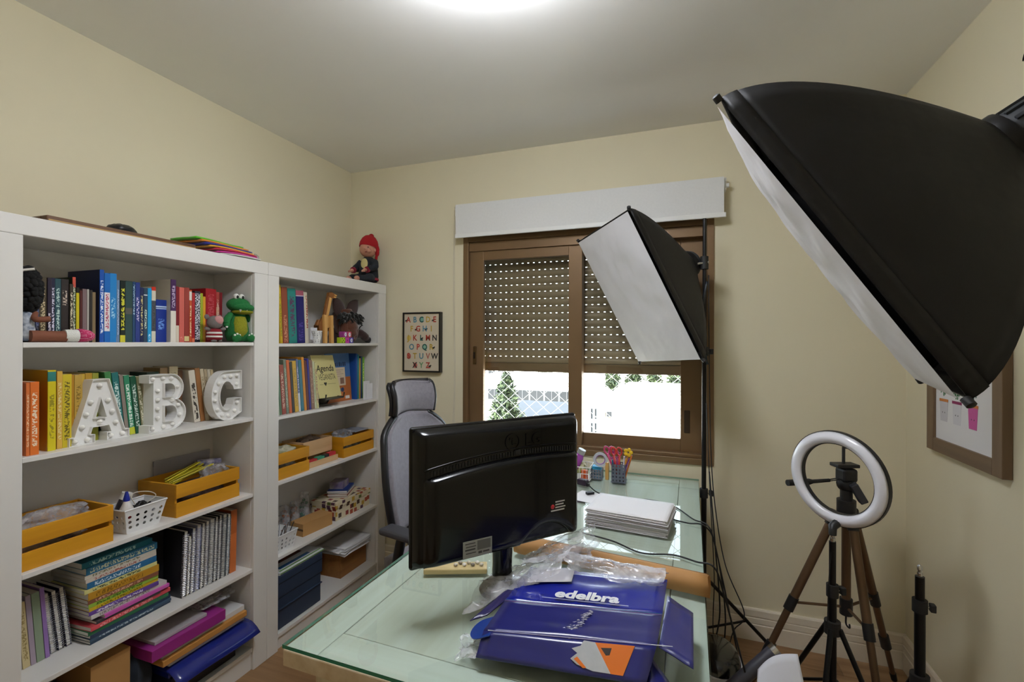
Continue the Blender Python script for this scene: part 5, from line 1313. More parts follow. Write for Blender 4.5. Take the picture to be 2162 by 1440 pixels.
# ---------------------------------------------------------------- softboxes on stands
m_nyl = M('black_nylon', '121111', rough=.6, spec=.35, var=.15, vscale=7, bump=.5, bscale=9)
m_nyl2 = M('black_nylon_band', '0f0e0e', rough=.5, spec=.35, bump=.3, bscale=20)
m_dif = M('white_diffuser', 'dcdbdf', rough=.75, var=.05, vscale=7, bump=.55, bscale=9)
m_blm = M('black_metal', '131315', rough=.35, metal=.4)
m_chr = M('chrome', 'c9c9cc', rough=.18, metal=1.0)
m_grip = M('black_rubber', '1a1a1b', rough=.6)
def softbox(label, c, Rm, bulge, sag, hl=1.0, pw=1.62):
    """rim rectangle .5 x .7 in the local xz plane, opening towards local -y, lamp head behind at +y"""
    T = Matrix(Rm).to_4x4(); T.translation = Vector(c)
    t = thing('softbox', label, 'softbox', c)
    Wd, Hd, Lb, ap = .5, .7, .33, .055
    cor = [(-Wd/2, -Hd/2), (Wd/2, -Hd/2), (Wd/2, Hd/2), (-Wd/2, Hd/2)]
    def shell(i, s, q):
        a, b = cor[i], cor[(i+1) % 4]
        # corner bows of the rods
        k = 1-max(0.0, q)**pw
        ra = math.atan2(a[1], a[0]); rb = math.atan2(b[1], b[0])
        if rb < ra: rb += 2*PI
        rx, rz = a[0]+(b[0]-a[0])*s, a[1]+(b[1]-a[1])*s
        an = ra+(rb-ra)*s
        wob = 1-sag*math.sin(PI*s)*math.sin(PI*q)*.9
        x = (rx*k)*wob+ap*math.cos(an)*(1-k); z = (rz*k)*wob+ap*math.sin(an)*(1-k)
        w = .004*math.sin(9*s+q*7+i)*math.sin(PI*s)*math.sin(PI*min(1, q*1.1))
        return Vector((x*(1+w*2), Lb*q, z*(1+w*2)))
    for i in range(4):
        MB().grid(lambda s, q: shell(i, s, .085+q*.915), 18, 18, 0, T).build('side_panel', m_nyl, t, smooth=180, solid=.002)
        MB().grid(lambda s, q: shell(i, s, -.002+.098*q)*1.0+Vector((0, 0, 0)), 18, 3, 0, T).build('rim_band', m_nyl2, t, smooth=180, solid=.005)
        MB().tube([T @ (shell(i, 0, q/12)*.985) for q in range(13)], .0035, 6).build('rod', m_blm, t, smooth=180)
        p = T @ Vector((cor[i][0]*1.0, -.004, cor[i][1]*1.0)); d = (T.to_3x3() @ Vector((cor[i][0], 0, cor[i][1]))).normalized()
        MB().tube([p-d*.002, p+d*.012, p+d*.014], [.008, .008, .005], 10).build('rod_tip', m_grip, t, smooth=40)
    b = MB()
    def dif(u, v):
        x, z = (u-.5)*Wd*.985, (v-.5)*Hd*.985
        f = (1-(2*u-1)**2)**.55*(1-(2*v-1)**2)**.55
        n_ = noise.noise(Vector((u*5, v*6, 3.3)))*.010+noise.noise(Vector((u*13, v*11, 1.3)))*.004
        return (x, -.012-bulge*f+n_*f, z)
    b.grid(dif, 40, 48, 0, T); b.build('diffuser', m_dif, t, smooth=180)
    # lamp head
    hd = MB(); hd.lathe([(.062, Lb-.012), (.066, Lb), (.066, Lb+.012), (.058, Lb+.016)], 28, T=T @ Matrix.Rotation(-PI/2, 4, 'X'), caps=False)
    hd.build('speed_ring', m_blm, t, smooth=40)
    pr = [(.050, Lb+.004), (.056, Lb+.016), (.056, Lb+.10*hl), (.048, Lb+.125*hl), (.03, Lb+.14*hl), (.004, Lb+.142*hl)]
    lh = MB().lathe(pr, 28, T=T @ Matrix.Rotation(-PI/2, 4, 'X')).build('lamp_head', M('head_plastic', '2c2f33', rough=.45), t, smooth=40)
    for k in range(14 if hl > .9 else 0):
        a = 2*PI*k/14
        MB().box(.0555, .0605, -.0035, .0035, Lb+.022, Lb+.022+.073*hl, T=T @ Matrix.Rotation(-PI/2, 4, 'X') @ Matrix.Rotation(a, 4, 'Z')).build('cooling_rib', M('head_plastic', '2c2f33'), lh)
    return T, t, Lb
R1 = ((.581, .701, -.413), (-.811, .537, -.231), (.060, .469, .881))
T1, sb1, Lb = softbox('softbox with its white face turned to the room standing before the window', (-.197, 2.258, 1.707), R1, .004, .05, .32, 1.28)
R2 = ((-.251, .817, -.519), (-.968, -.215, .130), (-.005, .535, .845))
T2, sb2, Lb = softbox('large black softbox hanging over the ring light', (.322, 1.254, 1.692), R2, .020, .03)

def stand(name, label, base, ztop, hub, low, feet, secs, rr=.0125, spigot=True, group='light stands', brace=True, knob=None):
    bx_, by_ = base
    t = thing(name, label, 'light stand', (bx_, by_, 0), group=group)
    zs_ = [low]+secs+[ztop]
    for i in range(len(zs_)-1):
        MB().tube([(bx_, by_, zs_[i]), (bx_, by_, zs_[i+1])], rr-.002*i, 14).build('pole', m_blm, t, smooth=40)
    for i, z in enumerate(secs):
        cl_ = MB().tube([(bx_, by_, z-.03), (bx_, by_, z+.012)], rr+.006, 14).build('collar', m_grip, t, smooth=40)
        ka = (knob if knob is not None else 20)+i*10
        dv = Vector((math.cos(R(ka)), math.sin(R(ka)), 0))
        MB().tube([Vector((bx_, by_, z-.01))+dv*rr, Vector((bx_, by_, z-.01))+dv*.032], .004, 8).build('knob_screw', m_chr, cl_)
        MB().box(-.004, .012, -.011, .011, -.013, .013, T=Matrix.Translation(Vector((bx_, by_, z-.01))+dv*.03) @ Matrix.Rotation(R(ka), 4, 'Z')).build('knob', m_grip, cl_, bevel=.003)
    MB().tube([(bx_, by_, hub-.022), (bx_, by_, hub+.022)], rr+.012, 14).build('hub', m_grip, t, smooth=40)
    if brace: MB().tube([(bx_, by_, low), (bx_, by_, low+.02)], rr+.008, 14).build('lower_collar', m_grip, t, smooth=40)
    for f in feet:
        F = Vector((f[0], f[1], .012)); d = (F-Vector((bx_, by_, F.z))).normalized()
        a = Vector((bx_, by_, hub))+d*.022
        lg = MB().tube([a, F], .0085, 10).build('leg', m_blm, t, smooth=60)
        ff = MB().tube([F+(a-F).normalized()*.03, F, F+(F-a).normalized()*.004], [.011, .011, .010], 10).build('rubber_foot', m_grip, lg, smooth=60)
        if brace:
            s_ = (hub-low-.01)/max(.05, hub-.012); m = a.lerp(F, min(.72, .62))
            MB().tube([Vector((bx_, by_, low+.012))+d*.018, m], .0055, 8).build('brace', m_blm, t, smooth=60)
    if spigot:
        MB().lathe([(.003, 0), (.008, 0), (.008, .012), (.006, .014), (.006, .020), (.008, .022), (.008, .034), (.003, .040)], 14, T=Matrix.Translation((bx_, by_, ztop))).build('spigot', m_chr, t, smooth=40)
    return t
# stand of the small softbox
stand('light_stand', 'tall black light stand behind the desk edge carrying the window softbox', (.107, 2.40), 2.07, .36, .12, ((.413, 2.574), (-.197, 2.575), (.105, 2.047)), [.78, 1.45], spigot=False)
h1 = T1 @ Vector((0, Lb+.06, 0)); 
MB().tube([(.107, 2.40, 1.86), (.092, 2.425, 1.88), T1 @ Vector((0, Lb+.01, -.058))], .011, 10).build('tilt_bracket', m_blm, sb1, smooth=60)
MB().tube([(.107, 2.40, 1.83), (.107, 2.40, 1.89)], .018, 14).build('clamp', m_grip, sb1, smooth=40)
MB().tube([(.125, 2.395, 1.862), (.075, 2.385, 1.855)], .006, 10).build('clamp_screw', m_chr, sb1)
# stand of the large softbox (out of frame on the right)
hp = T2 @ Vector((0, Lb+.075, 0))
stand('light_stand', 'tall black light stand carrying the large black softbox', (.78, 1.10), 1.90, .42, .16, ((.93, 1.40), (.92, .80), (.45, 1.05)), [.8, 1.4], spigot=False)
MB().tube([(.78, 1.10, 1.86), (.78, 1.10, 1.93), hp+Vector((.01, -.01, -.07))], .012, 10).build('tilt_bracket', m_blm, sb2, smooth=60)
MB().tube(bez([T2 @ Vector((0, Lb+.13, .02)), T2 @ Vector((0, Lb+.17, .07)), T2 @ Vector((-.02, Lb+.12, .13))], 6), .009, 8).build('handle', m_blm, sb2, smooth=60)
cb_ = MB().tube(bez([(.70, 1.13, 1.95), (.735, 1.14, 1.70), (.70, 1.135, 1.45), (.698, 1.150, 1.30), (.6855, 1.150, 1.17), (.695, 1.155, 1.06), (.692, 1.157, .98), (.672, 1.162, .86), (.66, 1.165, .74), (.66, 1.17, .4), (.68, 1.19, .06), (.72, 1.26, .006), (.78, 1.45, .005)], 8), .005, 8)
tag(cb_.build('power_cable', M('cable_plum', '241820', rough=.45), smooth=180), 'thick black cable hanging down from the large softbox lamp', 'cable')

# ring light on a stand
rn = Vector((-.734, -.679, -.05)).normalized(); rc = Vector((.512, 1.924, 1.010))
rl = thing('ring_light', 'round white ring light on a slim black stand', 'ring light', (.496, 1.898, 0))
Tr = rn.to_track_quat('Z', 'Y').to_matrix().to_4x4(); Tr.translation = rc
ro, ri = .165, .121
def ringprof(pts): return [[Vector((r*math.cos(a), r*math.sin(a), z)) for r, z in pts] for a in [2*PI*k/64 for k in range(64)]]
MB().ring(ringprof([(ri+.002, .0), (ri+.006, .008), (ri+.016, .013), ((ri+ro)/2, .015), (ro-.016, .013), (ro-.005, .008), (ro-.001, .0)]), 0, Tr, True, False, True).build('diffuser_ring', M('ring_diffuser', 'e8e8f0', rough=.28, coat=.3), rl, smooth=180)
MB().ring(ringprof([(ri, .0), (ro+.001, .0), (ro+.001, -.016), (ro-.008, -.02), (ri+.008, -.02), (ri, -.016)]), 0, Tr, True, False, True).build('back_housing', m_blk, rl, smooth=40)
lowp = rc+Vector((0, 0, -.150))-rn*.012
MB().tube([lowp-rn*.01, (.496, 1.898, .85), (.496, 1.898, .822)], [.016, .014, .012], 10).build('mount', m_blk, rl, smooth=60)
# central phone clip post seen in the ring belongs to the tripod behind
stand('ring_light_stand', 'slim black stand under the ring light', (.496, 1.898), .80, .505, .30, ((.70, 1.79), (.33, 2.13), (.38, 1.66)), [.64], rr=.0125)
w_ = MB().tube(bez([(.50, 1.90, .84), (.484, 1.886, .70), (.478, 1.882, .5), (.485, 1.88, .2), (.47, 1.86, .01)], 8), .0018, 5)
tag(w_.build('usb_cable', m_grip, smooth=180), 'thin black cable running down the ring light stand', 'cable')

# bronze camera tripod behind
tcx, tcy = .644, 2.281
tp = thing('camera_tripod', 'bronze camera tripod with a pan head in the room corner', 'tripod', (tcx, tcy, 0))
m_brz = M('bronze_tube', '6d5540', rough=.35, metal=.55)
zc = .79
MB().tube([(tcx, tcy, zc-.05), (tcx, tcy, zc+.05)], .034, 16).build('crown', m_blk, tp, smooth=40)
for (fx, fy) in ((.275, 2.215), (.69, 2.0), (.885, 2.50)):
    F = Vector((fx, fy, .012)); d = (F-Vector((tcx, tcy, F.z))).normalized(); a = Vector((tcx, tcy, zc-.01))+d*.042
    m1 = a.lerp(F, .50); m2 = a.lerp(F, .76)
    MB().tube([a+(a-F).normalized()*.012, a.lerp(F, .06)], [.022, .02], 10).build('leg_yoke', m_blk, tp, smooth=40)
    MB().tube([a, m1], .0165, 12).build('leg_upper', m_brz, tp, smooth=60); MB().tube([m1, m2], .0135, 12).build('leg_middle', m_brz, tp, smooth=60); ll_ = MB().tube([m2, F], .0105, 12).build('leg_lower', m_brz, tp, smooth=60)
    for m in (m1, m2): MB().tube([m-(F-a).normalized()*.03, m+(F-a).normalized()*.03], .0195, 12).build('leg_clamp', m_blk, tp, smooth=40)
    MB().tube([F+(a-F).normalized()*.035, F], [.0125, .0115], 12).build('rubber_foot', m_grip, ll_, smooth=60)
    MB().tube([(tcx, tcy, .40), m1-(F-a).normalized()*.005], .0055, 8).build('spreader', m_brz, tp)
MB().tube([(tcx, tcy, .43), (tcx, tcy, zc-.05)], .0165, 14).build('centre_column', m_brz, tp, smooth=60)
MB().tube([(tcx, tcy, .37), (tcx, tcy, .435)], .023, 14).build('column_clamp', m_blk, tp, smooth=40)
MB().tube(bez([(tcx, tcy, .37), (tcx, tcy, .33), (tcx+.012, tcy, .315), (tcx+.012, tcy, .33)], 5), .0035, 6).build('weight_hook', m_blk, tp, smooth=60)
MB().tube([(tcx, tcy, zc+.05), (tcx, tcy, zc+.09)], .022, 14).build('neck', m_blk, tp, smooth=40)
MB().ell((tcx, tcy, zc+.115), (.036, .03, .034), 16, 10).build('pan_joint', m_blk, tp, smooth=180)
MB().box(-.03, .03, -.028, .028, 0, .055, T=Matrix.Translation((tcx, tcy, zc+.125)) @ Matrix.Rotation(R(25), 4, 'Z')).build('tilt_block', m_blk, tp, bevel=.01)
MB().box(-.045, .045, -.027, .027, 0, .014, T=Matrix.Translation((tcx-.006, tcy, zc+.184)) @ Matrix.Rotation(R(20), 4, 'Z')).build('camera_plate', m_blk, tp, bevel=.003)
MB().box(-.014, .014, -.02, .02, -.08, .0, T=Matrix.Translation((tcx+.012, tcy-.034, zc+.125)) @ Matrix.Rotation(R(-28), 4, 'Y')).build('side_lever', M('lever_grey', '34343a', rough=.5), tp, bevel=.004)
MB().tube([(tcx-.03, tcy-.01, zc+.135), (tcx-.07, tcy-.032, zc+.131)], .006, 10).build('handle_rod', m_chr, tp)
MB().tube([(tcx-.068, tcy-.031, zc+.131), (tcx-.135, tcy-.066, zc+.129), (tcx-.15, tcy-.074, zc+.129), (tcx-.235, tcy-.12, zc+.128)], [.007, .008, .0125, .0125], 12).build('pan_handle', m_grip, tp, smooth=60)
MB().tube([(tcx-.01, tcy, zc+.197), (tcx-.01, tcy, zc+.265)], .006, 10).build('phone_post', m_blk, tp)
MB().tube([(tcx-.014, tcy, zc+.262), (tcx+.018, tcy+.004, zc+.262)], .004, 8).build('phone_arm', m_blk, tp)
MB().ell((tcx+.014, tcy, zc+.274), (.006, .006, .010), 10, 8).build('phone_knob', m_blk, tp, smooth=180)
# short folded stand by the right wall
stand('light_stand', 'short folded black stand with chrome tip beside the right wall picture', (.770, 1.975), .69, .335, .16, ((.90, 2.08), (.69, 2.13), (.77, 1.81)), [.60], rr=.0155, knob=-5)

# ---------------------------------------------------------------- monitor
ma = Vector((.643, .766, 0)); mn = Vector((.766, -.643, 0)); mo_ = Vector((-.612, 1.004, .918))
Fm = frame(mo_, ma, (0, 0, 1))          # x along width, y up, z towards camera (back side)
mw, mh = .505, .346
mt = thing('monitor', 'black glossy computer monitor seen from behind on the glass desk', 'monitor', (-.45, 1.195, DZ))
m_gb = M('gloss_black', '070708', rough=.16, spec=.32, coat=.12); m_mb = M('matt_black', '141415', rough=.5)
MB().box(-.006, mw+.006, -.006, mh+.006, -.034, -.018, T=Fm).build('bezel', m_gb, mt, bevel=.008, seg=3)
MB().box(.012, mw-.012, .018, mh-.012, -.0352, -.0342, T=Fm).build('screen', M('lcd_dark', '08090b', rough=.2), mt)
def back(u, v):
    x, y = u*mw, v*mh
    ex = min(x, mw-x); ey = min(y, mh-y)
    f = min(1, ex/.028); g = min(1, ey/.022)
    dpt = .034*math.sqrt(max(0, 1-(1-f)**2))*math.sqrt(max(0, 1-(1-g)**2))
    return Vector((x, y, -.018+dpt))
MB().grid(back, 60, 40, 0, Fm).build('back_shell', m_gb, mt, smooth=180)
def bulge(u, v):
    # lower housing; its upper edge is a shallow arc, highest in the middle
    x = .018+u*(mw-.036); c = 1-(2*u-1)**2
    top = mh*.655+.020*(1-(1-u)**2)+.012*c; bot = .010+(.045*max(0, 1-((u-.76)/.19)**2) if abs(u-.76) < .19 else 0)
    y = bot+(top-bot)*v
    e = min(1, min(u, 1-u)/.07); f = min(1, min(v/.10, (1-v)/.06))
    d = .017+.024*math.sqrt(max(0, 1-(1-e)**2))*math.sqrt(max(0, 1-(1-f)**2))
    return Vector((x, y, -.003+d))
MB().grid(bulge, 60, 40, 0, Fm).build('lower_housing', m_gb, mt, smooth=180)
vt = MB()
for i in range(52):
    u = .04+.92*i/51; c = 1-(2*u-1)**2
    x = .018+u*(mw-.036); y = mh*.655+.020*(1-(1-u)**2)+.012*c+.003
    vt.box(x-.0022, x+.0022, y, y+.012, .0155, .0185, T=Fm)
vt.build('vent_slots', m_mb, mt)
rb_ = MB()
rb_.tube([Fm @ Vector((.018+u*(mw-.036), mh*.655+.020*(1-(1-u)**2)+.012*(1-(2*u-1)**2)+.022, .016)) for u in [i/40 for i in range(41)]], .0026, 6)
rb_.build('lip', m_gb, mt, smooth=180)
MB().box(.275, .289, mh*.655+.033, mh*.655+.045, .0185, .0215, T=Fm).build('lock_tab', m_mb, mt)
MB().lathe([(.0225, .0158), (.0225, .0185), (.020, .0185), (.020, .0162)], 30, T=Fm @ Matrix.Translation((.268, mh*.855, 0)), caps=False).build('logo_circle', m_gb, mt, smooth=40)
MB().lathe([(.004, .0158), (.004, .018), (.0005, .0182)], 10, T=Fm @ Matrix.Translation((.262, mh*.875, 0)), caps=False).build('logo_dot', m_gb, mt)
MB().box(.2665, .2695, mh*.83, mh*.88, .016, .018, T=Fm).box(.2665, .280, mh*.83, mh*.838, .016, .018, T=Fm).build('logo_stroke', m_gb, mt)
vs, fs = text_verts('LG', .044, offset=.0012, extrude=.0012)
MB().add([v+Vector((.335, mh*.855, .0172)) for v in vs], fs, 0, Fm).build('logo_letters', m_gb, mt)
# stickers
def msheet(name, u0, y0, w, h, mat, z=.0392, rot=0): return MB().box(0, w, 0, h, 0, .0004, T=Fm @ Matrix.Translation((u0, y0, z)) @ Matrix.Rotation(R(rot), 4, 'Z')).build(name, mat, mt)
rl_ = msheet('rating_label', .112, .022, .082, .042, M('label_silver', 'a4a59c', rough=.5))
for i in range(4): msheet('label_print', .118+.002*(i % 2), .056-.008*i, .028, .0022+(.0014 if i == 2 else 0), M('label_ink', '4a4a46', rough=.6), .0397)
msheet('label_panel', .152, .037, .038, .024, M('label_grey', '6d6e68', rough=.6), .0397)
msheet('label_print', .155, .0275, .010, .006, M('label_ink', '4a4a46'), .0397); msheet('label_print', .168, .0285, .018, .004, M('label_ink', '4a4a46'), .0397)
MB().ell((.386, .105, .0385), (.0065, .0065, .0015), 16, 6, T=Fm).build('red_emblem', M('emblem_red', 'c22a34', rough=.4), mt)
for i, (a, w) in enumerate(((.395, .032), (.395, .028), (.395, .034), (.380, .046))): msheet('white_print', a, .1155-.0078*i, w, .0036, M('print_white', 'c4c2bb', rough=.5), .0388)
# neck and foot
nc = mo_+ma*.250+mn*(-.006)
MB().tube([nc+Vector((0, 0, .06)), (nc.x, nc.y, DZ+.10), (nc.x, nc.y, DZ+.012)], [.030, .027, .030], 18).build('neck', m_gb, mt, smooth=60)
MB().lathe([(.004, .001), (.095, .001), (.097, .006), (.09, .012), (.03, .018), (.004, .019)], 36, T=Matrix.Translation((nc.x-mn.x*.035+ma.x*.03, nc.y-mn.y*.035+ma.y*.03, DZ)) @ Matrix.Rotation(R(50), 4, 'Z') @ Matrix.Diagonal((.78, .72, 1, 1))).build('foot', m_gb, mt, smooth=40)

# ---------------------------------------------------------------- office chair
chd = R(-12)
oc_ = thing('office_chair', 'grey fabric office chair with headrest and black frame behind the desk', 'chair', (-1.02, 2.03, 0), (0, 0, chd))
Tc = W[oc_.name]                        # local x forward (towards the desk), y to the chair's own left side
m_fab = M('grey_fabric', '8b8790', rough=.9, var=.12, vscale=60, bump=.2, bscale=300, sheen=.2); m_cf = M('chair_black', '17171a', rough=.4)
def backpanel(y, z, hw, xo):
    return (xo, y*hw, z)
def hwz(z):      # half width of the backrest at height z
    f = (z-.60)/(1.12-.60)
    return .205+.045*math.sin(PI*min(1, max(0, f*.95+.12)))-(.10*max(0, (f-.80)/.20)**2)
def bx(z, u):   # forward position
    f = (z-.60)/.52
    return -.215-.10*f*f+.06*(f-.35)*0+.045*(u*u)
NZ = 26
def pt(u, v, dx=0.0, k=1.0):
    z = .60+.515*v; return Vector((bx(z, u)+dx, u*hwz(z)*k, z+.006*(1-u*u)*(1 if v > .95 else 0)))
MB().grid(lambda a, b: pt(2*a-1, b, 0, .93), 24, NZ, 0, Tc).build('backrest', m_fab, oc_, smooth=180, solid=.03)
MB().grid(lambda a, b: pt(2*a-1, b, -.030, .97), 24, NZ, 0, Tc).build('back_shell', m_cf, oc_, smooth=180, solid=.012)
for s in (-1, 1):
    MB().tube([Tc @ pt(s*.985, i/NZ, -.010, 1.0) for i in range(NZ+1)], .017, 10).build('back_frame', m_cf, oc_, smooth=180)
MB().tube([Tc @ pt(-1+2*i/20, 1.0, -.012) for i in range(21)], .010, 8).build('top_rail', M('rail_grey', '9c9aa0', rough=.5), oc_, smooth=180)
def hr(a, b):
    u = 2*a-1; z = 1.132+.146*b
    w = .137+.008*b-.02*(max(0, b-.9)/.1)
    return Vector((-.315+.060*u*u+.018*math.sin(PI*b)-.02*b, u*w, z-.012*u*u*(1-b)))
MB().grid(hr, 24, 14, 0, Tc).build('headrest', m_fab, oc_, smooth=180, solid=.022)
MB().grid(lambda a, b: hr(a, b)+Vector((-.020, (2*a-1)*.010, 0)), 24, 14, 0, Tc).build('headrest_shell', m_cf, oc_, smooth=180, solid=.020)
for s in (0, 1): MB().tube([Tc @ (hr(s, i/12)+Vector((-.002, 0, 0))) for i in range(13)], .013, 8).build('headrest_side', m_cf, oc_, smooth=180)
MB().tube([Tc @ (hr(i/16, 1)+Vector((-.004, 0, .001))) for i in range(17)], .011, 8).build('headrest_top', m_cf, oc_, smooth=180)
MB().tube([Tc @ Vector((-.345, 0, 1.18)), Tc @ Vector((-.36, 0, 1.08)), Tc @ Vector((-.33, 0, .96))], [.022, .02, .022], 10).build('headrest_post', m_cf, oc_, smooth=60)
MB().grid(lambda a, b: (-.21+.46*b, (2*a-1)*(.245-.02*b*b), .465+.018*math.sin(PI*b)-.03*max(0, b-.8)*4*(b-.8)), 18, 18, 0, Tc).build('seat', m_fab, oc_, smooth=180, solid=.05)
MB().box(-.18, .18, -.16, .16, .395, .432, T=Tc).build('seat_plate', m_cf, oc_, bevel=.01)
for s in (-1, 1):
    MB().box(-.165, .09, s*.285-.042, s*.285+.042, .632, .662, T=Tc).build('armrest_pad', M('arm_pad', '3b3a3e', rough=.6), oc_, bevel=.012, seg=3)
    MB().tube([Tc @ Vector((-.06, s*.285, .635)), Tc @ Vector((-.075, s*.29, .56)), Tc @ Vector((-.11, s*.285, .45)), Tc @ Vector((-.06, s*.16, .405))], [.022, .022, .022, .018], 10).build('armrest_post', m_cf, oc_, smooth=60)
MB().tube([Tc @ Vector((-.15, 0, .42)), Tc @ Vector((-.27, 0, .45)), Tc @ Vector((-.285, 0, .62)), Tc @ Vector((-.31, 0, .78))], .024, 10).build('back_support', m_cf, oc_, smooth=60)
MB().tube([Tc @ Vector((0, 0, .10)), Tc @ Vector((0, 0, .40))], .026, 14).build('gas_column', m_cf, oc_, smooth=60)
for k in range(5):
    a = 2*PI*k/5+.3; e = Vector((.27*math.cos(a), .27*math.sin(a), .062))
    MB().tube([Tc @ Vector((0, 0, .105)), Tc @ (e+Vector((0, 0, .012)))], [.028, .017], 10).build('base_arm', m_cf, oc_, smooth=60)
    MB().tube([Tc @ (e+Vector((-.012*math.sin(a), .012*math.cos(a), -.034))), Tc @ (e+Vector((.012*math.sin(a), -.012*math.cos(a), -.034)))], .0275, 14).build('caster', m_grip, oc_, smooth=40)

# ---------------------------------------------------------------- pictures on the walls
pf = thing('alphabet_print', 'framed alphabet print in a black box frame beside the window', 'picture', (-1.54, YB-.02, 1.29))
px0, px1, pz0, pz1 = -1.672, -1.402, 1.29, 1.668; fy0 = YB-.0335
m_fk = M('frame_black', '17130f', rough=.4)
for q in ((px0, px0+.010, pz0, pz1), (px1-.010, px1, pz0, pz1), (px0+.010, px1-.010, pz0, pz0+.010), (px0+.010, px1-.010, pz1-.010, pz1)):
    MB().box(q[0], q[1], fy0, YB-.0008, q[2], q[3]).build('frame_rail', m_fk, pf, bevel=.001)
MB().box(px0+.010, px1-.010, fy0+.006, YB-.001, pz0+.010, pz1-.010).build('print_sheet', M('print_cream', 'd2c6ae', rough=.7), pf)
cl = {'r': 'b2402f', 'o': 'c2683c', 't': '4a8c7c', 'g': '6a9a6c', 'y': 'c2a03c', 'k': '2a2622', 'b': '5a8ca0', 'p': 'b8685c', 'd': '1f5c54'}
rows_ = [(['A', 'B', 'C', 'D', 'E'], 'rbdyr'), (['F', 'G', 'H', 'I'], 'yrby'), (['J', 'K', 'L', 'M', 'N'], 'yrdrk'), (['O', 'P', 'Q', 'R'], 'brdy'), (['S', 'T', 'U', 'V', 'W'], 'rybpk'), (['X', 'Y', 'Z'], 'kgr')]
for i, (ls, cs) in enumerate(rows_):
    z = pz1-.048-i*.0575; n_ = len(ls)
    for j, (ch_, c_) in enumerate(zip(ls, cs)):
        xx = -1.537+(j-(n_-1)/2)*.047
        if ch_ in 'CJQSX':
            MB().ell((xx+.003, fy0+.0052, z), (.015, .0008, .018), 14, 6).build('picture_blob', M('print_'+{'C': 't', 'J': 'y', 'Q': 'g', 'S': 'r', 'X': 'r'}[ch_]+'b', {'C': '7fb0a0', 'J': 'd8bc5c', 'Q': '8cb8a0', 'S': 'c4685c', 'X': 'b85444'}[ch_], rough=.7), pf)
        vs, fs = text_verts(ch_, .05, offset=.0012)
        MB().add([Vector((v.x*.9, v.y, 0)) for v in vs], fs, 0, frame((xx, fy0+.0042, z), (1, 0, 0), (0, 0, 1))).build('letter', M('print_'+c_, cl[c_], rough=.7), pf)
        if (ch_ in 'AEGHLRZ'):
            dx_ = {'A': -.016, 'E': -.012, 'G': -.016, 'H': .008, 'L': 0, 'R': .014, 'Z': .012}[ch_]
            b = MB(); b.ell((xx+dx_, fy0+.0048, z-.004), (.009, .0008, .005), 10, 5).ell((xx+dx_+.008, fy0+.0048, z+.001), (.0045, .0008, .004), 8, 5)
            for q in (-.006, .004): b.box(xx+dx_+q, xx+dx_+q+.002, fy0+.0043, fy0+.0053, z-.013, z-.005)
            b.build('animal_figure', M('print_k', cl['k'], rough=.7), pf)
pr_ = thing('plant_print', 'plant drawings in a wide brown wooden frame on the right wall', 'picture', (XR, 2.13, 1.06))
ya, yb, za, zb = 1.890, 2.366, 1.060, 1.76; w_ = .052; xf = XR-.028
m_fw = wood('frame_walnut', '7a6248', '66503a', 'z', rough=.5, scale=3); m_fwy = wood('frame_walnut_y', '7a6248', '66503a', 'y', rough=.5, scale=3)
MB().box(xf, XR-.0008, ya, ya+w_, za, zb).build('frame_rail', m_fw, pr_, bevel=.002); MB().box(xf, XR-.0008, yb-w_, yb, za, zb).build('frame_rail', m_fw, pr_, bevel=.002)
MB().box(xf, XR-.0008, ya+w_, yb-w_, za, za+w_).build('frame_rail', m_fwy, pr_, bevel=.002); MB().box(xf, XR-.0008, ya+w_, yb-w_, zb-w_, zb).build('frame_rail', m_fwy, pr_, bevel=.002)
MB().box(xf+.010, XR-.001, ya+w_, yb-w_, za+w_, zb-w_).build('print_sheet', M('print_white_paper', 'e2e0e2', rough=.6), pr_)
xs = xf+.0095
def pot(y, z, w, h, col, top, leaf, k):
    # flat drawing: pot, rim and leaves
    F = frame((xs, y, z), (0, -1, 0), (0, 0, 1))
    MB().prism([(-w*.4, 0), (w*.4, 0), (w*.5, h), (-w*.5, h)], 0, .0004, T=F).build('drawn_pot', M('ink_'+col, col, rough=.7), pr_)
    MB().prism([(-w*.54, h), (w*.54, h), (w*.54, h*1.14), (-w*.54, h*1.14)], 0, .0005, T=F).build('drawn_rim', M('ink_'+top, top, rough=.7), pr_)
    b = MB(); rg = random.Random(k)
    for i in range(22):
        a = rg.uniform(-1, 1); r = rg.uniform(.2, 1); c = (a*w*.55*r, h*1.14+r*h*.95*(1-.4*abs(a)))
        b.prism([(c[0]-.003, c[1]-.004), (c[0]+.002, c[1]-.003), (c[0]+.003, c[1]+.005), (c[0]-.002, c[1]+.004)], 0, .0005, T=F)
    b.build('drawn_leaves', M('ink_'+leaf, leaf, rough=.7), pr_)
    for q in (-1, 1): MB().ell((q*w*.14, h*.45, .0005), (.0022, .0030, .0004), 8, 4, T=F).build('drawn_dot', M('ink_k', '2c2c30', rough=.7), pr_)
pots = [(2.255, 'c9c6cc', 'c47a3c', '3f7a4c'), (2.165, 'd4d2d8', '8c2c5c', '3f7a4c'), (2.065, 'c8589c', 'cf7a3c', '2f5c54')]
for i, (y, c, tcol, lf) in enumerate(pots): pot(y, 1.185, .058, .075, c, tcol, lf, i)
for i, (y, c, tcol, lf) in enumerate(((2.255, 'b8c4a8', '6a8c5c', '3f7a4c'), (2.165, 'd0a878', 'a86a3c', '2f5c54'), (2.065, 'd89a88', 'c8604c', '3a5a7c'))): pot(y, 1.375, .058, .075, c, tcol, lf, i+7)
for i, (y, c, tcol, lf) in enumerate(((2.255, 'a8b8c8', '5c7a9c', '3f7a4c'), (2.165, 'c8a0b8', '8c4c6c', '2f5c54'), (2.065, 'c8c098', '9c8c3c', '3f7a4c'))): pot(y, 1.55, .058, .075, c, tcol, lf, i+13)
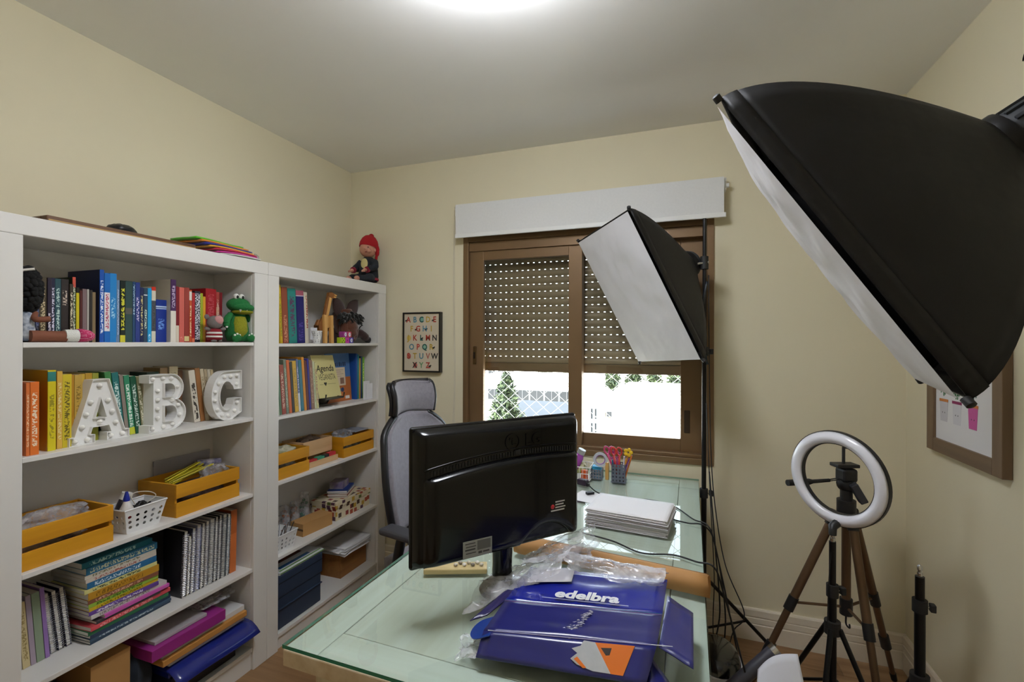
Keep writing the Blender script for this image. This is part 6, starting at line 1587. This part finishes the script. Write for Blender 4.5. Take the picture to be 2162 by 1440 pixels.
# ---------------------------------------------------------------- things on the desk
G0 = DZ+.0003
# kraft paper roll
rA, rB = Vector((-.505, 1.475, DZ+.0305)), Vector((.072, 1.398, DZ+.0305))
kr = thing('paper_roll', 'brown kraft paper roll lying across the desk', 'paper roll', (-.21, 1.43, DZ))
d = (rB-rA).normalized(); sd = d.cross(Vector((0, 0, 1))).normalized()
b = MB(); NR = 46
def rollpt(s, q):   # spiral layers
    a = q*2*PI*2.6; r = .0300-.0042*q+.0006*math.sin(a*3)
    return rA.lerp(rB, s)+sd*(r*math.cos(a+2.2))+Vector((0, 0, r*math.sin(a+2.2)))
b.grid(lambda s, q: rollpt(s+(.012*math.sin(q*9) if s in (0, 1) else 0), q), 14, 120)
b.build('rolled_sheet', M('kraft_paper', 'b5854f', rough=.7, var=.06, vscale=4), kr, smooth=180, solid=.0007)
# stack of papers
m_sheet = M('office_paper', 'e6e4e6', rough=.75)
m_edge = M('office_paper_edge', 'b9b4b8', rough=.8, var=.5, vscale=90, stretch=(.5, .5, 14), col2='8d878c')
Fp = frame((-.340, 1.795, G0), (.310, -.035, 0), (.03, .215, 0))
z = 0
for i in range(24):
    th = .0024; a = random.uniform(-.006, .008); bb_ = random.uniform(-.005, .005)
    tw = Matrix.Rotation(R(random.uniform(-1.2, 1.2)), 4, 'Z')
    o = MB().box(a, .298+a, bb_, .212+bb_, z, z+th*.86, T=Fp @ tw).build('paper_bundle', m_sheet if i > 21 else (M('paper_bundle_%d' % (i % 3), ('d2ced2', 'bdb8be', 'e0dde0')[i % 3], rough=.8)))
    tag(o, 'thin bundle of white sheets in the paper stack on the desk', 'paper', 'sheets in the desk paper stack'); z += th
o = MB().grid(lambda u, v: Vector((.300*u, .212*v, z+.0008+.004*max(0, u-.9)*10*(u-.9))), 16, 8, 0, Fp).build('paper_sheet', m_sheet, smooth=180, solid=.0005)
tag(o, 'blank white sheet on top of the desk paper stack', 'paper')
o = MB().box(0, .20, 0, .14, 0, .0006, T=frame((-.47, 2.06, G0), (.9, -.25, 0), (.25, .9, 0))).build('paper_sheet', m_sheet)
tag(o, 'single white sheet lying on the glass behind the monitor', 'paper')
# wooden ruler box with trinkets under the monitor
wt = thing('wooden_tray', 'pale wooden pencil tray with trinkets under the monitor', 'tray', (-.65, 1.25, DZ))
Ft = frame((-.722, 1.235, G0), (.165, .065, 0), (-.065, .165, 0)); m_pal = wood('pale_beech', 'cdb884', 'bba570', 'x', rough=.5, scale=4)
MB().box(0, .19, 0, .050, 0, .016, T=Ft).build('tray_body', m_pal, wt, bevel=.003)
MB().lathe([(.003, .0155), (.003, .0166)], 8, T=Ft @ Matrix.Translation((.03, .022, 0))).build('screw_hole', m_mb, wt)
for i in range(7):
    o = MB().ell(tuple(Ft @ Vector((.095+.013*i, .018+.014*(i % 2), .0215))), (.007, .006, .005), 10, 6).build('trinket', M('trinket_%d' % (i % 3), ('cfc6b4', '8d8478', 'e2ded6')[i % 3], rough=.3, metal=.2), smooth=180)
    tag(o, 'small pale trinket lying in the wooden pencil tray', 'trinket', 'trinkets in the pencil tray')

# pen cups near the window
def pcup(label, x, y, w, h, nx, ny, col):
    t = thing('pen_cup', label, 'pen cup', (x, y, DZ)); m = M('cup_'+col, col, rough=.5)
    b = MB(); cs = [(-w/2, -w/2), (w/2, -w/2), (w/2, w/2), (-w/2, w/2)]
    for s in range(4):
        a, c = cs[s], cs[(s+1) % 4]
        mp = lambda u, v: (x+a[0]+(c[0]-a[0])*u, y+a[1]+(c[1]-a[1])*u, G0+.002+h*v)
        for i in range(nx):
            for j in range(ny):
                u0, u1, v0, v1 = i/nx, (i+1)/nx, j/ny, (j+1)/ny; uc, vc = (u0+u1)/2, (v0+v1)/2
                sq = [(u1, vc), (u1, v1), (uc, v1), (u0, v1), (u0, vc), (u0, v0), (uc, v0), (u1, v0)]
                oc = [(uc+(u1-u0)*.2*math.cos(k*PI/4), vc+(v1-v0)*.26*math.sin(k*PI/4)) for k in range(8)]
                b.add([mp(*q) for q in sq]+[mp(*q) for q in oc], [(k, (k+1) % 8, 8+(k+1) % 8, 8+k) for k in range(8)])
    b.build('wall', m, t, solid=.0015)
    MB().box(x-w/2-.004, x+w/2+.004, y-w/2-.004, y+w/2+.004, G0, G0+.003).build('base', m, t, bevel=.001)
    return t
pcup('tall grey perforated pen cup full of scissors and pens', -.288, 2.405, .066, .088, 4, 5, '5c626e')
pcup('low grey perforated cup with a blue pad inside', -.402, 2.425, .056, .046, 4, 3, '6d737c')
o = MB().box(-.424, -.380, 2.403, 2.447, G0+.0035, G0+.062).build('sticky_pad', M('pad_blue', '2f9cc8', rough=.5), bevel=.001); tag(o, 'bright blue sticky pad standing in the low grey cup', 'notepad')
def scissors(label, base, top, col, ang):
    t = thing('scissors', label, 'scissors', base); m = M('grip_'+col, col, rough=.35)
    B, Tt = Vector(base), Vector(top); d = (Tt-B).normalized(); s = Vector((math.cos(ang), math.sin(ang), 0))
    for k in (-1, 1):
        c = Tt+s*k*.014
        MB().tube([c+(s*math.cos(a)*.012+d*math.sin(a)*.020) for a in [2*PI*i/16 for i in range(16)]], .0042, 7, loop=True).build('handle', m, t, smooth=180)
        MB().tube([c-d*.018, B+d*.02+s*k*.003], [.0055, .004], 7).build('shank', m, t, smooth=180)
    MB().tube([B+d*.02, B], [.004, .0015], 6).build('blade', m_chr, t)
scissors('scissors with pink handles in the tall pen cup', (-.300, 2.41, G0+.012), (-.335, 2.405, G0+.150), 'c23a6c', .2)
scissors('scissors with red handles in the tall pen cup', (-.290, 2.395, G0+.012), (-.300, 2.395, G0+.150), 'c2342c', .1)
scissors('scissors with magenta handles behind the red pair in the pen cup', (-.295, 2.42, G0+.012), (-.318, 2.430, G0+.128), 'b84a94', .5)
for i, (p, q, c, nm) in enumerate([((-.27, 2.40), (-.262, 2.40, .128), 'd2cdd6', 'silver white'), ((-.268, 2.415), (-.255, 2.42, .112), 'dfb02c', 'golden'), ((-.262, 2.39), (-.225, 2.40, .135), 'c86a24', 'orange'), ((-.275, 2.38), (-.236, 2.385, .122), '6a2a7c', 'purple'), ((-.31, 2.385), (-.318, 2.38, .110), '1f5c7c', 'teal blue')]):
    o = MB().tube([(p[0], p[1], G0+.006), (q[0], q[1], G0+q[2])], [.0038, .0038], 8).build('pen', M('pen_'+nm, c, rough=.4), smooth=60); tag(o, nm+' pen standing in the tall grey cup', 'pen')
fl_ = thing('flower_pen', 'pen with a yellow flower top in the tall grey cup', 'pen', (-.262, 2.41, G0))
MB().tube([(-.268, 2.408, G0+.006), (-.245, 2.405, G0+.13)], .003, 8).build('stem', M('pen_stem', 'c87a2c', rough=.4), fl_)
for k in range(5):
    a = 2*PI*k/5; MB().ell((-.243+.014*math.cos(a), 2.403, G0+.148+.014*math.sin(a)), (.010, .004, .010), 10, 6).build('petal', M('petal_yellow', 'e2b81c', rough=.5), fl_, smooth=180)
o = MB().box(-.357, -.339, 2.40, 2.418, G0, G0+.088).build('glue_stick', M('stick_tan', 'c79a54', rough=.5), bevel=.003); tag(o, 'tan wooden block standing between the two pen cups', 'block')
tr_ = thing('tape_roll', 'clear tape roll with a violet core resting on the low cup', 'tape', (-.39, 2.41, G0+.064))
Ttp = Matrix.Translation((-.382, 2.405, G0+.100)) @ Matrix.Rotation(R(84), 4, 'X') @ Matrix.Rotation(R(14), 4, 'Y')
MB().ring([[Vector((r*math.cos(a), r*math.sin(a), zz)) for r, zz in ((.024, -.009), (.036, -.009), (.036, .009), (.024, .009))] for a in [2*PI*k/32 for k in range(32)]], 0, Ttp, True, False, True).build('tape_ring', M('tape_clear', 'c9ccd2', rough=.2, alpha=.8), tr_, smooth=40)
MB().ring([[Vector((r*math.cos(a), r*math.sin(a), zz)) for r, zz in ((.022, -.009), (.0242, -.009), (.0242, .009), (.022, .009))] for a in [2*PI*k/32 for k in range(32)]], 0, Ttp, True, False, True).build('core', M('core_violet', '7c3a94', rough=.4), tr_, smooth=40)
bt2 = thing('bottle', 'violet bottle with grey cap tilted beside the monitor', 'bottle', (-.50, 2.33, G0))
Tb = Matrix.Translation((-.515, 2.40, G0+.05)) @ Matrix.Rotation(R(24), 4, 'Y')
MB().lathe([(.003, 0), (.022, 0), (.024, .01), (.024, .06), (.018, .075), (.018, .082), (.003, .082)], 18, T=Tb).build('bottle_body', M('bottle_violet', 'a048a8', rough=.25, coat=.3), bt2, smooth=40)
MB().lathe([(.003, .080), (.020, .080), (.020, .104), (.003, .106)], 18, T=Tb).build('cap', M('cap_grey', '9a9a98', rough=.4), bt2, smooth=40)
bk2 = thing('desk_basket', 'white wire basket of small craft things beside the monitor', 'basket', (-.50, 2.38, G0))
for zz in (.004, .035, .068):
    MB().tube([(-.565, 2.345, G0+zz), (-.425, 2.345, G0+zz), (-.425, 2.46, G0+zz), (-.565, 2.46, G0+zz)], .0022, 6, loop=True).build('wire', m_white, bk2)
for i in range(9):
    for yy_ in (2.345, 2.46): MB().tube([(-.565+.0175*i, yy_, G0+.002), (-.565+.0175*i, yy_, G0+.07)], .0013, 5).build('wire', m_white, bk2)
MB().box(-.563, -.427, 2.347, 2.458, G0, G0+.002).build('floor_plate', m_white, bk2)
o = MB().box(-.470, -.440, 2.355, 2.378, G0+.003, G0+.05).build('sharpener_box', M('box_orange', 'd85a1c', rough=.4), bevel=.002); tag(o, 'small orange box in the white wire basket', 'box')
o = crumple('craft_bundle', 'green and yellow craft scraps in the white wire basket', 'craft bundle', (-.50, 2.42, G0+.045), (.045, .028, .032), 51, M('craft_green', '9aa44c', rough=.7, var=.6, vscale=40, col2='c9c2a8'))
o = MB().box(0, .05, 0, .03, 0, .028, T=Matrix.Translation((-.475, 2.275, G0)) @ Matrix.Rotation(R(-20), 4, 'Z')).build('stapler', M('stapler_plum', '2c1c30', rough=.3), bevel=.004); tag(o, 'small dark plum stapler beside the monitor', 'stapler')
o = MB().lathe([(.003, 0), (.010, 0), (.010, .012), (.003, .014)], 12, T=Matrix.Translation((-.42, 2.27, G0))).build('cap', m_blk, smooth=40); tag(o, 'tiny black cap lying on the glass near the stapler', 'cap')
kp = MB(); 
for i in range(3): kp.box(0, .035, 0, .02, .001+.004*i, .004+.004*i, T=Matrix.Translation((-.395, 2.13, G0)) @ Matrix.Rotation(R(40), 4, 'Z'))
o = kp.build('memory_card_case', m_blk); tag(o, 'small black slatted case at the rear corner of the paper stack', 'case')
# cables over the desk
def cable(label, pts, r=.0028, n=8):
    o = MB().tube(bez(pts, n), r, 7).build('cable', m_grip, smooth=180); return tag(o, label, 'cable')
ZC = DZ+.0035
cable('black cable running from the monitor over the glass behind the paper stack', [(-.42, 2.18, ZC+.05), (-.36, 2.18, ZC), (-.25, 2.13, ZC), (-.12, 2.155, ZC), (-.02, 2.10, ZC), (.05, 1.98, ZC), (.1, 1.93, ZC), (.125, 1.92, .72), (.18, 1.93, .45), (.22, 1.95, .2), (.2, 2.0, .006)])
cable('black cable lying on the glass in front of the paper stack', [(-.335, 1.70, ZC), (-.22, 1.665, ZC), (-.12, 1.605, ZC), (-.02, 1.625, ZC), (.05, 1.60, ZC), (.10, 1.58, ZC), (.13, 1.60, .70), (.20, 1.66, .42), (.26, 1.72, .15), (.28, 1.78, .006)])
cable('short black cable leaving the far side of the paper stack', [(-.03, 1.95, ZC), (.03, 1.93, ZC), (.09, 1.92, ZC), (.13, 1.95, .70), (.17, 2.02, .4), (.15, 2.05, .1), (.18, 2.1, .006)])
cable('thin black cable hanging beside the window softbox stand', [(.125, 2.39, 1.80), (.128, 2.385, 1.4), (.135, 2.37, 1.0), (.15, 2.33, .75), (.19, 2.28, .5), (.26, 2.22, .33), (.22, 2.22, .25), (.19, 2.2, .16), (.13, 2.16, .05), (.12, 2.12, .005)], .0024)
cable('black cable looped on the floor beside the desk leg', [(.125, 2.3, .9), (.145, 2.22, .6), (.16, 2.16, .35), (.13, 2.08, .18), (.2, 1.98, .08), (.3, 1.93, .006), (.38, 1.98, .005)], .0032)
cable('thin cable curving behind the softbox stand brace', [(.115, 2.36, 1.2), (.13, 2.33, .8), (.145, 2.28, .45), (.14, 2.2, .2), (.2, 2.1, .05), (.26, 2.06, .005)], .0022)
pl_ = MB().tube(bez([(.118, 2.395, 1.77), (.100, 2.385, 1.66), (.100, 2.38, 1.5), (.120, 2.385, 1.38)], 6), .006, 8)
tag(pl_.build('cable', M('cable_sheen', '2a3038', rough=.25), smooth=180), 'thick glossy cable loop hanging below the window softbox head', 'cable')

# bin and papers beside the desk
bn = thing('waste_bin', 'black rounded waste bin with a white liner beside the desk', 'bin', (.125, 1.80, 0))
Tn = Matrix.Translation((.125, 1.81, 0)) @ Matrix.Diagonal((.62, .92, 1, 1))
MB().lathe([(.004, .002), (.105, .002), (.120, .32), (.124, .37), (.112, .392), (.08, .406), (.004, .412)], 30, T=Tn).build('bin_body', M('bin_gloss', '131314', rough=.2, coat=.3), bn, smooth=50)
MB().lathe([(.125, .372), (.131, .36), (.133, .33), (.130, .30)], 30, T=Tn, caps=False).build('liner', M('liner_white', 'c9c9d0', rough=.5), bn, smooth=60, solid=.001)
a, c = Vector((-.235, 1.508, .024)), Vector((.281, 1.697, .494))
tb_ = thing('poster_tube', 'dark grey poster tube with chrome end leaning out from under the desk', 'tube', (-.235, 1.508, 0))
MB().tube([a, c], .021, 18).build('tube', M('tube_grey', '3f3f48', rough=.4), tb_, smooth=60)
MB().tube([c, c+(c-a).normalized()*.018], .0215, 18).build('end_ring', m_chr, tb_, smooth=40)
o = MB()
def curl(u, v):
    lo_ = Vector((.16, 1.43, .004)).lerp(Vector((.42, 1.50, .004)), u); hi_ = Vector((.232, 1.655, .455)).lerp(Vector((.349, 1.690, .508)), u)
    w = v**.9
    p = lo_.lerp(hi_, w); b_ = .035*math.sin(PI*v)
    return p+Vector((-.01*math.sin(PI*u), -b_, .016*math.sin(PI*u)*v))
o.grid(curl, 18, 24); o = o.build('curled_sheet', M('paper_bluewhite', 'dfe1ea', rough=.6), smooth=180, solid=.0006); tag(o, 'large curled white sheet leaning against the poster tube', 'paper')

# ---------------------------------------------------------------- blue carton with plastic
bc = thing('shipping_carton', 'opened glossy blue shipping carton with white lettering on the desk', 'carton', (-.22, 1.08, DZ))
m_cb = M('carton_blue', '26286c', rough=.28, coat=.35, var=.12, vscale=5, bump=.05, bscale=20); m_cbd = M('carton_blue_bright', '15208c', rough=.25, coat=.4); m_cin = M('carton_inside', '14163a', rough=.5)
P = {k: Vector(v) for k, v in dict(BL=(-.395, 1.165, .858), BR=(-.032, 1.215, .862), FR=(-.044, 1.010, .860), FL=(-.408, .958, .845),
     LL=(-.412, .925, .806), LR=(-.062, .955, .812), BBL=(-.390, 1.25, .856), BBR=(-.030, 1.30, .860)).items()}
def sheet(name, pts, mat, nx=10, ny=6, amp=.0015, seed=0, solid=.0022, par=bc):
    a, b_, c_, d_ = [Vector(p) for p in pts]
    f = lambda u, v: (a.lerp(b_, u)).lerp(d_.lerp(c_, u), v)+Vector((0, 0, amp*noise.noise(Vector((u*3+seed, v*3, seed)))*4*min(1, 4*min(u, 1-u, v, 1-v)+.2)))
    return MB().grid(f, nx, ny).build(name, mat, par, smooth=180, solid=solid)
fold = P['BL'].lerp(P['FL'], .42), P['BR'].lerp(P['FR'], .42)
sheet('top_panel', (P['BBL'], P['BBR'], fold[1], fold[0]), m_cbd, 14, 8, .002, 1)
sheet('lid_panel', (fold[0], fold[1], P['FR'], P['FL']), m_cb, 14, 8, .002, 2)
sheet('front_flap', (P['FL'], P['FR'], P['LR'], P['LL']), m_cb, 14, 6, .001, 3)
sheet('side_flap', (P['BR']+Vector((.004, 0, 0)), (.030, 1.175, .852), (.026, .985, .846), P['FR']+Vector((.004, 0, -.001))), m_cb, 8, 8, .001, 4)
sheet('side_flap', ((-.39, 1.235, .855), (-.372, 1.18, .857), (-.425, 1.02, .842), (-.458, .995, .836)), M('carton_flap_plum', '2e2a58', rough=.3), 8, 8, .001, 5)
b = MB(); F_ = frame((-.448, .962, .822), (.3, .04, .12), (-.04, .3, .02))
b.prism([(.035+.030*math.cos(a), .012+.034*math.sin(a)) for a in [R(90+q*15) for q in range(13)]]+[(.06, -.022), (.06, .046)], 0, .002, T=F_); b.build('tuck_tab', M('carton_tab', '1c3a86', rough=.3), bc)
MB().box(-.385, -.055, .985, 1.215, G0, G0+.040).build('lower_tray', m_cin, bc, bevel=.004)
MB().box(-.385, -.379, .985, 1.215, G0+.040, G0+.052).box(-.061, -.055, .985, 1.215, G0+.040, G0+.052).box(-.379, -.061, 1.209, 1.215, G0+.040, G0+.052).build('tray_walls', m_cin, bc)
sheet('corner_flap', ((-.058, 1.02, .832), (-.02, 1.0, .80), (-.005, .90, .788), (-.06, .935, .800)), m_cb, 6, 6, .0005, 8)
# lettering on the bright panel
Ld = (P['BR']-P['BL']).normalized(); Ud = (P['BBL']-P['BL']).normalized()
n3 = Ld.cross(Ud).normalized()
Fl = frame(P['BL'].lerp(P['BR'], .505)+Ud*-.052+n3*.004, Ld, Ud)
vs, fs = text_verts('edelbra', .052, shear=.18, offset=.0022)
MB().add([Vector((v.x*.98, v.y, 0)) for v in vs], fs, 0, Fl).build('brand_lettering', M('print_white_bold', 'dcdce0', rough=.4), bc)
MB().box(-.105, .10, -.0265, -.0235, 0, .0004, T=Fl).build('lettering_rule', M('print_lilac', '9c9cc8', rough=.4), bc)
for k, c_ in enumerate(('3c6c9c', '6c3c8c')):
    MB().tube([fold[0].lerp(P['FL'], .03+.035*k)+Vector((0, 0, .0035)), fold[1].lerp(P['FR'], .03+.035*k)+Vector((0, 0, .0035))], .0007, 4).build('registration_line', M('reg_%d' % k, c_, rough=.4), bc)
MB().tube([P['FL'].lerp(P['FR'], .06)+Vector((0, 0, .0018)), P['FL'].lerp(P['FR'], .97)+Vector((0, 0, .0018))], .0011, 5).build('fold_highlight', M('highlight_white', 'a8a4cc', rough=.5), bc)  # edge highlight and scratch along the front fold, put in as a pale strip
def onflap(s_, t_, h_):
    p = P['FL'].lerp(P['FR'], s_).lerp(P['LL'].lerp(P['LR'], s_), t_)
    n_ = (P['FR']-P['FL']).cross(P['FL'].lerp(P['FR'], s_)-P['LL'].lerp(P['LR'], s_)).normalized()
    return p+n_*h_
def decal(name, poly, h0, h1, mat):
    n_ = len(poly)
    return MB().add([onflap(a, b_, h0) for a, b_ in poly]+[onflap(a, b_, h1) for a, b_ in poly],
                    [tuple(range(n_))[::-1], tuple(range(n_, 2*n_))]+[(k, (k+1) % n_, n_+(k+1) % n_, n_+k) for k in range(n_)]).build(name, mat, bc)
decal('orange_sticker', [(.665, .06), (.885, .06), (.868, .86), (.80, .86)], .0022, .0028, M('sticker_orange', 'd8701c', rough=.4))
decal('torn_label', [(.60, .03), (.665, .06), (.80, .86), (.70, .86), (.60, .74), (.555, .60), (.585, .42), (.545, .30), (.59, .20)], .0029, .0034, M('sticker_grey', 'b4b6b8', rough=.6, var=.1, vscale=40))
decal('orange_remnant', [(.575, .60), (.59, .52), (.66, .80), (.64, .82)], .0035, .0038, M('sticker_orange', 'd8701c'))
decal('sticker_print', [(.705, .20), (.765, .18), (.765, .38), (.745, .40)], .0029, .0033, M('sticker_black', '2c2420', rough=.5))
b = MB(); rg = random.Random(5)
Ftp = frame(fold[0].lerp(fold[1], .52).lerp(P['FL'].lerp(P['FR'], .52), .25)+Vector((0, 0, .0035)), P['FR']-P['FL'], P['BL']-P['FL'])
for i in range(70):
    q_ = rg.random(); x = -.03+.05*q_+rg.uniform(-.018, .014)*(1.1-q_); y = -.085+.095*q_+rg.uniform(-.010, .012); b.prism([(x, y), (x+rg.uniform(.003, .010), y+rg.uniform(-.002, .002)), (x+rg.uniform(.002, .008), y+rg.uniform(.001, .004))], 0, .0008, T=Ftp)
b.build('tape_residue', M('tape_silver', 'c4c4cc', rough=.25), bc)
MB().box(-.20, .19, -.088, -.086, 0, .0006, T=Ftp).build('tape_edge', M('tape_silver', 'c4c4cc'), bc)
sheet('white_label', ((-.375, 1.150, .8655), (-.262, 1.192, .8670), (-.268, 1.262, .8670), (-.362, 1.245, .8655)), M('label_paper', 'cfccd0', rough=.6), 6, 6, .001, 9, .0006)

# plastic bag thrown over the carton
m_film = glassy('bag_film', (.97, .97, .98), 1.45, .12, milk=.34, milkcol=(.80, .80, .83), film=22)
def film(label, pts, nx, ny, amp, seed, lift=0.0):
    a, b_, c_, d_ = [Vector(p) for p in pts]
    def f(u, v):
        p = (a.lerp(b_, u)).lerp(d_.lerp(c_, u), v)
        q = Vector((u*2.2, v*2.6, seed))
        rid = lambda w: 1-2*abs(noise.noise(w))
        h = noise.noise(q)*.9+rid(Vector((u*3+v*2.0, v*7-u*4, seed)))*.55+rid(Vector((u*9+v*3, v*13-u*8, seed+3)))*.22
        return p+Vector((noise.noise(q*1.7+Vector((9, 0, 0)))*.020, noise.noise(q*1.7+Vector((0, 9, 0)))*.020, lift*math.sin(PI*v)+max(-.002, amp*h)))
    o = MB().grid(f, int(nx*1.7), int(ny*1.7)).build('plastic_film', m_film, smooth=180)
    return tag(o, label, 'plastic')
film('crumpled clear plastic film draped over the left end of the blue carton', [(-.475, 1.275, .805), (-.235, 1.335, .895), (-.30, 1.165, .885), (-.505, 1.065, .800)], 46, 30, .012, 2.0, .035)
film('second layer of crumpled clear film standing up at the kraft roll', [(-.42, 1.30, .845), (-.245, 1.395, .945), (-.215, 1.305, .88), (-.40, 1.18, .885)], 40, 26, .013, 5.0, .014)
film('long strip of crumpled clear film lying over the lettered panel', [(-.30, 1.305, .885), (-.035, 1.300, .872), (-.030, 1.225, .872), (-.285, 1.205, .885)], 54, 22, .011, 8.0, .020)
film('crumpled clear film under the tuck tab of the blue carton', [(-.475, 1.01, .790), (-.405, .990, .800), (-.400, .925, .792), (-.465, .925, .788)], 24, 18, .007, 11.0, .012)
